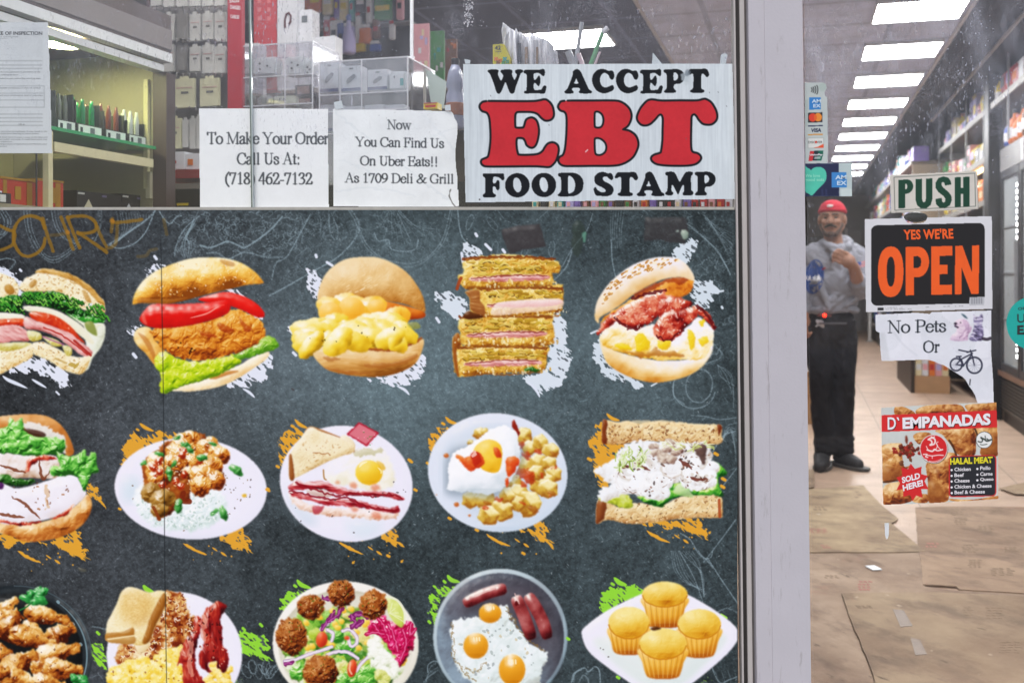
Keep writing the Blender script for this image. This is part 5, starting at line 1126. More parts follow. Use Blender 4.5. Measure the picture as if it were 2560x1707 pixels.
# ---- a book serif drawn with a nib,for the computer-printed notices
SER={
'T':(.61,[[(.02,1),(.59,1)],[(.305,1),(.305,0)],[(.03,1),(.03,.82)],[(.58,1),(.58,.82)]],[(.305,0,.11)]),
'M':(.89,[[(.13,1),(.13,0),'n'],[(.13,1),(.44,.06)],[(.44,.06),(.75,1),'n'],[(.75,1),(.75,0)]],[(.12,0,.10),(.76,0,.12),(.09,1,.08),(.80,1,.08)]),
'Y':(.72,[[(.09,1),(.37,.45)],[(.63,1),(.37,.45),'n'],[(.37,.47),(.37,0)]],[(.37,0,.12),(.10,1,.11),(.62,1,.10)]),
'O':(.72,[[(.36,1.01),(.13,.85),(.06,.5),(.13,.15),(.36,-.01),(.59,.15),(.66,.5),(.59,.85),(.36,1.01)]],[]),
'C':(.67,[[(.62,.72),(.56,.92),(.38,1.01),(.16,.88),(.06,.5),(.16,.12),(.38,-.01),(.55,.06),(.64,.22)],[(.61,1.0),(.61,.72),'n']],[]),
'G':(.72,[[(.63,.74),(.57,.92),(.38,1.01),(.16,.88),(.06,.5),(.16,.12),(.38,-.01),(.60,.09)],[(.60,.42),(.60,.05)],[(.62,1.0),(.62,.74),'n']],[(.60,.42,.11)]),
'U':(.72,[[(.17,1),(.17,.35),(.23,.08),(.38,-.01),(.52,.08),(.57,.30)],[(.57,.30),(.57,1),'n']],[(.17,1,.12),(.58,1,.10)]),
'A':(.72,[[(.36,1.02),(.10,0),'n'],[(.36,1.02),(.60,0)],[(.20,.36),(.50,.36)]],[(.10,0,.09),(.60,0,.11)]),
'N':(.72,[[(.13,1),(.13,0),'n'],[(.12,1),(.60,0)],[(.60,0),(.60,1),'n']],[(.13,0,.10),(.09,1,.07),(.60,1,.10)]),
'F':(.56,[[(.15,1),(.15,0)],[(.15,1),(.51,1)],[(.15,.53),(.41,.53)],[(.51,1),(.51,.80)],[(.41,.62),(.41,.44)]],[(.15,0,.12),(.12,1,.10)]),
'E':(.61,[[(.15,1),(.15,0)],[(.15,1),(.53,1)],[(.15,.53),(.43,.53)],[(.15,0),(.55,0)],[(.53,1),(.53,.80)],[(.43,.62),(.43,.44)],[(.54,0),(.58,.22)]],[(.13,0,.10),(.12,1,.10)]),
'D':(.72,[[(.15,1),(.15,0)],[(.15,1),(.40,1),(.60,.82),(.66,.5),(.60,.18),(.40,0),(.15,0)]],[(.10,1,.08),(.10,0,.08)]),
'P':(.56,[[(.15,1),(.15,0)],[(.15,1),(.36,1),(.50,.90),(.52,.74),(.47,.55),(.34,.48),(.15,.48)]],[(.15,0,.12),(.10,1,.08)]),
'a':(.44,[[(.07,.52),(.12,.64),(.24,.68),(.32,.60),(.33,.45),(.33,.10),(.37,.02),(.43,.06)],[(.33,.42),(.15,.32),(.06,.18),(.10,.02),(.20,-.01),(.33,.10)]],[]),
'b':(.50,[[(.10,1),(.10,.02)],[(.10,.52),(.20,.66),(.33,.66),(.44,.52),(.46,.33),(.42,.12),(.30,-.01),(.18,.01),(.10,.07)]],[(.07,1,.06)]),
'd':(.50,[[(.40,1),(.40,0)],[(.40,.54),(.32,.66),(.20,.66),(.08,.50),(.05,.30),(.10,.08),(.22,-.01),(.33,.04),(.40,.12)]],[(.37,1,.06),(.43,0,.05)]),
'e':(.44,[[(.07,.40),(.40,.40),(.37,.58),(.25,.68),(.12,.58),(.05,.34),(.10,.10),(.23,-.01),(.34,.05),(.41,.18)]],[]),
'i':(.28,[[(.14,.66),(.14,0)],[(.14,.90),(.14,.97)]],[(.14,0,.09),(.11,.66,.06)]),
'k':(.50,[[(.11,1),(.11,0)],[(.38,.64),(.13,.34),'n'],[(.20,.40),(.42,0)]],[(.11,0,.08),(.08,1,.06),(.38,.66,.09),(.42,0,.08)]),
'l':(.28,[[(.14,1),(.14,0)]],[(.14,0,.09),(.11,1,.06)]),
'n':(.50,[[(.11,.66),(.11,0)],[(.11,.52),(.22,.66),(.34,.66),(.40,.52),(.40,0)]],[(.11,0,.08),(.40,0,.08),(.08,.66,.06)]),
'o':(.50,[[(.25,.68),(.10,.56),(.05,.33),(.10,.10),(.25,-.01),(.40,.10),(.45,.33),(.40,.56),(.25,.68)]],[]),
'r':(.33,[[(.12,.66),(.12,0)],[(.12,.48),(.20,.63),(.30,.65)],[(.30,.66),(.30,.58)]],[(.12,0,.09),(.09,.66,.06)]),
's':(.39,[[(.33,.50),(.28,.64),(.17,.68),(.07,.60),(.08,.47),(.20,.37),(.32,.26),(.33,.10),(.21,-.01),(.10,.03),(.05,.20)]],[]),
't':(.28,[[(.13,.85),(.13,.14),(.17,.02),(.27,.05)],[(.02,.65),(.26,.65)]],[]),
'u':(.50,[[(.10,.66),(.10,.16),(.16,.02),(.26,0),(.38,.14)],[(.39,.66),(.39,0)]],[(.07,.66,.06),(.36,.66,.06),(.42,0,.05)]),
'w':(.72,[[(.07,.66),(.23,.02)],[(.23,.02),(.37,.62),'n'],[(.36,.62),(.51,.02)],[(.51,.02),(.65,.66),'n']],[(.08,.66,.09),(.36,.66,.09),(.65,.66,.08)]),
'0':(.50,[[(.25,1),(.11,.84),(.05,.5),(.11,.16),(.25,0),(.39,.16),(.45,.5),(.39,.84),(.25,1)]],[]),
'1':(.50,[[(.11,.84),(.27,.99),'n'],[(.27,1),(.27,0)]],[(.27,0,.14)]),
'2':(.50,[[(.06,.74),(.11,.92),(.25,1),(.38,.90),(.40,.72),(.32,.50),(.05,.02)],[(.05,.03),(.42,.03),(.46,.20)],[(.06,.06),(.42,.06)]],[]),
'3':(.50,[[(.06,.78),(.13,.94),(.25,1),(.37,.92),(.38,.74),(.28,.58),(.18,.53)],[(.18,.53),(.34,.50),(.43,.34),(.38,.12),(.22,0),(.07,.05)]],[]),
'4':(.50,[[(.32,1),(.03,.30)],[(.03,.28),(.47,.28)],[(.34,1),(.34,0)]],[]),
'6':(.50,[[(.43,1),(.22,.86),(.08,.58),(.06,.30),(.14,.05),(.26,-.01),(.40,.10),(.44,.32),(.38,.54),(.26,.60),(.12,.52),(.07,.44)]],[]),
'7':(.50,[[(.05,.78),(.09,.97),(.44,.97)],[(.44,.97),(.20,0)],[(.09,.94),(.44,.94)]],[]),
'8':(.50,[[(.25,1),(.11,.90),(.11,.72),(.24,.54),(.38,.40),(.42,.20),(.36,.05),(.25,-.01),(.12,.05),(.07,.20),(.11,.38),(.25,.52),(.37,.70),(.37,.90),(.25,1)]],[]),
'9':(.50,[[(.07,0),(.28,.14),(.42,.42),(.44,.70),(.36,.95),(.24,1.01),(.10,.90),(.06,.68),(.12,.46),(.24,.40),(.38,.48),(.43,.56)]],[]),
'(':(.33,[[(.29,1.04),(.13,.75),(.08,.40),(.13,.05),(.29,-.24)]],[]),')':(.33,[[(.04,1.04),(.20,.75),(.25,.40),(.20,.05),(.04,-.24)]],[]),
'-':(.33,[[(.04,.34),(.29,.34)],[(.04,.30),(.29,.30)]],[]),':':(.28,[[(.14,.60),(.14,.52)],[(.14,.08),(.14,0)]],[]),'!':(.33,[[(.16,1),(.16,.34)],[(.16,.08),(.16,0)]],[]),
'&':(.78,[[(.68,.56),(.56,.30),(.40,.06),(.22,-.01),(.08,.10),(.08,.28),(.24,.46),(.40,.62),(.46,.82),(.38,.98),(.28,.96),(.22,.80),(.30,.58),(.50,.20),(.64,.02),(.76,.06)]],[(.68,.58,.09)]),
' ':(.25,[],[]),
}
def serif(cv,s,x,y,x1,y1,cap,col='#2b3038',alpha=.96):
    """line of lettering from (x, y) to (x1, y1) on the base line, cap height cap (picture pixels)"""
    tot=sum(SER[c][0] for c in s);k=cap;wd=math.hypot(x1-x,y1-y);sx=wd/tot
    dx,dy=(x1-x)/wd,(y1-y)/wd;pos=0
    T=lambda u,v:(x+dx*u*sx-(-dy)*v*0,y+dy*u*sx-v*k)
    thick,thin=k*.150,k*.066
    for c in s:
        w,strokes,serifs=SER[c]
        for st in strokes:
            nar=st[-1]=='n';pts=st[:-1] if nar else st
            q=[T(pos+a,b) for a,b in pts]
            q=[tuple(p) for p in (spline(q,5,False) if len(q) > 2 else q)]
            for a,b in zip(q,q[1:]):
                v=abs(b[1]-a[1])/(math.hypot(b[0]-a[0],b[1]-a[1])+1e-9)
                cv.line([a,b],thin+(0 if nar else (thick-thin)*v**1.4),col,alpha,own=True,smooth=False)
        for (a,b,h) in serifs:
            cv.line([T(pos+a-h,b+(.01 if b < .3 else -.01)),T(pos+a+h,b+(.01 if b < .3 else -.01))],thin,col,alpha,own=True,smooth=False)
        pos+=w
def paper(x0,y0,x1,y1,outline,col='#e2e7ec',st=1.25,var=.03):
    cv=Canvas(x0,y0,x1,y1,st,col);cv.own[:]=-1;cv.cur=0
    cv.shape(outline,[col],smooth=False,alb=((60,var),(9,var*.6)),soft=.3);cv.ids[0]=None;cv.keep=cv.own==0
    return cv
PAP=print_mat('printed_paper',.7,.06)
YP=2.1585
# order notice
cv=paper(490,268,826,526,[(498,272),(661,271.5),(820,273),(820.5,400),(822,520),(660,521),(500,520),(499,400)],'#f0f2f5')
cv.part('lettering',None)
serif(cv,'To Make Your Order',518,360,821,360,28);serif(cv,'Call Us At:',592,411,751,411,27.5);serif(cv,'(718) 462-7132',562,460,781,461,28)
for yy in range(276,520,5):cv.line([(500,yy),(820,yy+.5)],1.2,'#e2e6ea',.25,smooth=False)
o=sheet(cv,YP,'order_notice',PAP);tag(o['root'],'white paper notice with a phone number for orders, crossed by the glass edge','paper notice')
# delivery notice,creased and torn
cv=paper(826,262,1152,524,[(832,274),(838,271),(845,274),(950,274),(1128,279),(1133,284),(1136,296),(1141,303),(1144,312),(1144,330),(1140,360),(1138,385),(1140,420),(1143,440),(1143,474),(1146,474),(1147,517),(1000,517),(834,516),(834,400)],'#eef1f4',1.25,.05)
for q,a in (([(840,282),(900,330),(960,372),(1040,440),(1120,500)],.5),([(1000,380),(1060,350),(1140,320)],.3),([(840,480),(930,470),(1040,490)],.35),([(1060,290),(1100,330),(1138,380)],.35),([(850,400),(920,430),(960,480)],.3)):
    cv.line(q,5,'#c9d1d9',a*.6,rough=3);cv.line([(x+3,y+3) for x,y in q],3,'#f0f3f6',a*.7,rough=3)
cv.part('torn_edge',None)
cv.line([(1126,474),(1124,488),(1127,502),(1136,513),(1146,517)],2.2,'#3a3634',.9,own=True,rough=2)
cv.part('lettering',None)
serif(cv,'Now',968,323,1028,324,22.5);serif(cv,'You Can Find Us',888,365.5,1110,370,22.5);serif(cv,'On Uber Eats!!',900,413,1096,416,22.5);serif(cv,'As 1709 Deli & Grill',862,456,1135,459,22.5)
cr=lambda X,Y:(vnoise(X,Y,70,5)-.5)*.004+np.clip((X-1100)/50,0,1)**2*.006
o=sheet(cv,YP+.002,'delivery_notice',PAP,cr);tag(o['root'],'creased white paper notice about delivery with a torn right edge','paper notice')
TAPE=mat('clear_tape','#c3ccd2',.25,0,.1,80,.6)
def tape(pts,label,Y=2.1575):
    return tag(fin('tape_scrap',prism(bmesh.new(),[W(x,y,Y) for x,y in pts],(0,.0004,0)),TAPE),label,'tape','tape scraps left on the glass')
tape([(1111,264),(1126,262),(1127,277),(1113,277)],'scrap of tape at the top right corner of the delivery notice')
tape([(834,256),(854,252),(858,270),(838,274)],'clear tape at the top left corner of the delivery notice')
tape([(1161,148),(1176,151),(1175,160),(1163,160)],'scrap of tape above the left corner of the food stamp sign')
tape([(1632,132),(1655,160),(1630,160)],'white tape wedge above the middle of the food stamp sign')
tape([(1802,138),(1812,133),(1819,138),(1814,160),(1800,160)],'scrap of tape above the right corner of the food stamp sign')
q=bmesh.new();r2=random.Random(77)
for k in range(260):
    x=r2.gauss(1172,7);y=r2.uniform(-60,66);s=r2.uniform(.6,2.2)
    if abs(x-1172) > 13:continue
    prism(q,[W(x+s*math.cos(a)*r2.uniform(.6,1.2),y+s*math.sin(a)*r2.uniform(.6,1.6),2.1494) for a in np.arange(0,6.2,1.25)],(0,.0003,0))
tag(fin('adhesive_residue',q,mat('white_residue','#d8dae4',.7)),'speckled white strip of old adhesive at the top of the right window pane','adhesive residue')
# ---- food stamp sign
cv=paper(1152,156,1844,512,[(1157.5,161.5),(1500,160.5),(1831,160),(1835,330),(1837,497.5),(1500,502),(1164,506.5),(1160,330)],'#ccd6dd',1.0,.035)
X,Yc=cv.X,cv.Y
fl=(vnoise(X,Yc/26,2.6,4)-.5)*.055+(fbm(X,Yc/9,7,6)-.5)*.05
cv.col+=fl[...,None]*np.array([1,1,.95])-np.clip(1-np.abs(X-1172)/40,0,1)[...,None]*.02
cv.tf=(1120,140,.24235)
BK='#1d2025'
cv.part('large_lettering',None)
S2=1485.4
EBT=[([(395,468),(340,490),(325,530),(350,570),(400,590),(425,640),(435,740),(438,850),(430,950),(415,1030),(395,1050),(350,1070),(340,1100),(360,1130),(410,1142),(600,1142),(880,1140),(980,1145),(1040,1148),(1075,1130),(1115,1080),(1140,1000),(1140,940),(1115,905),(1075,892),(1030,905),(1000,940),(975,980),(930,1010),(850,1020),(740,1020),(720,1000),(708,930),(708,870),(720,850),(770,852),(795,880),(810,920),(850,948),(890,940),(920,890),(938,800),(935,730),(915,670),(880,640),(845,638),(805,660),(785,720),(770,740),(705,740),(694,715),(694,620),(710,585),(760,580),(860,582),(920,600),(960,640),(1000,668),(1040,668),(1075,650),(1093,610),(1085,540),(1060,490),(1020,455),(985,450),(940,460),(860,468),(600,468)],[]),
 ([(x+S2,y) for x,y in [(-285,465),(-335,490),(-350,530),(-325,565),(-285,580),(-265,620),(-262,720),(-268,850),(-280,960),(-300,1020),(-330,1040),(-348,1070),(-335,1110),(-290,1135),(-200,1138),(0,1136),(220,1134),(330,1110),(420,1050),(470,960),(478,890),(450,820),(390,775),(330,760),(328,756),(375,720),(405,650),(405,590),(375,530),(310,480),(230,462),(0,462)]],
  [[(x+S2,y) for x,y in [(28,600),(40,578),(70,580),(105,610),(118,660),(110,710),(85,738),(40,738),(28,715)]],[(x+S2,y) for x,y in [(28,870),(42,850),(85,855),(130,890),(148,940),(135,990),(95,1020),(50,1020),(32,990)]]]),
 ([(x+S2,y) for x,y in [(600,452),(560,470),(500,540),(465,620),(470,670),(505,710),(550,720),(600,705),(650,660),(690,615),(715,610),(730,650),(728,750),(725,880),(712,980),(700,1000),(640,1020),(612,1045),(615,1080),(660,1115),(740,1130),(860,1135),(1000,1132),(1080,1112),(1122,1070),(1122,1035),(1090,1005),(1040,990),(1025,950),(1022,850),(1025,700),(1028,630),(1050,605),(1075,620),(1100,660),(1140,700),(1190,712),(1240,705),(1280,670),(1293,620),(1275,550),(1230,480),(1180,448),(1150,445),(1080,460),(900,460),(720,462),(640,452)]],[])]
ground=cv.col.copy()
def cutout(p):
    Pp=spline(cv.to(p));w=cv.win(Pp,3);m=inside(cv.X[w],cv.Y[w],Pp)
    cv.col[w]=np.where(m[...,None],ground[w],cv.col[w]);ow=cv.own[w];ow[m]=0
for o_,ho in EBT:
    cv.shape(o_,['#c4323b'],alb=((60,.10),(6,.05)),soft=.3)
    for h in ho:cutout(h);cv.line(h,5.2,BK,1,own=True,closed=True)
    cv.line(o_,5.6,BK,1,own=True,closed=True)
cv.line([(1420+S2-1485,990),(1440+S2-1485,970)],3,'#e9eef2',.7)
cv.part('small_lettering',None)
CO={
'W':([(410,165),(415,148),(440,142),(500,142),(522,152),(520,168),(515,190),(530,230),(548,255),(565,225),(568,200),(545,170),(545,152),(570,143),(640,142),(665,155),(662,180),(665,210),(685,248),(700,225),(710,195),(695,175),(692,155),(710,143),(760,143),(775,155),(770,172),(750,185),(730,240),(700,320),(685,375),(660,392),(635,375),(610,310),(592,275),(575,310),(550,370),(525,392),(500,375),(480,310),(450,230),(430,185)],[]),
'E':([(800,145),(780,160),(785,180),(810,195),(812,270),(808,355),(790,365),(785,380),(800,390),(900,388),(990,390),(1005,370),(1015,325),(1005,308),(985,312),(965,345),(940,352),(890,350),(886,290),(900,282),(918,300),(935,315),(950,290),(955,250),(945,210),(930,210),(910,240),(888,245),(885,190),(900,180),(940,180),(970,205),(990,208),(1000,185),(998,150),(980,137),(950,143),(860,145)],[]),
'A':([(1290,160),(1330,137),(1365,160),(1400,230),(1445,330),(1460,350),(1482,365),(1480,385),(1440,390),(1370,388),(1350,375),(1360,352),(1355,335),(1320,328),(1285,335),(1280,352),(1295,372),(1285,388),(1220,390),(1200,375),(1210,358),(1230,340),(1260,270),(1285,200)],[[(1323,235),(1334,262),(1345,285),(1300,285),(1312,262)]]),
'C':([(60,145),(120,137),(170,155),(205,152),(225,175),(230,215),(215,245),(190,240),(165,195),(130,178),(100,195),(82,240),(90,290),(115,320),(150,325),(185,312),(210,303),(225,320),(222,350),(195,368),(150,385),(100,385),(50,360),(15,310),(0,250),(15,190)],[]),
'P':([(740,155),(750,142),(800,140),(880,138),(930,160),(955,205),(945,255),(905,288),(860,292),(845,310),(845,340),(865,360),(860,378),(820,384),(755,382),(742,368),(755,352),(770,330),(770,260),(768,190),(745,172)],[[(842,180),(870,178),(888,205),(880,240),(845,255)]]),
'T':([(985,180),(1005,145),(1030,135),(1100,138),(1160,133),(1190,145),(1208,190),(1200,215),(1180,220),(1160,195),(1140,185),(1128,210),(1128,300),(1130,340),(1155,352),(1155,375),(1120,384),(1050,384),(1015,372),(1015,355),(1038,340),(1045,300),(1045,200),(1030,185),(1005,200),(985,195)],[]),
'F':([(360,1220),(380,1213),(470,1213),(545,1213),(572,1215),(580,1250),(578,1275),(560,1285),(540,1265),(510,1250),(470,1252),(465,1310),(490,1310),(505,1285),(525,1285),(533,1320),(532,1365),(515,1388),(498,1375),(490,1352),(465,1352),(465,1410),(490,1430),(492,1450),(470,1460),(380,1460),(358,1448),(362,1430),(382,1410),(385,1330),(382,1265),(360,1240)],[]),
'O':(list(map(tuple,ell(715,1335,127,125))),[list(map(tuple,ell(714,1332,42,77,-10)))]),
'D':([(1135,1225),(1155,1208),(1250,1205),(1330,1215),(1385,1265),(1397,1325),(1380,1395),(1320,1440),(1250,1450),(1150,1450),(1132,1435),(1150,1415),(1165,1390),(1168,1320),(1162,1255),(1145,1245)],[[(1240,1250),(1270,1245),(1300,1280),(1312,1330),(1300,1390),(1265,1415),(1240,1405)]]),
'S':([(25,1280),(30,1240),(70,1205),(120,1198),(165,1212),(195,1208),(215,1235),(218,1265),(205,1282),(180,1270),(155,1248),(125,1248),(110,1265),(130,1295),(180,1320),(215,1355),(222,1395),(195,1435),(140,1450),(90,1445),(45,1440),(25,1410),(18,1370),(35,1355),(60,1385),(95,1405),(130,1405),(140,1385),(110,1360),(60,1335),(32,1310)],[]),
'M':([(755,1215),(770,1198),(830,1195),(860,1215),(885,1265),(905,1298),(925,1265),(955,1215),(975,1197),(1025,1195),(1042,1210),(1035,1230),(1022,1250),(1022,1330),(1025,1385),(1045,1405),(1040,1432),(1000,1440),(945,1438),(935,1420),(948,1395),(948,1340),(935,1335),(910,1385),(888,1428),(865,1390),(835,1335),(822,1340),(820,1390),(838,1412),(828,1435),(790,1440),(760,1430),(757,1412),(775,1390),(780,1320),(780,1245),(765,1232)],[]),
}
def coop(g,dx=0,dy=0,kx=1,x0=0):
    f=lambda q:[((x-x0)*kx+x0+dx,y+dy) for x,y in q]
    cv.shape(f(CO[g][0]),[BK],alb=((20,.25),),soft=.3)
    for h in CO[g][1]:cutout(f(h))
coop('W');coop('E');coop('A');coop('C',S2);coop('C',S2+247);coop('E',S2-285);coop('P',S2);coop('T',S2)
coop('F');coop('O');coop('O',274,-3);coop('D');coop('S',S2);coop('T',S2-749,1064,1.067,985);coop('A',S2-738,1057);coop('M',S2);coop('P',S2+320,1057)
cv.shape(ell(S2+965,215,46,52),['#b3bfc7'],rough=3,alpha=.75,own=False);cv.shape(ell(S2+985,175,26,30),['#6f7b86'],rough=3,alpha=.7,own=False);cv.shape(ell(S2+975,280,25,28),['#b9c3c8'],rough=2,alpha=.4,own=False)
cv.cur=0;cv.tf=(0,0,1)
cv.shape(ell(1199,499,1.8,1.8),['#2a2a2c'],own=False,soft=.3)
for (x,y) in ((1226,239),(1372,312),(1795,230),(1816,265),(1773,231),(1715,346)):cv.line([(x,y),(x+1,y+2)],1.6,'#5a5f66',.8,smooth=False)
o=sheet(cv,2.1485,'food_stamp_sign',print_mat('corrugated_plastic',.5,.08));tag(o['root'],'white plastic sign with red and black lettering saying food stamps are accepted','sign')
# ---- inspection notice,half outside the picture
cv=paper(-262,52,134,390,[(-250,58),(0,57),(120,56),(125,200),(130.5,383),(0,384),(-244,385),(-248,200)],'#cfd4d8',1.5,.03)
cv.part('ruled_lines',None)
Z=lambda x,y:(x*.3445,y*.3445)
for y,x1 in ((443,305),(474,305),(499,305),(830,308),(857,308),(884,308),(912,308)):
    cv.line([(-200,y*.3445),Z(x1,y)],1.3,'#6d7276',.8,own=True,smooth=False)
for q in ([(-700,625),(320,625),(322,780),(-700,780)],):cv.line([Z(*p) for p in q],1.2,'#777c80',.8,own=True,smooth=False,closed=True)
cv.line([Z(-700,678),Z(320,678)],1.2,'#777c80',.8,own=True,smooth=False);cv.line([Z(-700,728),Z(320,728)],1.2,'#777c80',.8,own=True,smooth=False)
cv.cur=0
for k in range(26):
    y=205+k*13
    if y > 420:break
    cv.line([Z(40+rnd.uniform(-20,120),y),Z(310,y)],1.6,'#b2b7bc',.5,smooth=False,dry=.3)
for y in (1310,):pass
o=sheet(cv,YP,'inspection_notice',PAP)['root'];tag(o,'white printed inspection notice taped to the pane over the lit cabinet','paper notice')
INK=mat('black_ink','#2a2d31',.7,0,.1);INKG=mat('grey_ink','#5d6266',.7,0,.1)
YT=YP-.0004
def nt(s,x0,y0,x1,y1,m=INKG,b=0.):return text('lettering',s,Z(x0,y1),Z(x1,y1),Z(x0,y0),YT,m,o,b)
nt('NOTICE OF INSPECTION',-112,230,307,256,INK,.02)
nt('Department of Agriculture and Markets',-220,265,130,274);nt('Food Safety and Inspection',-180,277,55,285)
for s,x0,y0,x1 in (('An inspection was made today pursuant to provisions of the',-165,518,293),('law and rules relating to food',-107,539,130),('A report will be emailed to you within five working days.',-153,565,297),('was found in substantial compliance in that no critical',-141,634,293),('Deficiencies observed were corrected at time of inspection',-147,688,311),
    ('Deficiencies that must be corrected immediately. It may result in the',-202,949,343),('action, including administrative hearing or court action.',-165,965,285),('The law requires a retail food store to post a copy of the date and',-186,991,343),('location near each public entrance. A retail food store may',-123,1007,343),('notice of inspection.',-75,1023,90),('employees of the Department of Agriculture and Markets, your',-131,1041,343),('department',-29,1057,50)):
    nt(s,x0,y0,x1,y0+13)
nt('I.D. #',136,898,178,911,INK)
# ----------------------------------------------------------------------------
# what is stuck on the door pane
# ----------------------------------------------------------------------------
YD=2.1450;YDT=YD-.0004
STK=print_mat('printed_sticker',.4,.4)
def zf(x0,y0,k):return lambda x,y:(x0+x*k,y0+y*k)
# ---- push sign
cv=paper(2216,420,2456,540,[(2225,438),(2443,427.5),(2446,522.5),(2228,533)],'#ccc8c1',1.0,.05)
cv.part('border_line',None)
cv.line([(2235,443.5),(2437,433.5),(2439,516),(2237,526)],1.6,'#3f4a44',.85,own=True,smooth=False,closed=True)
cv.cur=0
cv.line([(2443,428),(2446,522)],3,'#8e8b86',.8,smooth=False);cv.line([(2228,532),(2446,522)],2.5,'#9b9892',.7,smooth=False)
cv.spots([(2230,440),(2440,430),(2442,520),(2232,528)],14,(.6,1.4),[('#8a8680',)],(1,2),.7)
cv.part('lettering',None)
g='#143f2e';zp=zf(1960,0,.3188)
def poly(cvx,z,pts,col,hole=None,**k):
    cvx.shape([z(*p) for p in pts],[col],smooth=False,alb=((30,.06),),soft=.3,**k)
def glyph(cvx,z,outer,col,holes=(),bgc=None):
    Gd=cvx.col.copy();Go=cvx.own.copy()
    cvx.shape([z(*p) for p in outer],[col],smooth=False,alb=((30,.06),),soft=.3)
    for h in holes:
        Pp=np.array([z(*p) for p in h]);w=cvx.win(Pp,3);m=inside(cvx.X[w],cvx.Y[w],Pp)
        cvx.col[w]=np.where(m[...,None],Gd[w],cvx.col[w]);cvx.own[w]=np.where(m,Go[w],cvx.own[w])
rr=lambda x0,y0,x1,y1,r,n=6,cs=(1,1,1,1):[p for (cx,cy,a0,on) in ((x1-r,y0+r,-90,cs[1]),(x1-r,y1-r,0,cs[2]),(x0+r,y1-r,90,cs[3]),(x0+r,y0+r,180,cs[0])) for p in ([(cx+r*math.cos(math.radians(a0+90*i/n)),cy+r*math.sin(math.radians(a0+90*i/n))) for i in range(n+1)] if on else [(x1 if a0 in (-90,0) else x0,y0 if a0 in (-90,180) else y1)])]
sk=lambda z,k:(lambda x,y:z(x,y+(x-1000)*k))           # letters climb to the right
zs=sk(zp,-.045)
glyph(cv,zs,[(897,1407),(960,1407)]+[(965+48*math.cos(a),1462+55*math.sin(a)) for a in np.linspace(-1.5,1.5,12)]+[(952,1520),(952,1630),(897,1630)],g,[[(950,1440),(962,1442),(968,1460),(962,1482),(950,1484)]])
glyph(cv,zs,[(1032,1407),(1082,1407),(1082,1560),(1088,1588),(1098,1592),(1108,1588),(1113,1560),(1113,1407),(1163,1407),(1163,1570),(1150,1615),(1120,1638),(1098,1640),(1070,1636),(1044,1612),(1032,1570)],g)
glyph(cv,zs,[(1312,1462),(1262,1468),(1258,1445),(1246,1438),(1236,1446),(1236,1465),(1250,1485),(1290,1520),(1312,1550),(1316,1585),(1300,1625),(1262,1645),(1220,1640),(1192,1610),(1188,1570),(1236,1564),(1240,1592),(1252,1602),(1264,1594),(1266,1572),(1252,1550),(1212,1518),(1190,1485),(1190,1440),(1212,1406),(1250,1396),(1290,1408),(1308,1436)],g)
glyph(cv,zs,[(1338,1407),(1388,1407),(1388,1492),(1404,1492),(1404,1407),(1454,1407),(1454,1640),(1404,1640),(1404,1540),(1388,1540),(1388,1640),(1338,1640)],g)
o=sheet(cv,YD,'push_sign',STK);tag(o['root'],'small cream sign with green lettering PUSH on the door pane','sign')
# ---- open sign
z5=zf(1960,480,.3317)
cv=paper(2150,528,2496,790,[z5(*p) for p in [(608,205),(908,198),(915,215),(935,232),(990,238),(1050,232),(1072,215),(1080,194),(1566,183),(1570,880),(1100,893),(618,905),(612,520)]],'#d3d4da',1.0,.03)
cv.part('black_panel',None)
so=lambda x,y:z5(x,y+(1080-x)*.023)
poly(cv,so,rr(656,243,1512,847,45),'#1d1b1e')
cv.part('lettering',None)
og='#ea5d20'
def O(x0,x1,y0,y1,n=28):return [((x0+x1)/2+(x1-x0)/2*(abs(math.cos(a))**.85)*(1 if math.cos(a) > 0 else -1),(y0+y1)/2+(y1-y0)/2*(abs(math.sin(a))**.85)*(1 if math.sin(a) > 0 else -1)) for a in np.linspace(0,2*math.pi,n,endpoint=False)]
glyph(cv,so,O(708,901,404,786),og,[O(774,836,482,706)])
glyph(cv,so,[(917,411),(1010,411)]+[(1010+84*math.cos(a),526+115*math.sin(a)) for a in np.linspace(-1.5,1.5,14)]+[(980,641),(980,776),(917,776)],og,[[(978,482),(1010,482),(1030,498),(1034,526),(1030,556),(1010,570),(978,570)]])
glyph(cv,so,[(1109,411),(1269,411),(1269,484),(1174,484),(1174,552),(1232,552),(1232,622),(1174,622),(1174,702),(1267,702),(1267,776),(1109,776)],og)
glyph(cv,so,[(1290,411),(1345,411),(1416,610),(1416,411),(1472,411),(1468,776),(1412,776),(1340,580),(1340,776),(1287,776)],og)
# barcode label,small print
cv.part('barcode_label',None)
poly(cv,so,[(1398,800),(1512,800),(1508,862),(1396,864)],'#b9bbc2')
for k,x in enumerate(range(1408,1500,6)):
    if k % 3:cv.line([so(x,806),so(x,850)],1.0,'#5b5d64',.8,own=True,smooth=False)
cv.part('small_print',None)
poly(cv,z5,[(704,872),(750,871),(750,893),(704,894)],'#2a2a2e');
for x0,y,x1 in ((757,872,890),(760,884,960),(1070,868,1096),(1200,863,1250),(1290,861,1350)):cv.line([z5(x0,y),z5(x1,y-2)],1.2,'#4a4b50',.7,own=True,smooth=False,dry=.3)
o=sheet(cv,YD,'open_sign',STK)['root'];tag(o,'white bordered black sign with orange lettering YES WE ARE OPEN on the door pane','sign')
ORGM=mat('orange_ink','#ea5d20',.5,0,.04)
text('lettering',"YES WE'RE",z5(903,361),z5(1278,352),z5(899,283),YDT,ORGM,o,.035,1.05)
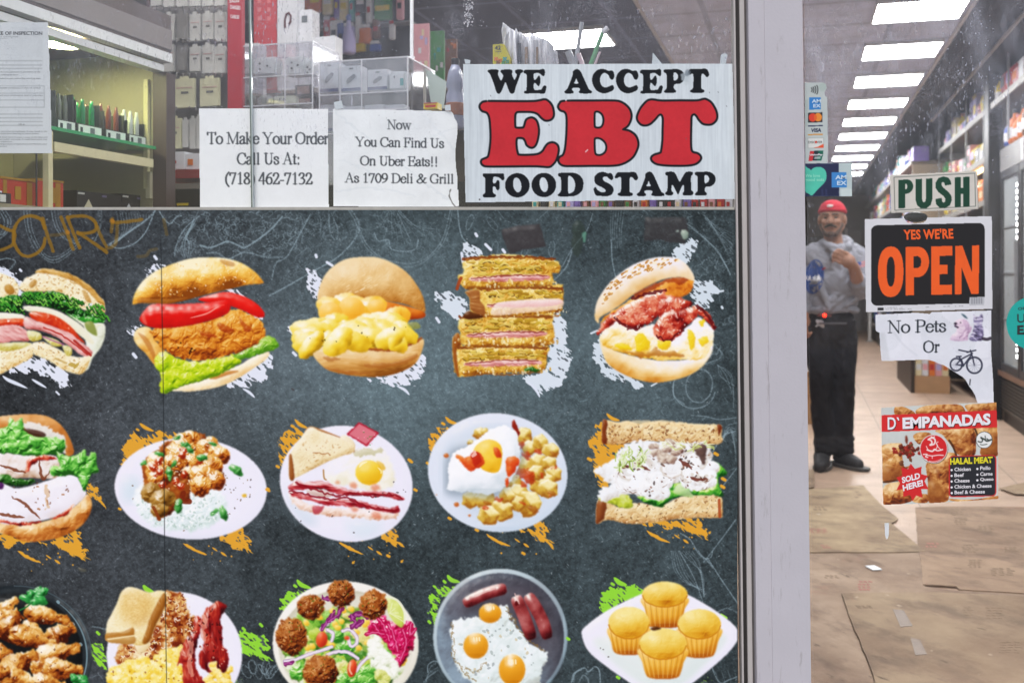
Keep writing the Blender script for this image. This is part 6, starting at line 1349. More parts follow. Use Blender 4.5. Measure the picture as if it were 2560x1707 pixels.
# the suction cup that carries it
cup=bmesh.new();c0=W(*z5(992,190),2.156)
lathe(cup,[(.001,-.004),(.016,-.004),(.019,-.001),(.012,.003),(.006,.008),(.006,.014),(.001,.015)],20)
o=fin('suction_cup',cup,mat('dark_rubber','#17181a',.35),None,c0,0,True);o.rotation_euler=(math.radians(-90),0,0);o.scale=(1.38,.6,1)
tag(o,'dark rubber suction cup in the notch at the top of the open sign','suction cup')
# ---- no pets notice,torn away below
cv=paper(2180,768,2500,1020,[z5(*p) for p in [(690,925),(830,918),(1000,910),(1040,914),(1098,919),(1112,905),(1562,893),(1563,1050),(1560,1200),(1570,1330),(1576,1420),(1578,1500),(1582,1600),(1470,1608),(1452,1570),(1440,1530),(1420,1495),(1400,1470),(1372,1420),(1350,1395),(1310,1370),(1262,1340),(1230,1320),(1200,1302),(1160,1290),(1130,1275),(1080,1262),(980,1265),(860,1270),(735,1273),(726,1180),(720,1062),(700,1050),(692,1048)]],'#dfe1ea',1.0,.04)
cv.tf=(1960,480,.3317)
cv.shape([(722,1062),(760,1058),(800,1272),(735,1273)],['#c9ccd2'],soft=2,own=False,alpha=.6,smooth=False)
cv.line([(830,1060),(900,1150),(1000,1230)],6,'#cfd2dc',.5);cv.line([(1300,1200),(1440,1260),(1560,1250)],6,'#cfd2dc',.5)
cv.part('dog_picture',None)
cv.shape([(1285,985),(1310,962),(1345,955),(1375,975),(1400,1000),(1412,1030),(1400,1060),(1390,1090),(1385,1115),(1330,1120),(1285,1115),(1250,1108),(1262,1080),(1290,1060),(1302,1030),(1300,1010),(1285,1005)],['#7a5a7c','#c9a9c6','#e6d0e2','#f2e6f0'],r=8,bump=((8,7),),rough=2,alb=((10,.3),))
cv.shape([(1350,960),(1385,975),(1400,1020),(1385,1050),(1365,1020)],['#9a7a9c','#cdb0cc','#e2c8de'],r=5,bump=((6,5),))
cv.shape(ell(1293,992,12,9),['#2a2230'],r=3);cv.shape(ell(1330,985,5,5),['#2a2230'],r=2);cv.line([(1290,1010),(1310,1020)],5,'#4a3a50',.8)
cv.shape([(1250,1108),(1290,1085),(1330,1105),(1380,1112),(1330,1122),(1260,1116)],['#9a7f9e','#d6bcd4','#e8d6e6'],r=5)
cv.shape([(1335,918),(1360,925),(1385,955),(1360,945)],['#2a3a4a','#5a7a8a'],r=3)
cv.part('cat_picture',None)
cv.shape([(1432,918),(1446,935),(1470,935),(1488,922),(1498,960),(1490,990),(1502,1040),(1505,1090),(1490,1118),(1440,1122),(1400,1118),(1398,1090),(1420,1060),(1432,1010),(1428,970)],['#3a3448','#6e668a','#a69cc0','#d6d0e2'],r=5,bump=((7,6),),alb=((4,1.3),(10,.6)),stretch=(.3,2.5),rough=1.5)
cv.line([(1500,1105),(1530,1110),(1556,1102)],8,'#3a3440',.9,own=True);cv.line([(1440,960),(1490,955)],5,'#e2dcec',.6);cv.shape(ell(1448,952,5,4),['#221e2a'],r=2)
cv.part('bicycle_picture',None)
BI='#3a3c4e'
cv.line(list(map(tuple,ell(1298,1300,44,46,0,20))),4.2,BI,.95,own=True,closed=True);cv.line(list(map(tuple,ell(1435,1305,57,60,0,22))),4.6,BI,.95,own=True,closed=True)
for q in ([(1298,1300),(1335,1260),(1420,1215)],[(1335,1262),(1352,1308),(1298,1300)],[(1352,1308),(1415,1225)],[(1405,1192),(1420,1240),(1435,1305)],[(1318,1240),(1340,1270),(1352,1308)],[(1300,1240),(1335,1238)],[(1318,1190),(1390,1205),(1445,1192)],[(1380,1208),(1406,1200)]):
    cv.line(q,3.6,BI,.95,own=True,smooth=False)
for a in np.arange(0,3.1,.5):
    cv.line([(1298-42*math.cos(a),1300-44*math.sin(a)),(1298+42*math.cos(a),1300+44*math.sin(a))],.9,'#7a7c8e',.5,smooth=False)
    cv.line([(1435-54*math.cos(a),1305-57*math.sin(a)),(1435+54*math.cos(a),1305+57*math.sin(a))],.9,'#7a7c8e',.5,smooth=False)
cv.shape(ell(1345,1305,12,12),[BI],r=3)
cv.part('lettering',None);cv.tf=(0,0,1)
a,b=z5(780,1062),z5(1222,1052);serif(cv,'No Pets',a[0],a[1],b[0],b[1],30)
a,b=z5(1048,1208),z5(1170,1206);serif(cv,'Or',a[0],a[1],b[0],b[1],28)
a,b=z5(1400,1452),z5(1404,1412);cv.line([a,b],3,'#3a3d46',.9,own=True,smooth=False)
cr=lambda X,Y:(vnoise(X,Y,60,15)-.5)*.003
o=sheet(cv,YD+.001,'no_pets_notice',PAP,cr);tag(o['root'],'torn white paper notice with pet pictures and a bicycle under the open sign','paper notice')
# ---- food sticker with turnovers
KE=.18497;zE=zf(2190,980,KE)
cv=paper(2196,1002,2500,1266,[zE(*p) for p in [(68,212),(600,180),(1200,150),(1625,138),(1640,500),(1648,900),(1652,1440),(1200,1470),(700,1500),(98,1520),(80,900)]],'#c6cbc9',1.0,.06)
cv.tf=(2190,980,KE)
EM=['#4a1a06','#883e16','#b87436','#d8a25e','#efd09c']
cv.part('pastry_picture',None)
def pastry(p,sd=0,**k):cv.shape(p,EM,r=14,bump=((12,9),(5,3)),alb=((26,.7),(8,.4)),soft=.6,base=.55,**k)
pastry([(255,205),(350,195),(450,230),(530,290),(400,320),(260,310)])
pastry([(560,230),(700,180),(1100,165),(1200,240),(1150,290),(600,310),(540,280)])
pastry([(1220,170),(1500,150),(1630,140),(1636,260),(1300,270),(1230,240)])
pastry([(85,720),(340,690),(350,800),(380,1000),(460,990),(380,1080),(300,1180),(100,1210),(88,900)])
pastry([(500,590),(600,540),(740,560),(700,640),(620,700),(560,690)])
pastry([(100,1290),(230,1220),(420,1230),(520,1370),(460,1480),(110,1520)])
pastry([(500,1480),(560,1390),(690,1380),(690,1490)])
pastry([(800,520),(1000,500),(1330,490),(1350,640),(1330,850),(1120,850),(1000,700),(900,580)])
pastry([(1350,490),(1640,480),(1645,850),(1420,850),(1420,700),(1340,560)])
pastry([(680,960),(850,960),(960,820),(1100,850),(1000,1000),(990,1390),(940,1480),(720,1490),(700,1200)])
cv.shape([(720,1200),(860,1240),(950,1420),(900,1485),(722,1488)],['#6a2a0a','#8e4a18','#b87838'],r=10,alb=((14,.6),),alpha=.8,soft=2)
cv.shape([(90,1000),(330,1040),(280,1180),(100,1205)],['#6a2a0a','#96501e','#b87838'],r=10,alb=((14,.6),),alpha=.75,soft=2)
cv.shape([(1480,600),(1640,560),(1645,850),(1430,840)],['#5a2206','#8a4618','#b47236'],r=10,alb=((14,.6),),alpha=.7,soft=2)
pastry([(1000,1440),(1300,1450),(1640,1400),(1650,1440),(1100,1475)])
cv.line([(990,650),(1040,730),(1085,850)],5,'#3a1808',.8);cv.line([(1335,490),(1370,580)],5,'#3a1a0a',.8);cv.line([(100,1215),(300,1190)],5,'#3a1e12',.7)
cv.part('filling_picture',None)
rgE=random.Random(2)
for k in range(40):
    x=410+rgE.gauss(0,78);y=820+rgE.gauss(0,62)
    cv.shape(ell(x,y,rgE.uniform(18,42),rgE.uniform(14,34),rgE.uniform(0,90),9),rgE.choice([('#2a0806','#5a1a0e','#8a3a22'),('#4a0c08','#8a1a10','#c03a28'),('#3a1c0c','#6a3a1c','#96603a')]),r=5,rough=2,soft=.4)
cv.shape([(395,600),(415,585),(430,640),(420,700),(395,660)],['#3a1008','#6a2414','#8a3a24'],r=4)
cv.part('red_banner',None)
cv.shape([(75,312),(1636,243),(1642,475),(75,537)],['#d32a2c'],smooth=False,alb=((60,.05),),soft=.4)
cv.part('round_logo',None)
cv.shape(ell(780,765,190,195),['#d9d2d0'],soft=.4);cv.shape(ell(786,775,190,195),['#2a1814'],soft=.4,own=True,alpha=.5)
cv.shape(ell(780,765,188,193),['#d9cfcc'],soft=.4);cv.shape(ell(780,765,178,183),['#cf2228'],soft=.4)
for q,w_ in (([(705,640),(740,620),(785,625),(800,660),(785,700),(740,715)],4),([(720,640),(750,660),(755,690),(730,712)],4),([(745,600),(775,610),(790,600)],3),([(680,730),(710,780),(770,790),(810,770),(830,720),(815,690),(840,670)],2),([(690,780),(760,800),(790,770),(830,790),(900,775)],3.4),([(815,690),(840,740),(880,780)],2),([(640,840),(690,840),(670,870),(700,880)],3),([(690,850),(760,860),(840,850),(910,852)],2.6),([(760,870),(760,895)],2),([(660,905),(690,915)],2),([(720,930),(760,938),(800,935),(840,925),(880,905)],1.6)):
    cv.line(q,w_,'#f0e6e4',.95,own=True)
cv.part('halal_mark',None)
cv.shape(ell(1462,645,112,114),['#2a3030'],soft=.4);cv.shape(ell(1462,645,106,108),['#e4e6e6'],soft=.4)
for q,w_ in (([(1380,665),(1420,675),(1440,650),(1420,610)],3),([(1420,615),(1470,640),(1500,660),(1560,640)],4),([(1475,590),(1480,640)],2),([(1500,630),(1530,655)],3),([(1410,705),(1440,712),(1500,702)],1.8)):cv.line(q,w_,'#25302c',.9,own=True)
cv.part('price_box',None)
cv.tf=(0,0,1);zr=lambda x,y:zE(x,y-(x-1300)*.022)
cv.shape([zr(*p) for p in rr(985,855,1625,1412,50)],['#c9282a'],smooth=False,soft=.4);cv.shape([zr(*p) for p in rr(998,867,1612,1398,44)],['#26282e'],smooth=False,soft=.4)
cv.part('starburst',None);cv.tf=(2190,980,KE)
cv.shape([(470,965),(525,1035),(615,1005),(610,1105),(700,1130),(655,1200),(710,1310),(610,1310),(630,1425),(545,1395),(495,1470),(460,1385),(370,1415),(365,1310),(275,1325),(325,1230),(275,1150),(355,1130),(345,1015),(430,1040)],['#cf262a'],smooth=False,soft=.4)
o=sheet(cv,YD,'pastry_sticker',STK)['root'];tag(o,'square sticker with pictures of turnovers and a red banner low on the door pane','sticker')
WHM=mat('white_ink','#e6e4ea',.5,0,.03);YEL=mat('yellow_ink','#d9cf2a',.5,0,.03);DKS=mat('shadow_ink','#3a1214',.5,0,.03)
t_=lambda s,bl,br,tl,m,b=0.,dy=0.,sp=1.:text('lettering',s,zE(*bl),zE(*br),zE(*tl),YDT-dy,m,o,b,sp)
for dx,dy,m,q in ((8,10,DKS,0),(0,0,WHM,.0003)):
    t_('D`',(158+dx,508+dy),(318+dx,500+dy),(156+dx,340+dy),m,.02,q);t_('EMPANADAS',(360+dx,500+dy),(1550+dx,442+dy),(357+dx,342+dy),m,.045,q,.97)
t_('SOLD',(357,1232),(600,1165),(345,1150),WHM,.04);t_('HERE!',(368,1338),(640,1262),(356,1255),WHM,.04)
t_('HALAL MEAT',(1000,980),(1578,955),(998,893),YEL,.05)
for s,x0,y,x1 in (('Chicken',1060,1068,1280),('Pollo',1408,1052,1548),('Beef',1060,1146,1188),('Carne',1408,1130,1575),('Cheese',1060,1222,1264),('Queso',1408,1206,1588),('Chicken & Cheese',1060,1302,1562),('Beef & Cheese',1062,1378,1472)):
    t_(s,(x0,y),(x1,y-(x1-x0)*.03),(x0,y-50),WHM,.02)
    bl=bmesh.new();c=W(*zE(x0-38,y-16-(0)),YDT);lathe(bl,[(.0001,0),(.0024,0),(.0001,.0003)],10);q=fin('bullet',bl,WHM,o,c);q.rotation_euler=(math.radians(90),0,0)
# ---- strip of payment marks and the heart sticker
KC=.1978;zC=zf(2000,190,KC)
cv=paper(2008,200,2076,412,[zC(*p) for p in [(60,84),(300,88),(330,110),(338,160),(310,205),(318,260),(345,270),(348,640),(356,900),(345,1104),(66,1106),(62,640)]],'#b6c0c0',1.0,.05)
cv.tf=(2000,190,KC)
cv.shape(ell(285,145,50,52),['#a2b2ae'],alpha=.8,own=False)
cv.shape([(62,310),(100,290),(100,630),(64,640)],['#9fb0ae'],smooth=False,alpha=.5,own=False)
cv.part('contactless_mark',None)
for k,x in enumerate((140,160,182,205)):
    r=24+k*11;cv.line([(x+8*math.cos(a)+(r*.22)*math.cos(a),177+r*math.sin(a)) for a in np.linspace(-1.25,1.25,9)],2.4,'#26292c',.95,own=True)
def mark(nm,pts,col):cv.part(nm,None);cv.shape(pts,[col],smooth=False,soft=.3)
mark('blue_card_mark',[(114,272),(263,271),(265,426),(117,428)],'#2f7cc4')
mark('two_circle_mark',[(102,468),(283,462),(284,588),(103,591)],'#28262a')
cv.shape(ell(160,527,50,54),['#d63c28'],soft=.3);cv.shape(ell(228,524,50,54),['#e0882e'],soft=.3);cv.shape(ell(194,526,18,40),['#da5e22'],soft=.3)
mark('blue_and_gold_mark',[(100,628),(288,623),(288,637),(100,642)],'#232a4c');cv.shape([(100,737),(290,733),(290,748),(100,752)],['#c98a34'],smooth=False,soft=.3)
mark('orange_corner_mark',[(100,788),(298,784),(298,908),(102,914)],'#d3d6d4');cv.line([(100,788),(298,784),(298,908),(102,914)],.9,'#8a8e8c',.9,smooth=False,closed=True,own=True)
cv.shape([(160,912),(230,895),(297,860),(298,908)],['#dc5430'],smooth=False,soft=.3);cv.shape(ell(203,838,14,15),['#d8402c'],soft=.3)
mark('three_band_mark',[(128,950),(185,948),(160,1074),(107,1076),(120,990)],'#c03038');cv.shape([(180,948),(235,946),(210,1072),(160,1074)],['#1f2a34'],smooth=False,soft=.3);cv.shape([(235,946),(296,946),(290,1000),(270,1070),(210,1072)],['#14604e'],smooth=False,soft=.3)
for q in ([(190,1030),(255,1028)],[(185,1044),(252,1042)]):cv.line(q,2.6,'#c9d2d2',.8,own=True,smooth=False)
o=sheet(cv,YD,'payment_sticker',STK)['root'];tag(o,'pale vertical strip sticker of card payment marks beside the post','sticker')
BLU=mat('navy_ink','#232c50',.5,0,.05);LBL=mat('pale_blue_ink','#c3d9ea',.5,0,.05)
c_=lambda s,x0,y0,x1,y1,m,b=.02,sk_=0:text('lettering',s,zC(x0,y1),zC(x1,y1-2),zC(x0+sk_,y0),YDT,m,o,b)
c_('AM',150,298,264,342,LBL,.03);c_('EX',168,358,262,402,LBL,.03);c_('VISA',135,664,268,712,BLU,.04,6);c_('DISC VER',106,824,282,854,INK,0);c_('UnionPay',120,985,282,1016,WHM,.03,6)
cv=paper(2008,404,2136,498,[zC(*p) for p in [(64,1106),(490,1102),(655,1100),(658,1520),(66,1524)]],'#b4c4c6',1.0,.05)
cv.tf=(2000,190,KC)
cv.part('navy_panel',None);cv.shape([(64,1108),(490,1104),(494,1520),(66,1524)],['#20264a'],smooth=False,alb=((30,.15),),soft=.3)
cv.shape([(66,1440),(494,1430),(494,1520),(66,1524)],['#171c3c'],smooth=False,alpha=.6,soft=4)
for x in (280,330):cv.line([(x,1440),(x+4,1510)],5,'#3a406a',.5,smooth=False)
cv.part('heart',None);cv.shape([(64,1158),(90,1160),(120,1175),(140,1192),(165,1168),(210,1152),(265,1155),(312,1185),(335,1240),(330,1310),(300,1360),(230,1430),(165,1500),(140,1512),(110,1490),(64,1440)],['#4fc0a8'],alb=((20,.08),),soft=.4)
cv.part('blue_card_mark',None);cv.shape([(397,1218),(588,1216),(592,1410),(400,1412)],['#3a82c6'],smooth=False,soft=.3)
cv.cur=0;cv.shape([(500,1440),(560,1420),(655,1440),(656,1518),(520,1510)],['#d2dedc'],rough=4,alpha=.5,own=False)
o=sheet(cv,YD,'heart_sticker',STK)['root'];tag(o,'navy sticker with a mint green heart and a blue card mark below the payment strip','sticker')
MNT=mat('pale_mint_ink','#8ad8c4',.5,0,.05)
c_('AM',445,1256,588,1308,LBL,.03);c_('EX',468,1328,590,1382,LBL,.03);c_("We love",66,1242,255,1282,MNT,.02);c_('good eats',66,1292,305,1345,MNT,.02)
# ---- teal round sticker at the right edge
cv=paper(2508,738,2652,880,list(map(tuple,ell(2580,808,64,66,0,48))),'#1ea49c',1.0,.04)
o=sheet(cv,YD,'round_sticker',STK)['root'];tag(o,'round teal sticker with black lettering at the right edge of the door pane','sticker')
text('lettering','ORDER ON',(2545,775.5),(2616,773),(2545,768),YDT,INK,o,.02)
text('lettering','UBER',(2543,807),(2618,804),(2543,785),YDT,INK,o,.01);text('lettering','EATS',(2543,837),(2618,834),(2543,813),YDT,INK,o,.045)
# ----------------------------------------------------------------------------
# ground,shop shell,lights
# ----------------------------------------------------------------------------
def tilemat(name,c1,c2,mort,w,h,rough,msize=.012,off=0.,bump=.15,spots=0.):
    m=mat(name,c1,rough,0,.08,8,.4);n=m.node_tree;b=n.nodes['Principled BSDF']
    tc=n.nodes.new('ShaderNodeTexCoord');br=n.nodes.new('ShaderNodeTexBrick');br.offset=off
    br.inputs['Color1'].default_value=srgb(c1);br.inputs['Color2'].default_value=srgb(c2);br.inputs['Mortar'].default_value=srgb(mort)
    br.inputs['Scale'].default_value=1;br.inputs['Brick Width'].default_value=w;br.inputs['Row Height'].default_value=h;br.inputs['Mortar Size'].default_value=msize
    n.links.new(tc.outputs['Object'],br.inputs[0])
    nz=n.nodes.new('ShaderNodeTexNoise');nz.inputs['Scale'].default_value=5;nz.inputs['Detail'].default_value=7
    n.links.new(tc.outputs['Object'],nz.inputs[0])
    mx=n.nodes.new('ShaderNodeMix');mx.data_type='RGBA';mx.blend_type='MULTIPLY';mx.inputs[0].default_value=.55
    rp=n.nodes.new('ShaderNodeValToRGB');rp.color_ramp.elements[0].position=.3;rp.color_ramp.elements[0].color=(.55,.52,.5,1);rp.color_ramp.elements[1].position=.65
    n.links.new(nz.outputs[0],rp.inputs[0]);n.links.new(br.outputs[0],mx.inputs[6]);n.links.new(rp.outputs[0],mx.inputs[7]);n.links.new(mx.outputs[2],b.inputs['Base Color'])
    return m
def slab(name,pts,z0,z1,m):
    return struct(fin(name,prism(bmesh.new(),[Vector((p[0],p[1],z0)) for p in pts],(0,0,z1-z0)),m))
lw_,rw_,bk=-4.0,2.0,23.2
def atY(c,Y):a=(Y+c*ST)/CT;q=P(c,a,0);return (q.x,q.y)
fp=[atY(lw_,2.2),atY(rw_,2.2),tuple(P(rw_,bk,0))[:2],tuple(P(lw_,bk,0))[:2]]
FLOORM=tilemat('floor_tile','#c6aa94','#bca08b','#968270',.62,.62,.45,.004)
fo=slab('floor',fp,-.05,0,FLOORM)
# aisle aligned tiles:turn the floor's own axes with the shop
me=fo.data;R=Matrix.Rotation(TH,4,'Z');me.transform(R);fo.rotation_euler=(0,0,-TH)
CEI=tilemat('ceiling_tile','#d0d6f0','#cad0ea','#acb2ca',.61,.61,.85,.02)
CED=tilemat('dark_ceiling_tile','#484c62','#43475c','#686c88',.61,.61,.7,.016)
def cslab(name,c0,c1,m,z=2.98):
    q=[atY(c0,2.2),atY(c1,2.2),tuple(P(c1,bk,0))[:2],tuple(P(c0,bk,0))[:2]]
    o=slab(name,q,z,z+.08,m);o.data.transform(R);o.rotation_euler=(0,0,-TH);return o
cslab('ceiling',lw_,-1.0,CED);cslab('ceiling',-.998,1.07,CEI);CER=tilemat('darkest_ceiling_tile','#2c2b33','#28272e','#3c3b44',.61,.61,.7,.016)
cslab('ceiling',1.072,rw_,CER)  # darkest of the ceiling tile colours, right of the aisle panels
for c in (-.999,1.071):
    q=bmesh.new();a0=CA(Vector((*atY(c,2.25),0)))[1]
    prism(q,[P(c-.012,a0,2.965),P(c+.012,a0,2.965),P(c+.012,bk,2.965),P(c-.012,bk,2.965)],(0,0,.012));struct(fin('ceiling_trim',q,mat('trim','#b9b5b5',.5)))
def wall(name,c0,a0,c1,a1,m,z1=2.98):
    d=P(c1,a1,0)-P(c0,a0,0);n=Vector((-d.y,d.x,0)).normalized()*.1
    return struct(fin(name,prism(bmesh.new(),[P(c0,a0,0),P(c1,a1,0),P(c1,a1,z1),P(c0,a0,z1)],n),m))
WDK=mat('dark_wall','#574d3a',.7,0,.2,4)
wall('shop_wall',rw_+.1,CA(Vector((*atY(rw_+.1,2.35),0)))[1],rw_+.1,bk,WDK);wall('shop_wall',lw_,CA(Vector((*atY(lw_,2.35),0)))[1],lw_,bk,mat('left_wall','#5a5650',.7,0,.2,4))
wall('shop_wall',rw_+.1,bk,lw_,bk,mat('back_wall','#7c7573',.6,0,.15,3))
# outside:pavement,kerb,road
PAVE=tilemat('concrete_pavement','#8f8c88','#878480','#5c5a57',1.5,1.5,.85,.012)
struct(boxo('pavement',-40,40,-3.2,2.14,-.30,-.003,PAVE));struct(boxo('kerb',-40,40,-3.36,-3.201,-.30,-.004,mat('kerb_stone','#9a958e',.85,0,.2,20)))
struct(boxo('road',-60,60,-14.4,-3.361,-.30,-.14,mat('asphalt',(.05,.05,.052),.9,0,.35,60,.3,.4,300)))
LAMPM=mat('lamp_diffuser','#ffffff',.6,0,0,emit=CEIL_LAMP);LFR=mat('lamp_frame','#d6d6d8',.5)
ORD=['first','second','third','fourth','fifth','sixth','seventh','eighth','ninth','tenth','eleventh','twelfth','thirteenth','fourteenth','fifteenth','sixteenth','seventeenth','eighteenth','nineteenth','twentieth',
       'twenty-first','twenty-second','twenty-third','twenty-fourth','twenty-fifth','twenty-sixth','twenty-seventh','twenty-eighth','twenty-ninth','thirtieth','thirty-first','thirty-second','thirty-third','thirty-fourth','thirty-fifth','thirty-sixth']
FILLM=mat('fill_diffuser','#ffffff',.6,0,0,emit=11)
def lamp(c,a,label,hw=.27,lm=None):
    o=tag(empty('ceiling_light',P(c,a,2.98),-TH),label,'ceiling light','ceiling light panels')
    boxo('diffuser',-hw+.012,hw-.012,-.25,.25,-.024,-.006,lm or LAMPM,o)
    fb=bmesh.new()
    for (x0,x1,y0,y1) in ((-hw,-hw+.011,-.262,.262),(hw-.011,hw,-.262,.262),(-hw+.0112,hw-.0112,.2505,.262),(-hw+.0112,hw-.0112,-.262,-.2505)):bx(fb,x0,x1,y0,y1,-.028,-.001)
    fin('lamp_frame',fb,LFR,o)
for k in range(-3,10):
    a=6.98+1.22*k
    lamp(.75,a,('bright ceiling panel over the aisle, %s counting away from the door' % ORD[k]) if k >=0 else 'bright ceiling panel above the entrance, %s from the door' % ORD[k+3],.28)
lamp(-1.62,7.12,'bright ceiling panel on the dark ceiling, seen above the food stamp sign',.30)
for k in range(1,8,2):lamp(-1.62,7.12+1.6*k,'bright ceiling panel over the counter side, hidden by the food stamp sign',.30)
lamp(-1.05,2.45,'added unseen fill panel just inside the window, above the acrylic cases',.30,FILLM);lamp(-1.75,2.2,'added unseen fill panel just inside the window, above the hook rack',.30,FILLM)  # unseen fill panels added to brighten the fronts of the display goods
# ----------------------------------------------------------------------------
# goods
# ----------------------------------------------------------------------------
PALET={'white':'#d9d9de','red':'#b3272a','yellow':'#dcc12c','blue':'#3a56a8','green':'#3f8a44','purple':'#7a64b0','orange':'#d8762a','pink':'#dfa0a8','cream':'#ded0a8','brown':'#7a5138','teal':'#2f9a98','black':'#2a2a30','lilac':'#b6aede'}
def cm(c):return mat(c+'_packaging',PALET[c],.38,0,.10,30)
def item(kind,col,col2,w,h,d,loc,rz,name=None):
    if kind=='carton':
        r=boxo('carton',-w/2,w/2,-d/2,d/2,0,h,cm(col),None,loc,rz,min(w,d)*.03)
        f=bmesh.new();y=-d/2-.0012
        bx(f,-w*.38,w*.38,y,y+.001,h*.30,h*.62);fin('front_label',f,cm(col2),r)
        f=bmesh.new();bx(f,-w*.5+.002,w*.5-.002,y,y+.001,h*.84,h*.97);fin('top_band',f,cm(col2),r)
        f=bmesh.new();bx(f,-w/2-.0012,-w/2-.0002,-d*.36,d*.36,h*.3,h*.62);fin('side_label',f,cm(col2),r)
    elif kind=='bottle':
        r=fin('bottle',lathe(bmesh.new(),[(w*.46,0),(w*.5,h*.03),(w*.5,h*.55),(w*.42,h*.66),(w*.2,h*.80),(w*.18,h*.90)],14),cm(col),None,loc,rz,True)
        fin('cap',lathe(bmesh.new(),[(w*.21,h*.885),(w*.21,h),(w*.19,h*1.005)],12),cm(col2),r,smooth=False)
        fin('front_label',lathe(bmesh.new(),[(w*.505,h*.15),(w*.508,h*.155),(w*.508,h*.46),(w*.505,h*.465)],14),cm('white' if col !='white' else 'blue'),r,smooth=True)
    else:
        b=bx(bmesh.new(),-w/2,w/2,-d/2,d/2,0,h)
        bmesh.ops.subdivide_edges(b,edges=b.edges[:],cuts=4,use_grid_fill=True)
        for v in b.verts:
            t=v.co.z/h;k=math.sin(math.pi*min(1,max(0,t)))**.5
            v.co.y*=.12+.88*k;v.co.x*=.96+.04*math.sin(t*9)
        r=fin('bag',b,cm(col),None,loc,rz,True)
        f=bmesh.new();y=-d/2-.0015;bx(f,-w*.34,w*.34,y,y+.0012,h*.36,h*.66);fin('front_label',f,cm(col2),r)
    return r
NAMES={'carton':'carton','bottle':'bottle','bag':'bag'}
def row(c,a0,a1,z,n,wh,hh,where,group,kinds=('carton',),cols=None,seed=0,facing=True,cback=.0):
    """a row of goods on a shelf along the aisle, fronts facing the aisle"""
    r2=random.Random(seed);cols=cols or list(PALET);cnt={}
    step=(a1-a0)/n
    for i in range(n):
        k=r2.choice(kinds);a,b=r2.choice(cols),r2.choice(list(PALET))
        w=step*r2.uniform(.72,.93);h=r2.uniform(*hh);d=min(w,r2.uniform(*wh))
        if k=='bottle':w=min(w,h*.42,.12);d=w
        o=item(k,a,b,w,h,d,P(c+(d/2+.02 if c > .3 else -d/2-.02)+cback,a0+(i+.5)*step,z+.0005),-TH+(-math.pi/2 if c > .3 else math.pi/2)+r2.uniform(-.04,.04))
        key=(a,k);cnt[key]=cnt.get(key,0)+1
        tag(o,'%s %s, %s label, %s from the door %s' % (a,NAMES[k],b,ORD[i],where),k,group)
SHM=mat('shelf_edge','#98948f',.45,0,.1,20);SHD=mat('shelf_board','#5e5344',.5,0,.2,12);BLK=mat('black_metal','#222224',.4,0,.2,30);STL=mat('grey_metal','#8f9093',.35,.3,.1,30)
def along(name,c0,c1,a0,a1,z0,z1,m,parent=None,bev=0.):   # box along the aisle,in shop axes
    if parent is None:
        return boxo(name,c0,c1,a0,a1,z0,z1,m,None,(0,0,0),-TH,bev)
    return boxo(name,c0,c1,a0,a1,z0,z1,m,parent,None,0,bev)
def thing(name,label,cat,group=None):return tag(empty(name,(0,0,0),-TH),label,cat,group)
# near right wall shelving above the coolers
rs=thing('wall_shelf','long high wall shelf above the drinks coolers at right','shelf')
along('shelf_board',1.58,1.98,6.6,12.6,2.655,2.68,SHD,rs);along('shelf_lip',1.565,1.579,6.6,12.6,2.645,2.695,SHM,rs)
along('shelf_board',1.58,1.98,9.55,12.6,2.235,2.26,SHD,rs);along('shelf_lip',1.565,1.579,9.55,12.6,2.225,2.275,SHM,rs)
along('shelf_board',1.58,1.98,9.55,12.6,1.86,1.885,SHD,rs);along('shelf_lip',1.565,1.579,9.55,12.6,1.85,1.9,SHM,rs)
along('shelf_board',1.58,1.98,9.55,12.6,1.44,1.465,SHD,rs);along('shelf_board',1.58,1.98,9.55,12.6,.9,.925,SHD,rs);along('shelf_board',1.58,1.98,9.55,12.6,.3,.33,SHD,rs)
for a in (7.75,8.55,9.62,10.6,11.6,12.59):along('upright',1.562,1.576,a,a+.014,1.5 if a > 9.5 else 2.29,2.97,STL,rs)
row(1.58,6.7,9.1,2.68,10,(.1,.2),(.16,.27),'on the high shelf over the coolers','goods on the high right shelf',('carton','carton','bag'),['white','red','pink','cream','red'],3)
row(1.58,9.2,12.5,2.68,16,(.1,.2),(.12,.28),'on the far half of the high shelf','goods on the high right shelf',('carton','bag','bottle'),['white','lilac','yellow','cream','pink','white'],5)
row(1.60,6.7,9.1,2.295,14,(.1,.2),(.20,.31),'on top of the coolers','bottles on top of the coolers',('bottle',),['yellow','red','orange','brown','blue','white','red'],7)
row(1.58,9.65,12.5,2.26,12,(.1,.2),(.14,.26),'on the second shelf beyond the coolers','goods on the lower right shelves',('carton','bottle','bag'),['yellow','pink','green','white','cream'],9)
row(1.58,9.65,12.5,1.885,12,(.1,.2),(.18,.3),'on the third shelf beyond the coolers','goods on the lower right shelves',('carton','bag'),['orange','cream','yellow','brown','pink'],10)
row(1.58,9.65,12.5,1.465,10,(.1,.2),(.2,.32),'on the fourth shelf beyond the coolers','goods on the lower right shelves',('carton','bag'),['orange','red','yellow','lilac','blue'],12)
WARM=mat('warm_strip_lamp','#ffd9a0',.5,0,0,emit=6)
t=thing('shelf_lamp','warm strip lamp under the second shelf beyond the coolers','shelf lamp');along('tube',1.62,1.65,9.7,12.4,2.205,2.222,WARM,t);along('lamp_frame',1.655,1.67,9.7,12.4,2.2,2.23,SHM,t)
pst=thing('dark_post','black upright post between the coolers and the shelves at right','post');along('post_shaft',1.55,1.66,9.30,9.5,0.0,2.95,BLK,pst,.006);along('latch',1.535,1.549,9.36,9.44,1.30,1.36,STL,pst)
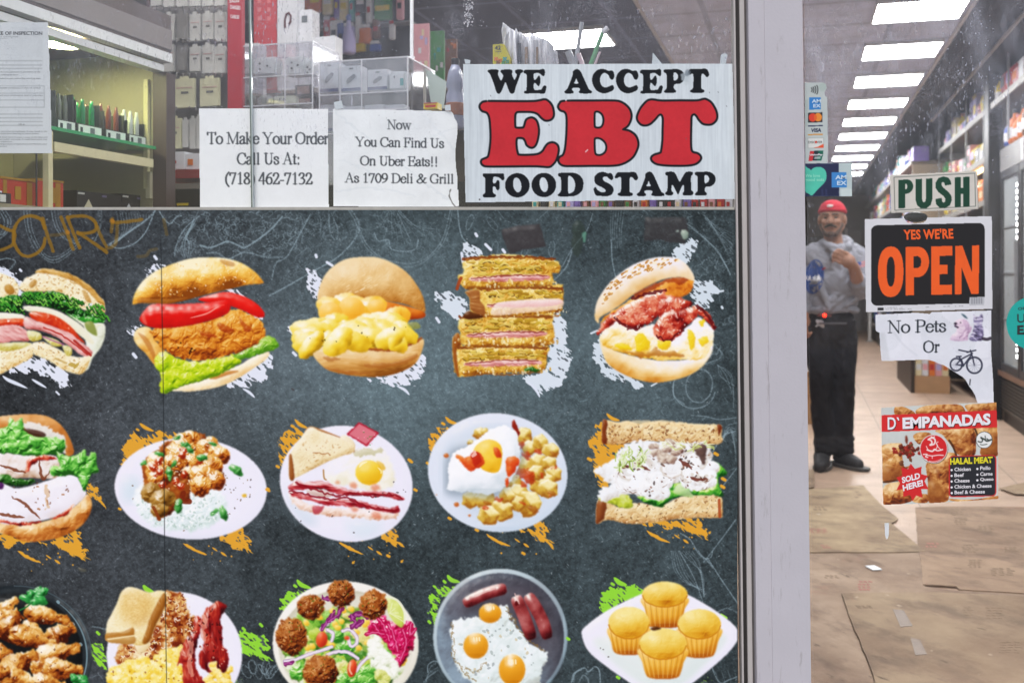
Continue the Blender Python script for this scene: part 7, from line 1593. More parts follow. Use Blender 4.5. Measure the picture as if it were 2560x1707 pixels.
# coolers
for i,(a0,a1) in enumerate(((7.72,9.24),(6.16,7.68))):
    t=thing('drinks_cooler',['glass fronted drinks cooler with dotted light strips, beside the black post','glass fronted drinks cooler nearest the entrance, cut by the right edge'][i],'cooler','drinks coolers along the right wall')
    along('cabinet',1.70,2.0,a0,a1,.42,2.10,mat('cooler_inside','#a6aaae',.4),t);along('header',1.63,2.0,a0,a1,2.101,2.288,mat('cooler_header','#8c8a8a',.4),t)
    b=along('base',1.64,2.0,a0,a1,.10,.40,BLK,t)
    lv=bmesh.new()
    for k in range(9):bx(lv,1.625,1.639,a0+.06,a1-.06,.13+k*.028,.142+k*.028)
    q=fin('louvre',lv,mat('louvre_metal','#3a3836',.35,.4),t)
    along('plinth',1.66,2.0,a0,a1,.0,.099,mat('plinth_dark','#2e2a28',.5),t);along('kick_strip',1.612,1.624,a0,a1,.395,.435,mat('copper_strip','#8a6a58',.35,.4),t)
    for k in range(2):
        d0=a0+.01+k*(a1-a0)/2;d1=d0+(a1-a0)/2-.02
        fb=bmesh.new()
        bx(fb,1.63,1.68,d0,d0+.05,.44,2.095);bx(fb,1.63,1.68,d1-.05,d1,.44,2.095);bx(fb,1.63,1.68,d0+.0502,d1-.0502,.44,.50);bx(fb,1.63,1.68,d0+.0502,d1-.0502,2.04,2.095)
        dr=fin('cooler_door',fb,mat('door_frame_dark','#3b3a3c',.35,.3),t)
        along('pane',1.65,1.655,d0+.0505,d1-.0505,.5005,2.0395,mat('cooler_pane','#b9bfc2',.06,0,.05,10,.8),dr)
        hb=bmesh.new();bx(hb,1.60,1.628,d0+.018,d0+.034,1.0,1.5);fin('handle',hb,STL,dr)
        ls=bmesh.new()
        for z in np.arange(.58,1.96,.052):bx(ls,1.640,1.649,d0+.12,d0+.15,z,z+.026);
        fin('light_strip',ls,mat('led_dots','#ffffff',.5,0,0,emit=5),dr)
        sb=bmesh.new()
        for z in (.86,1.24,1.62):bx(sb,1.643,1.6495,d0+.0507,d1-.0507,z,z+.012)
        fin('inner_shelf',sb,mat('shelf_wire','#6a6c6e',.4),dr)
q=boxo('price_list',-.045,.045,-.001,.001,-.0,.165,mat('paper_white','#dcdce2',.7),None,P(1.626,8.35,2.11),-TH-math.pi/2);tag(q,'white paper strip hanging on the cooler header','paper')
q=boxo('paper_sheet',-.09,.09,-.001,.001,0,.5,mat('paper_white','#dcdce2',.7),None,P(1.626,7.62,1.20),-TH-math.pi/2);tag(q,'white paper sheet taped to the cooler door at the right edge','paper')
# far right shelving,standing further out
fs=thing('wall_shelving','far right wall shelving full of cleaning goods along the aisle','shelving')
along('end_panel',1.30,1.99,12.80,12.83,.36,2.56,mat('brown_panel','#8a7a68',.4,0,.25,3),fs)
for z in (.34,.85,1.32,1.76,2.20,2.60):along('shelf_board',1.30,1.98,12.84,21.5,z-.025,z,SHD,fs);along('shelf_lip',1.285,1.299,12.84,21.5,z-.035,z+.012,SHM,fs)
along('plinth',1.34,1.98,12.81,21.5,0,.30,BLK,fs)
row(1.30,12.9,20.8,2.60,36,(.12,.22),(.16,.26),'on the far top shelf at right','goods on the far right shelving',('carton','bottle','bag'),['lilac','white','pink','purple','teal','white'],21)
row(1.30,12.9,20.8,2.20,36,(.12,.22),(.22,.32),'on the far shelf below the top one','goods on the far right shelving',('carton','bottle','bag'),['green','yellow','red','blue','white','orange'],22)
row(1.30,12.9,20.8,1.76,36,(.12,.22),(.22,.34),'on the far middle shelf','goods on the far right shelving',('carton','bottle','bag'),['purple','green','lilac','white','blue'],23)
row(1.30,12.9,20.0,1.32,12,(.16,.3),(.22,.34),'on the far shelf at waist height','goods on the far right shelving',('carton','bag'),['lilac','orange','white','red'],24)
row(1.30,12.9,20.0,.34,12,(.16,.3),(.22,.3),'on the far bottom shelf','goods on the far right shelving',('carton','bag'),['white','blue','cream'],25)
# low end display beyond the door
gd=thing('end_display','low wooden end display with cartons behind the torn notice','display stand')
along('base',1.16,1.50,11.2,12.7,.0,.18,mat('pale_wood','#b08a66',.5,0,.2,9),gd);along('side_board',1.12,1.158,11.18,12.72,0,.5,mat('dark_wood','#3a302a',.45,0,.2,9),gd);along('shelf_board',1.16,1.50,11.2,12.7,.46,.48,SHD,gd)
r2=random.Random(31)
for i,c in enumerate((1.20,1.265,1.33,1.395,1.46)):
    o=item('carton',['cream','white','orange','pink','cream'][i],r2.choice(list(PALET)),.058,.2,.1,P(c,11.27,.1805),-TH);tag(o,'%s carton, %s from the left in the low end display' % (['cream','white','orange','pink','plain cream'][i],ORD[i]),'carton','cartons in the low end display')
# left side of the aisle,seen beside the man
lf=thing('aisle_gondola','left aisle shelving beside the man, mostly hidden by the post','shelving')
along('back_board',-.42,-.40,9.6,21,0,1.95,SHD,lf);along('plinth',-.40,.05,9.6,21,0,.14,BLK,lf)
for z in (.15,.55,.95,1.35):along('shelf_board',-.40,.05,9.6,21,z-.02,z,SHM,lf)
along('end_panel',-.40,.05,9.57,9.599,.0,1.62,mat('grey_panel','#6a6a70',.5),lf)
row(.05,9.7,20,1.35,22,(.14,.28),(.22,.36),'on top of the left aisle shelving','goods on the left aisle shelving',('carton','bag','bottle'),['red','white','blue','yellow','white'],41)
row(.05,9.7,20,.95,18,(.14,.28),(.22,.34),'on the left aisle second shelf','goods on the left aisle shelving',('carton','bag'),['blue','yellow','red','orange'],42)
CBM=mat('corrugated_board','#a5815c',.8,0,.16,9,.2,.15,60)
o=thing('cardboard_box','brown cardboard box on the floor behind the man, next to the post','box');along('box_body',-.15,.22,8.6,9.1,.001,.42,CBM,o);along('flap',-.15,.22,8.58,8.599,.25,.43,CBM,o)
o=item('carton','white','teal',.18,.2,.14,P(.12,8.8,.4215),-TH);tag(o,'white and teal pack lying on the cardboard box behind the man','carton')
# back of the shop
bkS=bk-.01
o=thing('back_cooler','tall lit cooler against the back wall of the shop, right of the man','cooler');along('cabinet',.05,.95,bk-.7,bk-.05,0,2.05,BLK,o);along('pane',.12,.88,bk-.72,bk-.705,.3,1.85,mat('dim_pane','#4a5a60',.1),o)
lb=bmesh.new();r2=random.Random(5)
for k in range(5):bx(lb,.14+k*.07,.185+k*.07,bk-.735,bk-.722,1.02,1.22)
fin('glowing_bottles',lb,mat('glowing_goods','#e8f2ea',.5,0,.1,30,emit=.9),o)  # bottles glow by themselves in place of a lamp inside the cooler
o=thing('grey_door','grey door panel at the far back of the aisle','door');along('door_leaf',1.0,1.28,bk-.35,bk-.3,0,2.2,mat('grey_leaf','#85807f',.5),o);along('door_frame',.95,.999,bk-.36,bk-.29,0,2.25,mat('white_frame','#c4c1c0',.5),o);along('handle',1.02,1.05,bk-.38,bk-.351,1.0,1.1,STL,o)
o=thing('white_upright','white upright rail at the back of the aisle beside the open sign','rail');along('rail_shaft',1.22,1.27,19.5,19.56,0,2.1,mat('white_frame','#c4c1c0',.5),o);along('rail_foot',1.18,1.31,19.46,19.6,0,.02,SHM,o);along('rail_cap',1.21,1.28,19.49,19.57,2.1,2.12,SHM,o)
# pale moulding line,built as a tube on the dark ceiling
tb=tube(bmesh.new(),[P(1.42,4.0,2.955),P(1.42,12,2.955)],.014);tag(fin('moulding',tb,SHM),'pale conduit running along the dark ceiling at right','moulding')
# ---- flattened cardboard on the floor
def cardmat(name,base,seed):
    m=mat(name,base,.8,0,.1,12,.2,.12,90);n=m.node_tree;b=n.nodes['Principled BSDF'];src=b.inputs['Base Color'].links[0].from_socket
    tc=n.nodes.new('ShaderNodeTexCoord');mp=n.nodes.new('ShaderNodeMapping');mp.inputs['Location'].default_value=(seed,seed*1.7,0);mp.inputs['Rotation'].default_value=(0,0,TH+seed*.1)
    n.links.new(tc.outputs['Object'],mp.inputs[0])
    def layer(src,scale,sc3,lo,hi,col,k,det=6):
        q=n.nodes.new('ShaderNodeMapping');q.inputs['Scale'].default_value=sc3;n.links.new(mp.outputs[0],q.inputs[0])
        z=n.nodes.new('ShaderNodeTexNoise');z.inputs['Scale'].default_value=scale;z.inputs['Detail'].default_value=det;z.inputs['Roughness'].default_value=.65;n.links.new(q.outputs[0],z.inputs[0])
        r=n.nodes.new('ShaderNodeMapRange');r.inputs[1].default_value=lo;r.inputs[2].default_value=hi;r.inputs[4].default_value=k;n.links.new(z.outputs[0],r.inputs[0])
        x=n.nodes.new('ShaderNodeMix');x.data_type='RGBA';x.inputs[7].default_value=srgb(col);n.links.new(r.outputs[0],x.inputs[0]);n.links.new(src,x.inputs[6]);return x.outputs[2]
    s=layer(src,1.7,(1,1,1),.38,.66,'#7d6656',.85);s=layer(s,4,(.8,1.3,1),.50,.66,'#63524a',.6);s=layer(s,13,(.5,1.6,1),.64,.71,'#4a3e37',.65,4)
    s=layer(s,14,(1,1,1),.66,.72,'#d8c8b4',.6);s=layer(s,3.1,(1,1,1),.62,.74,'#a66a5a',.35)
    n.links.new(s,b.inputs['Base Color']);return m
z6=lambda x,y:(1960+x*.4766,960+y*.4766)
def card(pts,z,m,label,seed,thick=.003,curl=0.):
    r2=random.Random(seed);P3=[onZ(*z6(*p),z) for p in pts]
    out=[]
    for i,p in enumerate(P3):     # ragged torn outline
        q=P3[(i+1) % len(P3)];d=q-p;L=d.length;k=max(1,int(L/.05));nn=Vector((-d.y,d.x,0)).normalized() if L else Vector((0,0,0))
        for j in range(k):out.append(p+d*(j/k)+nn*(r2.uniform(-.0022,.0022) if j else 0)+Vector((0,0,r2.uniform(0,curl))))
    bm=prism(bmesh.new(),out,(0,0,-thick))
    return tag(fin('cardboard_sheet',bm,m),label,'cardboard','flattened cardboard on the shop floor')
C1=cardmat('worn_cardboard_a','#b8a385',1.3);C2=cardmat('worn_cardboard_b','#aa917b',4.1);C3=cardmat('worn_cardboard_c','#a8937b',7.7);C4=cardmat('worn_cardboard_d','#b39d89',9.9)
card([(-300,890),(760,880),(740,1060),(900,1080),(1500,1110),(1500,1700),(-300,1700)],.006,C4,'wide worn cardboard sheet under the others, beside the post',1)
card([(-300,548),(60,560),(125,552),(300,538),(415,528),(470,590),(520,640),(598,703),(590,714),(560,728),(640,790),(742,875),(600,880),(250,880),(-300,884)],.0105,C1,'slanted cardboard sheet by the shoes of the man, with a curled right tip',2,.004)
card([(690,645),(850,640),(1500,645),(1500,1112),(1180,1090),(915,1075),(905,1058),(730,1048),(722,960),(700,830)],.0098,C2,'large pinkish cardboard sheet below the pastry sticker',3,.004)
card([(302,1094),(490,1092),(800,1090),(1500,1120),(1500,1700),(530,1700),(480,1568),(430,1420),(360,1260)],.0145,C3,'nearest clean edged cardboard sheet at the bottom right',4,.004)
card([(1128,545),(1260,515),(1500,480),(1500,600),(1300,575),(1215,575)],.012,C1,'small dark edged cardboard scrap at the right edge of the floor',5)
card([(125,448),(158,446),(158,540),(60,545),(60,448)],.012,C3,'small cardboard scrap beside the heel of the man',6)
WHT=mat('white_plastic','#e2e4ea',.4)
tag(fin('tape_strip',prism(bmesh.new(),[W(*z6(*p),2.1535) for p in ((528,728),(551,727),(550,785),(544,810),(536,812),(530,790))],(0,.0004,0)),WHT),'small upright white strip on the door pane below the pastry sticker','tape')
pb=bmesh.new();bx(pb,-.022,.022,-.03,.03,0,.004,.001);o=fin('white_scrap',pb,WHT,None,onZ(*z6(470,965),.009),.2);tag(o,'small square white label on the cardboard left of the middle','scrap')
TP=mat('packing_tape','#7d6a5c',.45,0,.25,40,.3)
for pts,lb in (([(570,1178),(628,1184),(675,1266),(612,1272)],'strip of grey packing tape on the nearest cardboard sheet'),([(665,1330),(715,1340),(750,1415),(690,1420)],'second grey strip of packing tape, nearer the camera')):
    tag(fin('packing_tape',prism(bmesh.new(),[onZ(*z6(*p),.0158) for p in pts],(0,0,-.001)),TP),lb,'tape','packing tape on the cardboard')
sheets={o.get('label',''):o for o in bpy.data.objects if o.name.startswith('cardboard_sheet')}
def sh(k):return next(o for l,o in sheets.items() if k in l)
MK1=mat('faded_print','#8b7662',.85,0,.25,60);MK2=mat('faded_red_print','#a8766a',.85,0,.25,60)
for k,z,x0,y0,x1,y1,n,m in (('pinkish',.0103,868,652,960,690,3,MK1),('pinkish',.0103,890,698,972,740,4,MK1),('pinkish',.0103,1010,742,1112,776,3,MK1),('pinkish',.0103,1150,852,1240,886,4,MK1),('pinkish',.0103,925,838,1020,884,4,MK1),('pinkish',.0103,960,918,1042,964,5,MK1),('pinkish',.0103,1080,962,1216,1006,4,MK1),('pinkish',.0103,1075,655,1160,680,3,MK1),('pinkish',.0103,740,830,820,860,2,MK2),
    ('nearest',.0150,372,1158,480,1176,2,MK1),('nearest',.0150,1050,1165,1155,1232,5,MK1),('nearest',.0150,1125,1345,1250,1412,5,MK1),('nearest',.0150,930,1165,1000,1215,4,MK1),('slanted',.0109,370,560,412,602,3,MK1),('slanted',.0109,150,640,230,665,2,MK1),('slanted',.0109,128,755,238,782,4,MK2),('slanted',.0109,190,842,248,862,2,MK2),('wide',.0065,380,1030,470,1085,4,MK2),('wide',.0065,210,1000,300,1020,2,MK1)):
    q=bmesh.new();r2=random.Random(x0)
    for i in range(n):
        u=y0+(y1-y0)*i/n;v=u+(y1-y0)/n*.6;a=x0+r2.uniform(0,12);b=x1-r2.uniform(0,20);t=(x0-600)*.02
        for s in range(3):
            aa=a+(b-a)*s/3;bb=aa+(b-a)/3*r2.uniform(.5,.95)
            prism(q,[onZ(*z6(x,y),z) for x,y in ((aa,u),(bb,u+2),(bb+4,v+2),(aa+4,v))],(0,0,.0004))
    fin('printed_mark',q,m,sh(k))
# ----------------------------------------------------------------------------
# behind the menu window:lit cabinet,hook rack,acrylic cases
# ----------------------------------------------------------------------------
def cl(px,c):u=(px-HX)/FPX;Y=c/(u*CT-ST);return Y*(u*ST+CT)       # aisle coordinate of a pixel column on plane c
def zc(py,px,c):u=(px-HX)/FPX;Y=c/(u*CT-ST);return CAMZ-(py-HY)*Y/FPX
def cx_(px,a):u=(px-HX)/FPX;Y=a/(u*ST+CT);return Y*(u*CT-ST)
def za(py,px,a):u=(px-HX)/FPX;Y=a/(u*ST+CT);return CAMZ-(py-HY)*Y/FPX
KC_=-1.85;A0,A1=1.92,2.60
OLV=mat('cabinet_back','#98937a',.5,0,.15,6);WDB=mat('dark_veneer','#4a3d3a',.45,0,.22,14);WDG=mat('grey_veneer','#77706f',.45,0,.15,10)
cb=thing('display_cabinet','lit glass display cabinet with a dark wooden header behind the left pane','display cabinet')
along('header',-2.42,KC_,A0,A1+.04,1.912,2.03,WDB,cb);along('header_stripe',KC_+.0005,KC_+.004,A0,A1+.04,1.925,1.985,WDG,cb)
along('upper_rail',KC_-.02,KC_+.012,A0,A1+.03,1.884,1.911,mat('white_rail','#cfd2d4',.35),cb);along('lower_rail',KC_-.035,KC_+.004,A0,A1,1.852,1.872,mat('white_rail','#cfd2d4',.35),cb)
along('back_panel',-2.42,-2.40,A0,A1,1.02,1.911,OLV,cb);along('end_panel',-2.399,KC_-.036,A1,A1+.03,1.02,1.911,OLV,cb);along('end_post',KC_-.035,KC_+.012,A1+.0,A1+.045,1.02,1.85,WDB,cb)
along('end_strip',KC_-.060,KC_-.045,A1-.012,A1-.001,1.5,1.83,mat('pale_strip','#c9c39a',.4),cb);along('latch',KC_-.052,KC_-.036,A1-.012,A1-.001,1.47,1.55,mat('pale_metal','#b9b49a',.4),cb)
along('bottom_board',-2.399,KC_,A0,A1,1.395,1.412,OLV,cb)
GSH=mat('green_glass_edge','#2f9a5c',.15,0,.1,20,.8)
along('glass_shelf',-2.30,KC_-.01,A0,A1-.02,1.615,1.624,GSH,cb);along('shelf_rail',KC_-.03,KC_-.012,cl(146,KC_),A1-.03,1.56,1.585,mat('cream_rail','#cfc9a0',.4),cb)
along('upright',KC_-.03,KC_-.012,cl(131,KC_),cl(142,KC_),1.412,1.61,mat('cream_rail','#cfc9a0',.4),cb)
along('glass_edge',KC_+.001,KC_+.004,cl(88,KC_),cl(90.5,KC_),1.412,1.85,GASK,cb)
lm=bmesh.new();lathe(lm,[(.001,0),(.050,0),(.050,.008),(.001,.010)],24)
o=fin('puck_lamp',lm,mat('puck_diffuser','#f6f4b4',.5,0,0,emit=75),None,onC(156,113,-2.0));tag(o,'round glowing lamp under the header of the lit cabinet','lamp')
fin('lamp_rim',lathe(bmesh.new(),[(.052,-.002),(.058,0),(.058,.012),(.052,.014)],24,cap=False),LFR,o)
# trays of vials on the glass shelf
TRAY=mat('black_tray','#3c4038',.5);LABM=mat('tray_label','#d8dcd8',.5)
STK_=[('grey','#6f7668'),('green','#1f8a54'),('brown','#6a3a2c'),('pale','#c6cfc6')]
for i,(p0,p1,py0,kind) in enumerate(((141,190,206,'grey'),(192,256,218,'green'),(262,316,236,'brown'),(320,366,262,'pale'))):
    a0,a1=cl(p0,KC_-.05),cl(p1,KC_-.05);zt=1.725-(.012*i)
    t=thing('display_tray','%s display tray of slim tubes on the green glass shelf, %s from the left' % (['dull grey','green','brown','pale'][i],ORD[i]),'display tray','trays on the glass shelf')
    along('tray_back',-2.10,-2.06,a0+.002,a1-.002,1.625,zt+.03,TRAY,t);along('tray_front',KC_-.055,KC_-.05,a0+.002,a1-.002,1.625,1.655,TRAY,t);along('tray_side',-2.06,KC_-.056,a0+.002,a0+.006,1.625,zt+.005,TRAY,t);along('tray_side',-2.06,KC_-.056,a1-.006,a1-.002,1.625,zt+.005,TRAY,t)
    along('front_label',KC_-.0495,KC_-.0485,a0+.006,a1-.006,1.627,1.652,LABM,t);along('price_mark',KC_-.0484,KC_-.0479,a0+.012,a0+.022,1.632,1.645,INK,t);along('price_mark',KC_-.0484,KC_-.0479,(a0+a1)/2,(a0+a1)/2+.018,1.630,1.648,INKG,t)
    n=3
    for k in range(n):
        for r_ in range(3):
            aa=a0+.014+(a1-a0-.028)*k/(n-1);c=KC_-.075-r_*.05
            fin('tube',lathe(bmesh.new(),[(.006,0),(.0075,.004),(.0075,.08),(.005,.09),(.004,.102)],10),mat(kind+'_tube',dict(STK_)[kind],.3),t,Vector((c,aa,1.626)),0,True)
    tg=mat('green_tag','#3fae5a',.5) if i < 2 else mat('red_tag','#b3482c',.5)
    for k in range(5):along('top_tag',-2.08-.0,-2.075,a0+.006+(a1-a0-.012)*k/5,a0+.006+(a1-a0-.012)*(k+.6)/5,zt+.031,zt+.05,tg,t)
o=thing('white_carton','pale carton behind the trays at the left end of the glass shelf','carton');along('carton_body',-2.12,KC_-.09,cl(118,KC_-.05),cl(139,KC_-.05),1.625,1.735,mat('pale_carton','#c9d8c8',.5),o);along('band',KC_-.0895,KC_-.0885,cl(118,KC_-.05),cl(139,KC_-.05),1.64,1.67,mat('mint_band','#8fd0b8',.5),o)
# lower shelf:red and gold boxes,black boxes with triangles
GOLD=mat('gold_print','#b98a2c',.35,.4);REDB=mat('red_box','#b8331f',.45);BLB=mat('black_box','#26242a',.4)
for i,(p0,p1,pt) in enumerate(((-30,88,450),(94,158,455))):
    a0,a1=cl(p0,KC_-.06),cl(p1,KC_-.06);z1=zc(pt,(p0+p1)/2,KC_-.06)
    t=thing('gift_box','red box with gold bands in the lit cabinet, %s' % ['at the left edge of the photo','right of the thin glass edge'][i],'box','red and gold boxes in the cabinet')
    along('box_body',-2.2,KC_-.06,a0,a1,1.4125,z1,REDB,t);along('gold_band',KC_-.0595,KC_-.0585,a1-.030,a1-.012,1.413,z1-.002,GOLD,t);along('gold_band',KC_-.0595,KC_-.0585,a0+.3*(a1-a0),a0+.3*(a1-a0)+.012,1.413,z1-.002,GOLD,t)
    along('lid_edge',-2.2,KC_-.058,a0-.001,a1+.001,z1+.0005,z1+.006,GOLD,t);along('emblem',KC_-.0595,KC_-.0585,a0+.55*(a1-a0),a0+.55*(a1-a0)+.02,1.43,z1-.015,GOLD,t)
for i,(p0,p1,pt,tri) in enumerate(((192,302,482,'cream'),(304,372,488,'white'))):
    a0,a1=cl(p0,KC_-.08),cl(p1,KC_-.08);z1=zc(pt,(p0+p1)/2,KC_-.08)
    t=thing('black_box','black box with a pale triangle in the lit cabinet, %s' % ['the larger one','the smaller one beside the frame'][i],'box','black boxes in the cabinet')
    along('box_body',-2.25,KC_-.08,a0,a1,1.4125,z1,BLB,t)
    am=a0+(a1-a0)*.25;x=KC_-.0795
    tr_=prism(bmesh.new(),[(x,am-.024,1.42),(x,am+.024,1.42),(x,am,min(z1-.004,1.452))],(.001,0,0));fin('triangle',tr_,mat('triangle_'+tri,'#d8d2b4' if tri=='cream' else '#cdd2d8',.5),t)
    along('print_line',x,x+.001,a0+.004,a0+.03,z1-.010,z1-.005,LABM,t);along('print_line',x,x+.001,a0+.55*(a1-a0),a0+.55*(a1-a0)+.02,z1-.012,z1-.006,mat('violet_print','#6a6488',.5),t)
o=thing('white_stick','white stick and small grey box at the bottom left in the cabinet','box');along('box_body',-1.905,KC_-.01,cl(4,KC_),cl(36,KC_),1.4125,1.438,BLB,o);along('label',KC_-.0095,KC_-.0085,cl(8,KC_),cl(22,KC_),1.416,1.434,LABM,o);along('stick',-1.89,-1.88,cl(-8,KC_),cl(30,KC_),1.4385,1.4445,WHT,o)
# things standing on top of the cabinet,half out of the picture
for i,(p0,p1,c) in enumerate(((205,262,'black'),(268,330,'black'),(332,362,'red'))):
    o=item('carton',c,'pink' if i==1 else 'white',abs(cl(p1,KC_)-cl(p0,KC_))*.95,.16,.14,P(KC_-.12,(cl(p0,KC_)+cl(p1,KC_))/2,2.0305),-TH+math.pi/2);tag(o,'%s carton on top of the lit cabinet, %s from the left' % (c,ORD[i]),'carton','cartons on top of the cabinet')
# ---- hook rack of phone accessories
AR=2.95
def fbox(name,x0,y0,x1,y1,a,d,m,parent=None,bev=0.):         # box whose front face fills a pixel rectangle on plane a
    xm,ym=(x0+x1)/2,(y0+y1)/2
    c0,c1=cx_(x0,a),cx_(x1,a);z0,z1=za(y1,xm,a),za(y0,xm,a)
    return along(name,c0,c1,a,a+d,z0,z1,m,parent,bev)
rk=thing('hook_rack','grey hook rack with rows of hanging phone accessories beside the lit cabinet','rack')
fbox('back_panel',372,-60,569,430,AR+.07,.012,mat('peg_panel','#84807f',.6,0,.12,20),rk);fbox('side_edge',366,-60,372,430,AR+.05,.03,mat('peg_edge','#5c4644',.5),rk)
PKG=mat('pack_card','#bdbbb8',.4,0,.08,40);PKG2=mat('pack_card_warm','#cbc7a8',.4,0,.08,40);PKD=mat('pack_dark','#7c7976',.35,0,.12,40);PKL=mat('pack_print','#6b6966',.5);HK=mat('hook_chrome','#d7d9db',.2,.6)
def pack(x0,y0,x1,y1,a,m,label,mark=True,win=False):
    t=thing('accessory_pack',label,'accessory pack','phone accessory packs on the hook rack')
    fbox('card',x0,y0,x1,y1,a,.012,m,t,.0015)
    w,h=x1-x0,y1-y0
    fbox('hang_tab',x0+w*.3,y0-6,x1-w*.3,y0+.3,a+.002,.004,m,t)
    if win:fbox('blister',x0+w*.18,y0+h*.42,x1-w*.18,y1-h*.08,a-.011,.0105,PKD,t,.003)
    if mark:fbox('print_mark',x0+w*.35,y0+h*.44,x1-w*.30,y0+h*.52,a-.0012,.001,PKL,t)
    if mark:fbox('print_line',x0+w*.12,y0+h*.30,x1-w*.12,y0+h*.325,a-.0012,.001,mat('pink_line','#c29a98',.5),t)
rows_=[(-30,19,['plain'],7),(33,106,['card'],6),(113,184,['card'],6)]
xs=[376,408,440,473,505,536,562]
for ri,(y0,y1,_,n) in enumerate(rows_):
    for k in range(6):
        x0=xs[k];x1=x0+27
        dark=(k in (0,2) and ri > 0)
        pack(x0,y0+rnd.uniform(-2,4),x1,y1-rnd.uniform(0,6),AR+rnd.uniform(-.012,.012),PKD if dark else PKG,'%s accessory pack, %s from left in the %s hook row' % ('dark' if dark else 'light grey',ORD[k],['cut off top','second','third'][ri]),ri > 0 and not dark,dark)
for k,(x0,y0,x1,y1) in enumerate(((380,200,400,262),(404,198,428,270),(434,197,486,270),(499,196,547,266))):
    pack(x0,y0,x1,y1,AR-.01,[PKD,PKG,PKG2,PKG2][k],['narrow dark pack at the left of the fourth hook row','narrow grey pack in the fourth hook row','wide cream pack in the middle of the fourth hook row','wide cream pack at the right of the fourth hook row'][k],k > 1)
for k,(x0,y0,x1,y1) in enumerate(((418,296,452,372),(455,300,470,368),(473,296,488,372),(490,292,500,372))):
    pack(x0,y0,x1,y1,AR-.012,[PKG2,PKG,PKG,PKG][k],['cream pack low on the hook rack above the small boxes','slim white pack low on the hook rack','second slim white pack low on the hook rack','slim pack low on the rack by the order notice'][k],k==0)
for ri,y in enumerate((22,104,190,274)):
    for k in range(12):
        x=376+k*16.2
        if ri==3 and k in (5,8):continue
        h=tube(bmesh.new(),[onA(x,y,AR+.068),onA(x,y+1,AR-.045),onA(x,y-7,AR-.052)],.0028,6)
        q=fin('hook',h,HK,rk);q.parent=rk;q.matrix_parent_inverse=Matrix.Rotation(TH,4,'Z')
fbox('price_rail',374,425,500,447,AR-.08,.16,mat('red_shelf','#8d2d2c',.5),rk)
sb=[('white',416,380,462,417),('white',464,384,500,424)]
for i,(c,x0,y0,x1,y1) in enumerate(sb):
    t=thing('small_box',['white small box with red print on the red shelf','white small box with orange print on the red shelf by the order notice'][i],'box','small boxes on the red shelf')
    fbox('box_body',x0,y0,x1,424.6,AR-.06+i*.004,.08,cm('white'),t,.002);fbox('print',x0+5,y0+22-i*8,x0+24-i*6,y0+29,AR-.062+i*.004,.0015,cm('red' if i==0 else 'orange'),t)
o=thing('counter','dark counter edge below the hook rack','counter');fbox('counter_front',374,455,1840,640,2.80,.35,BLK,o);fbox('yellow_sticker',442,508,470,514,2.797,.002,cm('yellow'),o)
# ---- red cable rack sign
rdm=mat('red_sign','#a92a38',.45,0,.06)
o=thing('cable_sign','tall red sign for charging cables beside the hook rack','sign');fbox('sign_board',569,-60,604,275,AR-.02,.02,rdm,o)
def atext(s,bl,br,tl,a,m,parent,b=.02):
    q=text('lettering',s,bl,br,tl,1,m,None,b);me=q.data
    for v in me.vertices:
        px,py=v.co.x*FPX+HX,HY-(v.co.z-CAMZ)*FPX;v.co=onA(px,py,a)
    q.parent=parent;q.matrix_parent_inverse=Matrix.Rotation(TH,4,'Z');return q
atext('SALES',(574,8),(598,6),(574,0),AR-.0205,WHM,o);atext('CHARGERS',(575,23),(601,26),(575,13),AR-.0205,WHM,o);atext('CABLES',(576,46),(598,48),(576,37),AR-.0205,WHM,o)
# ---- acrylic cases with chargers
def acrylic():
    m=bpy.data.materials.new('clear_acrylic');m.use_nodes=True;n=m.node_tree;n.nodes.clear()
    o=n.nodes.new('ShaderNodeOutputMaterial');t=n.nodes.new('ShaderNodeBsdfTransparent');t.inputs[0].default_value=(.95,.95,.97,1);g=n.nodes.new('ShaderNodeBsdfGlossy');g.inputs['Roughness'].default_value=.06
    d=n.nodes.new('ShaderNodeBsdfDiffuse');d.inputs[0].default_value=(.8,.8,.86,1)
    a=n.nodes.new('ShaderNodeMixShader');a.inputs[0].default_value=.10;b=n.nodes.new('ShaderNodeMixShader')
    nz=n.nodes.new('ShaderNodeTexNoise');nz.inputs['Scale'].default_value=18;mr=n.nodes.new('ShaderNodeMapRange');mr.inputs[1].default_value=.4;mr.inputs[2].default_value=.8;mr.inputs[3].default_value=.03;mr.inputs[4].default_value=.14
    tc=n.nodes.new('ShaderNodeTexCoord');n.links.new(tc.outputs['Object'],nz.inputs[0]);n.links.new(nz.outputs[0],mr.inputs[0]);n.links.new(mr.outputs[0],b.inputs[0])
    n.links.new(t.outputs[0],a.inputs[1]);n.links.new(g.outputs[0],a.inputs[2]);n.links.new(a.outputs[0],b.inputs[1]);n.links.new(d.outputs[0],b.inputs[2]);n.links.new(b.outputs[0],o.inputs[0]);return m
ACR=acrylic();ACE=mat('acrylic_edge','#c9c9d3',.2,0,.08,20,.7)
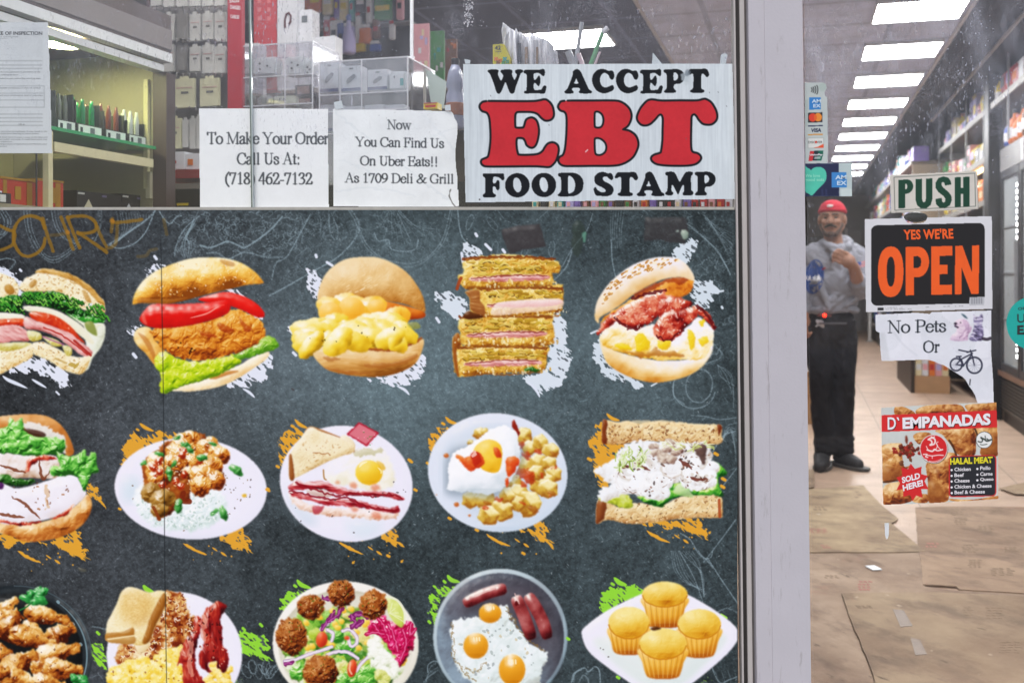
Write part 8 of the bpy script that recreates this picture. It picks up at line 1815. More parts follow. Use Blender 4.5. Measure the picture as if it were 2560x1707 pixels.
def case(x0,y0,x1,y1,a,depth,shelves,divs,label):
    t=thing('acrylic_case',label,'acrylic case','acrylic cases on the counter')
    c0,c1=cx_(x0,a),cx_(x1,a);xm=(x0+x1)/2;z0,z1=za(y1,xm,a),za(y0,xm,a);e=.004;s=.0032
    along('front_sheet',c0+e,c1-e,a,a+.002,z0+e,z1-e,ACR,t);along('top_sheet',c0+e,c1-e,a+e,a+depth-e,z1-.003,z1,ACR,t);along('side_sheet',c0,c0+.002,a+e,a+depth-e,z0+e,z1-e,ACR,t);along('side_sheet',c1-.002,c1,a+e,a+depth-e,z0+e,z1-e,ACR,t)
    eb=bmesh.new()
    for aa in (a,a+depth-s):
        bx(eb,c0,c1,aa,aa+s,z1-s,z1+.0005);bx(eb,c0,c0+s,aa,aa+s,z0,z1-s-.0002);bx(eb,c1-s,c1,aa,aa+s,z0,z1-s-.0002)
    for cc in (c0,c1-s):bx(eb,cc,cc+s,a+s+.0002,a+depth-s-.0002,z1-s,z1+.0004)
    for y in shelves:z=za(y,xm,a);bx(eb,c0+.001,c1-.001,a-.0005,a+s,z-.003,z)
    for x in divs:c=cx_(x,a);bx(eb,c-.0012,c+.0012,a-.0006,a+.002,z0,z1)
    fin('edge_frame',eb,ACE,t)
    sh=bmesh.new()
    for y in shelves:z=za(y,xm,a);bx(sh,c0+.003,c1-.003,a+s+.001,a+depth-.004,z-.0028,z-.0002)
    fin('shelf_sheet',sh,ACR,t)
    return t
case(579,110,782,470,2.94,.20,(190,262,340),(712,),'acrylic case of plug adapters behind the order notice')
case(797,148,1020,470,2.86,.24,(232,275,330),(850,904),'acrylic case of boxed chargers behind the delivery notice')
ADP=mat('white_adapter','#cfd4d6',.35,0,.05);DKH=mat('dark_hole','#3a3d40',.5)
for i,(x0,y0,x1,y1) in enumerate(((588,148,626,188),(631,143,690,188),(714,141,762,187),(763,152,780,186))):
    t=thing('plug_adapter','white plug adapter on the upper shelf of the left acrylic case, %s from the left' % ORD[i],'plug adapter','white plug adapters in the cases')
    fbox('adapter_body',x0,y0,x1,188.5,3.0,.05,ADP,t,.006)
    for px,py in ((x0+(x1-x0)*.3,y0+16),(x0+(x1-x0)*.62,y0+22),(x0+(x1-x0)*.3,y0+30)):fbox('socket_hole',px-2,py-2,px+2,py+2.5,2.9975,.002,DKH,t)
for i,(x0,y0,x1,y1,m) in enumerate(((600,232,660,262,'a'),(662,236,690,262,'a'),(684,240,738,262,'b'))):
    t=thing('plug_adapter',['grey pile of round adapters on the middle shelf of the left case','grey adapter beside the pile in the left case','cream double socket at the front of the left case'][i],'plug adapter','white plug adapters in the cases')
    if m=='a':
        for k in range(4):
            cc=cx_(x0+(k+.5)*(x1-x0)/4,3.02);q=fin('adapter_body',lathe(bmesh.new(),[(.004,-.0),(.013,.001),(.014,.02),(.010,.026),(.004,.03)],14),mat('grey_adapter','#8d938c',.4),t,Vector((cc,3.0+k % 2*.03,za(261,x0,3.0))),0,True)
    else:
        fbox('adapter_body',x0,y0,x1,y1,2.975,.04,mat('cream_adapter','#c9cdb8',.4),t,.004)
        for px in (x0+14,x0+24,x0+14):fbox('socket_hole',px,y0+5,px+2.5,y0+12,2.9735,.002,DKH,t)
for i,(x0,y0,x1,y1) in enumerate(((738,213,778,240),(742,244,780,262))):
    t=thing('photo_pack',['small black pack with a picture in the left acrylic case','second black pack below it in the left acrylic case'][i],'pack');fbox('pack_body',x0,y0,x1,y1,3.0,.02,BLB,t);fbox('picture',x0+5,y0+3,x1-5,y1-5,2.998,.0015,mat('pack_picture','#8a6a60',.4,0,.5,90),t)
for i,(x0,y0,x1,y1) in enumerate(((800,157,846,231),(853,165,902,229),(919,174,968,226),(802,262,850,330),(858,266,905,330),(912,262,960,330),(966,262,1010,330))):
    t=thing('charger_box','white charger box with blue base, %s in the right acrylic case' % (('%s on the upper shelf' % ORD[i]) if i < 3 else '%s on the lower shelf' % ORD[i-3]),'charger box','charger boxes in the right case')
    fbox('box_body',x0,y0,x1,y1,2.90,.05,mat('charger_white','#c2c6cb',.4),t,.001);fbox('base_band',x0+.5,y1-9,x1-.5,y1-1.5,2.8985,.0014,mat('indigo_band','#39406e',.4),t)
    if i < 3:
        q=prism(bmesh.new(),[onA(x0+(x1-x0)*u,y0+(y1-y0)*v,2.898) for u,v in ((.25,.6),(.35,.48),(.62,.32),(.74,.36),(.7,.46),(.42,.66),(.3,.7))],P(0,.001,0));q=fin('device_picture',q,mat('device_grey','#5b6068',.4),t);q.matrix_parent_inverse=Matrix.Rotation(TH,4,'Z')
        fbox('logo_mark',x0+(x1-x0)*.4,y0+5,x0+(x1-x0)*.6,y0+9,2.8985,.001,INKG,t)
t=thing('plug_adapter','white adapter at the right end of the upper shelf in the right case','plug adapter','white plug adapters in the cases');fbox('adapter_body',972,178,1014,226,2.9,.05,ADP,t,.006);fbox('blue_mark',1000,196,1008,214,2.8975,.002,cm('teal'),t);fbox('socket_hole',984,190,987,196,2.8975,.002,DKH,t)
# boxes standing behind the cases
for i,(x0,y0,x1,y1,a,c,nm) in enumerate(((634,-40,692,76,3.25,'coral','coral red carton standing behind the left acrylic case'),(693,-40,742,76,3.24,'white','white carton with a cable loop picture behind the left case'),(744,25,780,76,3.26,'white','white carton at the back of the left case under the orange packs'),(585,110,645,145,3.12,'white','white carton standing behind the upper adapters'),(780,92,838,130,3.2,'white','white carton between the two acrylic cases'))):
    m_=mat('coral_card','#c2434a',.45) if c=='coral' else cm('white')
    t=thing('carton',nm,'carton','cartons behind the acrylic cases');fbox('carton_body',x0,y0,x1,y1+(150 if y1 < 90 else 90),a,.06,m_,t,.001)
    if i==0:
        for k in range(6):fbox('icon',x0+10+(k % 2)*24,-2+(k//2)*22,x0+18+(k % 2)*24,8+(k//2)*22,a-.0015,.001,mat('coral_icon','#d8767a',.5),t)
    if i==1:
        lp=tube(bmesh.new(),[onA(*p,a-.003) for p in ((712,70),(712,50),(716,36),(722,33),(727,40),(726,55),(722,62))],.004,6);q=fin('cable_picture',lp,mat('dark_red_cable','#5a2228',.5),t);q.matrix_parent_inverse=Matrix.Rotation(TH,4,'Z')
    if i==2:fbox('icon',x0+10,y0+15,x0+24,y0+32,a-.0015,.001,INKG,t)
# hanging goods further back
AH=4.6
hb_=thing('back_rack','dark hanging rack full of small bright goods behind the acrylic cases','rack');fbox('back_panel',735,-60,1028,330,AH+.1,.02,mat('dark_peg','#3a383c',.6),hb_);fbox('rail',735,-20,1028,-14,AH+.02,.07,STL,hb_);fbox('rail',735,62,1028,66,AH+.02,.07,STL,hb_)
HG=[(742,-30,770,22,'orange'),(772,-30,800,30,'orange'),(805,-30,830,36,'cream'),(834,-20,846,46,'purple'),(848,-20,868,50,'cream'),(872,-20,884,52,'teal'),(888,-20,912,30,'black'),(914,-10,928,58,'white'),(935,-10,976,50,'green'),(990,-20,1006,48,'pink'),(808,50,824,96,'red'),(824,52,842,110,'white'),(842,58,858,124,'blue'),(858,66,884,130,'lilac'),(888,40,900,100,'white'),(896,70,926,108,'orange'),(930,48,946,96,'brown'),(972,60,984,98,'white'),(884,108,910,128,'yellow'),(924,110,948,128,'blue'),(838,112,856,130,'yellow')]
for i,(x0,y0,x1,y1,c) in enumerate(HG):
    t=thing('hanging_pack','%s hanging pack on the dark rack behind the cases, %s in its %s row' % (c,ORD[i if i < 10 else i-10 if i < 18 else i-18],'upper' if i < 10 else 'lower' if i < 18 else 'lowest'),'hanging pack','hanging goods behind the cases')
    fbox('pack_body',x0,y0,x1,y1,AH,.03,cm(c),t,.004);fbox('header_card',x0+1,y0-8,x1-1,y0-.3,AH+.006,.003,cm('white' if c !='white' else 'red'),t)
    if y1-y0 > 40:fbox('front_label',x0+3,y0+(y1-y0)*.4,x1-3,y0+(y1-y0)*.62,AH-.0015,.001,cm(random.Random(i).choice(['white','yellow','red','black'])),t)
t=thing('spray_bottle','blue spray bottle standing behind the right acrylic case','bottle');fin('bottle_body',lathe(bmesh.new(),[(.03,0),(.034,.01),(.034,.07),(.014,.12),(.011,.16)],14),cm('lilac'),t,Vector((cx_(872,4.4),4.4,za(135,872,4.4))),0,True);fin('cap',lathe(bmesh.new(),[(.012,.158),(.013,.18),(.008,.19)],12),cm('blue'),t,Vector((cx_(872,4.4),4.4,za(135,872,4.4))))
# framed posters and the slanted case to the right of them
o=thing('glass_upright','white upright edge of a glass case right of the acrylic cases','rail');fbox('edge_bar',1025,-60,1031,140,3.0,.01,WHT,o);fbox('edge_foot',1023,140.5,1033,146,2.998,.014,WHT,o);fbox('edge_cap',1023,-68,1033,-60.5,2.998,.014,WHT,o)
for i,(x0,y0,x1,y1,c) in enumerate(((1034,60,1072,178,'pink'),(1076,78,1110,205,'green'),(1113,98,1142,225,'brown'))):
    t=thing('wall_poster','%s poster leaning in a row left of the food stamp sign' % c,'poster','posters behind the window');fbox('poster_sheet',x0,y0,x1,y1,3.9+i*.25,.012,cm(c),t);fbox('poster_edge',x0-2.5,y0,x0-.2,y1,3.9+i*.25,.014,STL,t)
    r2=random.Random(i+50)
    for k in range(6):
        xx=r2.uniform(x0+3,x1-9);yy=r2.uniform(y0+6,y1-22);fbox('patch',xx,yy,xx+r2.uniform(4,9),yy+r2.uniform(6,18),3.8985+i*.25,.001,cm(['lilac','white','cream'][k % 3] if i==0 else ['teal','green','white'][k % 3] if i==1 else ['orange','red','cream'][k % 3]),t)
t=thing('plastic_bottle','tall clear plastic bottle beside the left edge of the food stamp sign','bottle');lo=Vector((cx_(1138,2.75),2.75,za(325,1138,2.75)))
fin('bottle_body',lathe(bmesh.new(),[(.024,0),(.027,.01),(.027,.10),(.022,.115),(.027,.13),(.020,.17),(.011,.19)],16),mat('hazy_plastic','#8c90a6',.2,0,.15,40,.6),t,lo,0,True);fin('cap',lathe(bmesh.new(),[(.012,.188),(.0125,.205),(.01,.208)],12),BLB,t,lo);fin('band',lathe(bmesh.new(),[(.0275,.04),(.0278,.042),(.0278,.075),(.0275,.077)],16),mat('amber_band','#8a5a48',.4),t,lo,0,True)
t=thing('slanted_case','pale slanted glass case lid behind the delivery notice corner','display case');q=prism(bmesh.new(),[onA(1064,172,2.95),onA(1116,205,2.95),onA(1108,272,2.95),onA(1078,262,2.95)],P(0,.006,0));q=fin('lid',q,mat('case_lid','#a9b6b4',.3),t);q.matrix_parent_inverse=Matrix.Rotation(TH,4,'Z');fbox('rim',1058,172,1063,275,2.94,.01,SHM,t);fbox('yellow_card',1096,225,1110,272,2.97,.004,cm('yellow'),t)
o=item('carton','yellow','red',.045,.02,.04,P(cx_(1082,2.85),2.85,za(276,1082,2.85)),-TH);tag(o,'small yellow and red pack behind the top of the delivery notice','carton')
# ---- the bunch of bags and straws above the food stamp sign
AB=2.42
t=thing('crayon_box','yellow box numbered 42 above the left part of the food stamp sign','box')
q=prism(bmesh.new(),[onA(*p,AB) for p in ((1232,112),(1258,110),(1276,150),(1276,250),(1232,250))],P(0,.03,0));q=fin('box_body',q,mat('yellow_board','#cfc31f',.45),t);q.matrix_parent_inverse=Matrix.Rotation(TH,4,'Z')
atext('42',(1237,126),(1252,125),(1237,115),AB-.0012,INK,t,.04);atext('crayons',(1238,133),(1253,132),(1238,129),AB-.0012,INK,t)
for k,(x,y,c) in enumerate(((1240,148,'orange'),(1250,152,'orange'),(1262,148,'teal'),(1268,155,'green'),(1258,157,'green'),(1245,156,'brown'))):
    q=prism(bmesh.new(),[onA(x+6*math.cos(a)*(.7+.5*(j % 2)),y+6*math.sin(a)*(.7+.5*(j % 2)),AB-.001) for j,a in enumerate(np.arange(0,6.28,.785))],P(0,.0006,0));q=fin('splash_print',q,cm(c),t);q.matrix_parent_inverse=Matrix.Rotation(TH,4,'Z')
PLB=mat('thin_plastic','#cfd0d8',.25,0,.06,60,.6)
t=thing('plastic_bags','bunch of crumpled clear plastic bags behind the food stamp sign','plastic bags')
r2=random.Random(14)
sil=[(1256,160),(1254,100),(1257,54),(1262,68),(1268,62),(1275,70),(1284,58),(1292,72),(1300,78),(1318,80),(1332,86),(1346,84),(1352,96),(1360,104),(1394,106),(1392,128),(1380,160)]
q=bmesh.new()
for j in range(13):
    x0=1258+j*9.6;top=np.interp(x0,[1256,1262,1300,1350,1394],[56,60,76,92,110])+r2.uniform(-3,12);d=r2.uniform(-.02,.02);w_=r2.uniform(14,26)
    pts=[(x0,240),(x0+r2.uniform(-4,4),150),(x0+r2.uniform(-6,2),top+20),(x0+r2.uniform(-3,6),top),(x0+w_*.5,top+r2.uniform(2,14)),(x0+w_,top+r2.uniform(8,26)),(x0+w_+r2.uniform(-5,5),150),(x0+w_,240)]
    vs=[q.verts.new(onA(px,py,AB+.03+d+.012*math.sin(px*.3+py*.1))) for px,py in pts];q.faces.new(vs)
bmesh.ops.triangulate(q,faces=q.faces[:]);bmesh.ops.subdivide_edges(q,edges=q.edges[:],cuts=2)
for v in q.verts:v.co+=Vector((0,1,0))*(math.sin(v.co.x*210)*.004+math.sin(v.co.z*170+v.co.x*90)*.003)
q=fin('bag_film',q,PLB,t,None,0,True);q.matrix_parent_inverse=Matrix.Rotation(TH,4,'Z')
md=q.modifiers.new('s','SOLIDIFY');md.thickness=.0006
for i,(x,y0,w_,c) in enumerate(((1294,108,8,'black'),(1312,118,7,'brown'),(1340,118,5,'brown'))):
    fbox('wrapped_fork',x,y0,x+w_,240,AB+.012,.003,mat('wrap_'+c,{'black':'#50535c','brown':'#8d7a68'}[c],.4),t)
def straw(p,q_,w_,c,label):
    o=fin('wrapped_straw',tube(bmesh.new(),[onA(*p,AB+.0),onA((p[0]+q_[0])/2,(p[1]+q_[1])/2,AB-.004),onA(*q_,AB-.01)],w_,8),mat(c+'_straw',{'green':'#6aa67c','grey':'#a9adb6','pink':'#d9c6d2'}[c],.35),None);tag(o,label,'straw','wrapped straws behind the food stamp sign');return o
straw((1436,180),(1455,56),.0052,'grey','grey wrapped straw standing in front of the lamp panel');s_=straw((1470,180),(1509,76),.0055,'green','green wrapped straw leaning to the right of the lamp panel')
fin('wrapper_end',tube(bmesh.new(),[onA(1507,82,AB-.0115),onA(1520,70,AB-.012)],.0068,8),PLB,s_)
straw((1476,190),(1500,130),.003,'pink','thin pink straw low beside the green straw');straw((1462,180),(1446,134),.006,'pink','torn pale wrapper low between the straws');straw((1440,180),(1420,128),.009,'grey','crumpled grey wrapper left of the straws')
# ---- row of small goods seen under the food stamp sign
cols=['cream','black','cream','teal','lilac','purple','brown','pink','green','brown','black','brown','white','orange','purple','black','black','white','purple','red','red','pink','red','white']
for i,c in enumerate(cols):
    x0=1330+i*21;t=thing('candy_pack','%s pack in the row seen under the food stamp sign, %s from the left' % (c,ORD[i]),'pack','packs in a row under the food stamp sign')
    fbox('pack_body',x0,452+rnd.uniform(-10,4),x0+rnd.uniform(14,20),540,2.55,.03,cm(c),t,.002);fbox('front_label',x0+3,505,x0+11,516,2.5485,.001,cm(cols[(i*7+3) % 24]),t)
# ----------------------------------------------------------------------------
# the man standing in the aisle
# ----------------------------------------------------------------------------
YM=6.4;SM=YM/FPX
def M(px,py,dy=0.):return Vector(((px-HX)*SM,YM+dy,CAMZ-(py-HY)*SM))
def capsule(bm,p0,r0,p1,r1,seg=14,flat=1.0):
    p0,p1=Vector(p0),Vector(p1);d=p1-p0;L=d.length;q=d.to_track_quat('Z','Y')
    prof=[(r0*math.cos(a),r0*math.sin(a)) for a in np.linspace(-math.pi/2,0,5)]+[(r0+(r1-r0)*t,L*t) for t in (.25,.5,.75)]+[(r1*math.cos(a),L+r1*math.sin(a)) for a in np.linspace(0,math.pi/2,5)]
    rings=[[bm.verts.new(p0+q @ Vector((max(r,1e-4)*math.cos(2*math.pi*i/seg),max(r,1e-4)*math.sin(2*math.pi*i/seg),z))) for i in range(seg)] for r,z in prof]
    for a,b in zip(rings,rings[1:]):
        for i in range(seg):bm.faces.new((a[i],a[(i+1) % seg],b[(i+1) % seg],b[i]))
    bm.faces.new(rings[0][::-1]);bm.faces.new(rings[-1])
def ellipsoid(bm,c,r,rz=0.,rx=0.):
    mt=Matrix.Translation(c) @ Matrix.Rotation(rz,4,'Z') @ Matrix.Rotation(rx,4,'X') @ Matrix.Diagonal((*r,1))
    bmesh.ops.create_uvsphere(bm,u_segments=20,v_segments=14,radius=1,matrix=mt)
def fuse(name,bm,vox,it,m,parent=None,fac=.5):
    me=bpy.data.meshes.new(name);bm.to_mesh(me);bm.free()
    o=bpy.data.objects.new(name,me);COL.objects.link(o)
    r=o.modifiers.new('r','REMESH');r.mode='VOXEL';r.voxel_size=vox;r.use_smooth_shade=True
    s=o.modifiers.new('s','SMOOTH');s.factor=fac;s.iterations=it
    dg=bpy.context.evaluated_depsgraph_get();dg.update()
    m2=bpy.data.meshes.new_from_object(o.evaluated_get(dg));bpy.data.objects.remove(o);m2.name=name
    m2.polygons.foreach_set('use_smooth',[True]*len(m2.polygons));m2.materials.clear()
    return link(name,m2,m,parent)
SKIN=mat('skin','#9a705c',.55,0,.10,60,.35);HAIRM=mat('dark_hair','#2b2422',.7,0,.3,200)
HOOD=mat('grey_sweat_fabric','#8a8b95',.9,0,.10,260,.15,.25,90);PANT=mat('black_trousers','#202024',.85,0,.2,120,.2,.2,60);SHOE=mat('dark_shoe','#2c2b2d',.6,0,.25,60);SOLE=mat('shoe_sole','#4a4846',.6);CAPM=mat('red_cap_fabric','#b51d33',.8,0,.12,120,.2,.2,120)
HC=M(2080,551,0.0);HZ=math.radians(-24)
def hd(x,y,z):return HC+Matrix.Rotation(HZ,3,'Z') @ Vector((x,y,z))
b=bmesh.new()
# head:skull,face,jaw,chin,nose,brow,cheeks,ears,lips
ellipsoid(b,hd(0,.018,.035),(.077,.098,.088),HZ);ellipsoid(b,hd(0,-.022,-.022),(.062,.072,.085),HZ);ellipsoid(b,hd(0,-.050,-.080),(.034,.036,.032),HZ)
capsule(b,hd(-.052,.0,-.045),.026,hd(-.020,-.058,-.083),.022);capsule(b,hd(.052,.0,-.045),.026,hd(.020,-.058,-.083),.022)
capsule(b,hd(0,-.088,.022),.010,hd(0,-.108,-.014),.014);ellipsoid(b,hd(-.013,-.094,-.018),(.011,.012,.009));ellipsoid(b,hd(.013,-.094,-.018),(.011,.012,.009))
capsule(b,hd(-.045,-.072,.034),.011,hd(-.012,-.088,.033),.010);capsule(b,hd(.045,-.072,.034),.011,hd(.012,-.088,.033),.010)
ellipsoid(b,hd(-.040,-.066,-.014),(.021,.018,.017));ellipsoid(b,hd(.040,-.066,-.014),(.021,.018,.017))
ellipsoid(b,hd(.080,.012,.0),(.010,.020,.033),HZ);ellipsoid(b,hd(-.080,.012,.0),(.010,.020,.033),HZ)
capsule(b,hd(-.018,-.088,-.052),.007,hd(.018,-.088,-.052),.007)
capsule(b,hd(0,.03,-.06),.056,M(2088,625,.03),.062)
# trunk,limbs
ellipsoid(b,M(2086,660,.02),(.150,.10,.13));ellipsoid(b,M(2084,740,.01),(.135,.10,.15));ellipsoid(b,M(2082,800,.02),(.135,.105,.11))
LS,LE,LW=M(2141,645,.02),M(2136,722,-.10),M(2094,668,-.30)
RS,RE,RW=M(2028,642,.02),M(2012,722,.04),M(2004,782,-.04)
for s_,e_,w_ in ((LS,LE,LW),(RS,RE,RW)):
    capsule(b,s_,.052,e_,.048);capsule(b,e_,.048,w_,.035)
for hx_,kx,ax in ((2056,2050,2066),(2106,2104,2110)):
    k=M(kx,955,-.02);capsule(b,M(hx_,815,.02),.075,k,.052);capsule(b,k,.052,M(ax,1120,.05),.036)
# hands:left hand closed over the right,five bent fingers each
def hand(b,wrist,palm,fdir,side,n):
    capsule(b,wrist,.033,palm,.036);ellipsoid(b,palm,(.044,.030,.044))
    for k in range(4):
        o=side*((k-1.5)*.0225);r=[.0112,.0118,.0114,.0102][k];l=[.038,.043,.041,.033][k]
        a=palm+o+fdir*.036;c=a+fdir*l+n*.004;d=c+fdir*l*.45+n*.024;e=d-fdir*.012+n*.020
        capsule(b,a,r,c,r*.96,10);capsule(b,c,r*.96,d,r*.9,10);capsule(b,d,r*.9,e,r*.8,10)
    t0=palm-side*.030;t1=t0-side*.012+fdir*.030+n*.012;t2=t1+fdir*.026+n*.014
    capsule(b,t0,.0125,t1,.0115,10);capsule(b,t1,.0115,t2,.009,10)
pl=M(2077,655,-.335)
hand(b,LW,pl,Vector((-.86,-.10,.50)).normalized(),Vector((-.45,.1,-.85)).normalized(),Vector((-.1,.75,-.2)))
hand(b,RW,M(2003,804,-.05),Vector((.05,-.1,-1)).normalized(),Vector((.2,-1,.1)).normalized(),Vector((.6,0,.1)))
man=fuse('person',b,.0062,3,SKIN)
tag(man,'man in grey hooded sweatshirt and red cap standing in the aisle with one hand raised','person')
# skin tone:stubble and warmer hands by a procedural mask
def C(name,bm,vox,it,m):return fuse(name,bm,vox,it,m,man)
b=bmesh.new()
ellipsoid(b,M(2086,662,.02),(.178,.135,.15));ellipsoid(b,M(2084,715,.0),(.168,.150,.15));ellipsoid(b,M(2082,752,.01),(.160,.145,.095));capsule(b,M(2040,632,.03),.062,M(2132,632,.03),.062)
capsule(b,LS,.078,LE+Vector((.0,0,0)),.066);capsule(b,LE,.068,LE+(LW-LE)*.30,.056);capsule(b,RS,.078,RE,.066);capsule(b,RE,.060,RE+(RW-RE)*.85,.046)
for k in range(3):capsule(b,LE+(LW-LE)*(.16+k*.07)+Vector((-.02,0,.05-.01*k)),.026,LE+(LW-LE)*(.16+k*.07)+Vector((.02,0,-.05)),.026)
# hood lying round the neck,hem,pouch,folds
ellipsoid(b,M(2092,628,.03),(.115,.095,.055));ellipsoid(b,M(2100,606,.085),(.105,.06,.05))
ring=[M(2066,618,-.090),M(2056,611,-.045),M(2060,606,.03),M(2084,601,.10),M(2112,601,.09),M(2126,608,.02),M(2112,618,-.06),M(2078,628,-.105)]
for a_,c_ in zip(ring,ring[1:]):capsule(b,a_,.024,c_,.024,10)
capsule(b,M(2072,622,-.105),.022,M(2066,645,-.135),.016,10);capsule(b,M(2090,622,-.105),.022,M(2084,645,-.135),.016,10)
for a_,c_ in (((2122,690),(2060,750)),((2128,715),(2052,772)),((2130,742),(2074,776)),((2030,700),(2052,760)),((2112,660),(2086,700)),((2120,668),(2108,640))):
    capsule(b,M(*a_,-.118),.020,M(*c_,-.135),.016,10)
n_=18
for i in range(n_):
    a0,a1=2*math.pi*i/n_,2*math.pi*(i+1)/n_
    capsule(b,M(2081,774,.01)+Vector((.146*math.cos(a0),.130*math.sin(a0),0)),.021,M(2081,774,.01)+Vector((.146*math.cos(a1),.130*math.sin(a1),0)),.021,8)
from mathutils import noise as mn
def wrinkle(o,k1,k2,sq=1.):
    for v,n in [(v,v.normal.copy()) for v in o.data.vertices]:
        p=v.co;q=Vector((p.x*9,p.y*9,p.z*9*sq+p.x*6));v.co=p+n*(mn.noise(q)*k1+(1-abs(mn.noise(q*2.3))*2)*k2)
    return o
hoodie=wrinkle(C('hoodie',b,.0075,4,HOOD),.012,.006,1.4)
hoodie['label']='grey hooded sweatshirt with a round blue emblem'
b=bmesh.new()
ellipsoid(b,M(2080,812,.02),(.152,.125,.125))
for hx_,kx,ax,o in ((2055,2048,2066,0.),(2106,2104,2110,.0)):
    k=M(kx,955,-.025);capsule(b,M(hx_,835,.02),.094,k,.073);capsule(b,k,.073,M(ax,1128,.045),.060)
    for j in range(3):capsule(b,M(ax-16,1085+j*16,-.0),.030,M(ax+14,1095+j*15,-.005),.028,8)
    capsule(b,M(hx_+6,870,-.06),.024,M(kx-6,930,-.085),.018,8);capsule(b,M(kx+10,985,-.07),.020,M(kx-10,1040,-.03),.016,8)
wrinkle(C('trousers',b,.0085,4,PANT),.010,.005,.8)
for cx0,cy0,dx,dy in ((2064,1142,-.045,-.10),(2112,1130,.03,-.06)):
    b=bmesh.new();f=M(cx0,cy0,.03);z0=.046
    f.z=z0;capsule(b,f+Vector((0,.05,.01)),.054,f+Vector((dx*1.2,dy*1.2,-.004)),.048);ellipsoid(b,f+Vector((0,.04,.045)),(.046,.06,.05));capsule(b,f+Vector((dx*.9,dy*.9,.0)),.050,f+Vector((dx*1.8,dy*1.8,-.01)),.040)
    s=C('shoe',b,.006,2,SHOE)
    q=bmesh.new();d=Vector((dx,dy,0)).normalized();nn=Vector((-d.y,d.x,0))
    o_=[f+d*u+nn*v for u,v in ((-.11,0),(-.09,.050),(0,.056),(.12,.056),(.19,.04),(.21,0),(.19,-.04),(.12,-.056),(0,-.056),(-.09,-.050))]
    for p in o_:p.z=.004
    prism(q,o_,(0,0,.018));fin('sole',q,SOLE,s)
b=bmesh.new()                                             # hair at the sides and back,then the cap
ellipsoid(b,hd(0,.030,.020),(.0825,.098,.078),HZ)
for v in b.verts[:]:
    l=Matrix.Rotation(-HZ,3,'Z') @ (v.co-HC)
    if l.y < -.016:v.co=HC+Matrix.Rotation(HZ,3,'Z') @ Vector((l.x*.9,-.016,l.z))
C('hair',b,.006,2,HAIRM)
b=bmesh.new();ellipsoid(b,hd(0,.020,.058),(.085,.106,.074),HZ,math.radians(-8))
for v in b.verts[:]:
    l=Matrix.Rotation(-HZ,3,'Z') @ (v.co-HC);lo=.046+.22*(-.0-l.y)*(.35 if l.y < 0 else .55)
    if l.z < lo:v.co=HC+Matrix.Rotation(HZ,3,'Z') @ Vector((l.x*.99,l.y*.99,lo))
for i in range(16):
    a0,a1=math.pi*2*i/16,math.pi*2*(i+1)/16
    pp=lambda a:hd(.083*math.cos(a),.020+.104*math.sin(a),.058+.22*(-.018-.107*math.sin(a))*(.35 if math.sin(a) < 0 else .55))
    capsule(b,pp(a0),.0085,pp(a1),.0085,8)
cap_=C('cap',b,.0055,2,CAPM);cap_['label']='red cap worn with the strap opening in front'
q=bmesh.new();ellipsoid(q,hd(-.004,-.080,.088),(.020,.008,.010),HZ,math.radians(-30));fin('cap_patch',q,mat('pale_patch','#cfc3c3',.6),cap_,None,0,True)
for sx in (-1,1):
    q=bmesh.new();ellipsoid(q,hd(sx*.029,-.076,.014),(.013,.008,.0075),HZ);e=fin('eye',q,mat('eye_dark','#3a2c28',.3),man,None,0,True)
    q=bmesh.new();capsule(q,hd(sx*.014,-.095,.035),.0055,hd(sx*.046,-.082,.037),.004,8);fin('eyebrow',q,HAIRM,man,None,0,True)
q=bmesh.new();capsule(q,hd(-.002,-.102,-.034),.0105,hd(-.036,-.082,-.046),.0065,8);capsule(q,hd(.002,-.102,-.034),.0105,hd(.036,-.082,-.046),.0065,8);fuse('moustache',q,.0035,2,HAIRM,man)
q=bmesh.new();capsule(q,hd(-.016,-.093,-.054),.0042,hd(.016,-.093,-.054),.0042,8);fin('mouth',q,mat('lips','#7c4a44',.5),man,None,0,True)
q=bmesh.new()
capsule(q,hd(-.060,-.012,-.030),.0165,hd(-.026,-.060,-.088),.020);capsule(q,hd(.060,-.012,-.030),.0165,hd(.026,-.060,-.088),.020);capsule(q,hd(-.026,-.060,-.088),.020,hd(.026,-.060,-.088),.020);ellipsoid(q,hd(0,-.072,-.090),(.026,.022,.020))
fuse('beard',q,.004,3,mat('stubble','#4c3b35',.8,0,.3,220),man)
# chest emblem and arm flag laid on the cloth
def decal(name,polys,base_obj,parent,off=.003):
    bv=BVHTree.FromPolygons([v.co.copy() for v in base_obj.data.vertices],[tuple(p.vertices) for p in base_obj.data.polygons])
    out=[]
    for pts,m,nm,k in polys:
        q=bmesh.new();vs=[q.verts.new(M(x,y)) for x,y in pts];q.faces.new(vs);bmesh.ops.triangulate(q,faces=q.faces[:])
        bmesh.ops.subdivide_edges(q,edges=q.edges[:],cuts=3,use_grid_fill=True)
        for v in q.verts:
            o0=Vector((0,0,CAMZ));d=(v.co-o0).normalized();h=bv.ray_cast(o0,d)
            if h[0] is not None:v.co=h[0]-d*(off+k*.002)
        out.append(fin(nm,q,m,parent if not out else out[0]))
    return out
zM=lambda x,y:(2010+x*.2615,490+y*.2615)
BLUE=mat('emblem_blue','#2b4a8c',.7,0,.1,60);EW=mat('emblem_white','#d3d3d8',.7);ER=mat('emblem_red','#b32738',.7)
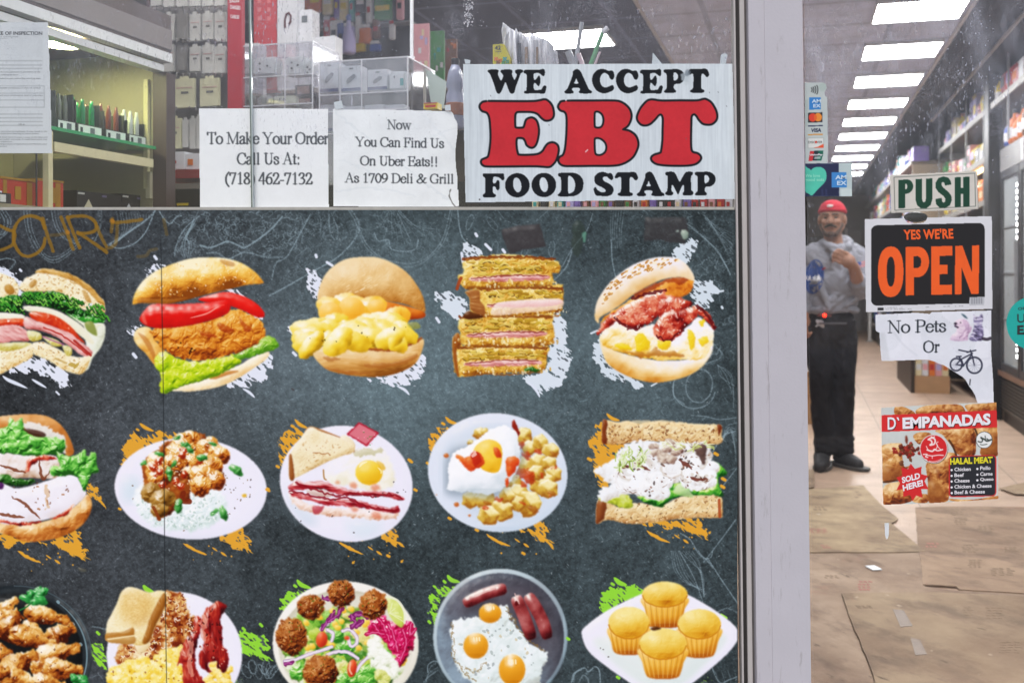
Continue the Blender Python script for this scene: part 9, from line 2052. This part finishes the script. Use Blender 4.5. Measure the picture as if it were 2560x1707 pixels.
decal('emblem',[([zM(*p) for p in ell(98,772,92,168,8,26)],BLUE,'emblem',0),
  ([zM(*p) for p in ((105,722),(150,708),(200,680),(215,686),(160,722),(112,742))],ER,'emblem_swoosh',1)]
 +[([zM(*p) for p in pts],EW,'emblem_letter',1) for pts in (
  [(2,800),(2,760),(12,760),(22,785),(22,760),(30,760),(30,802),(22,802),(10,775),(10,802)],
  [(34,806),(52,762),(60,762),(74,812),(64,812),(60,800),(48,800),(44,808)],
  [(80,806),(96,808),(99,798),(84,788),(82,770),(92,756),(112,758),(112,768),(96,768),(94,776),(110,788),(110,806),(100,818),(82,816)],
  [(118,812),(136,752),(146,752),(160,812),(150,814),(146,802),(132,802),(128,814)])],hoodie,hoodie)
decal('sleeve_flag',[([zM(*p) for p in ((484,636),(545,628),(548,666),(486,682))],BLUE,'sleeve_flag',0),([zM(*p) for p in ((548,628),(590,618),(590,640),(549,646))],mat('flag_pink','#b9848c',.7),'flag_stripe',0),([zM(*p) for p in ((549,652),(590,648),(590,672),(500,694),(500,684))],mat('flag_pink','#b9848c',.7),'flag_stripe',0)],hoodie,hoodie)
tro=[c for c in man.children if c.name.startswith('trousers')][0]
decal('trouser_print',[([zM(*p) for p in pts],EW,'trouser_print',0) for pts in ([(118,1180),(170,1186),(190,1205),(150,1210),(195,1250),(185,1262),(140,1240),(120,1252),(105,1246),(128,1222),(112,1200)],)],tro,tro)
wb=bmesh.new();capsule(wb,M(2034,806,-.118),.006,M(2100,806,-.118),.006,8);fin('waist_cord',wb,mat('grey_cord','#5a5a60',.6),tro,None,0,True)
wb=bmesh.new();ellipsoid(wb,M(2043,786,-.150),(.011,.006,.011));r_=fin('badge_light',wb,mat('red_glow','#ff2a10',.5,0,0,emit=4),None,None,0,True)
tag(r_,'small glowing red light at the waist of the man','light')
wb=bmesh.new();capsule(wb,M(2030,786,-.135),.010,M(2058,787,-.14),.010,8);fin('light_case',wb,mat('dark_red_case','#5a2420',.5),r_,None,0,True)
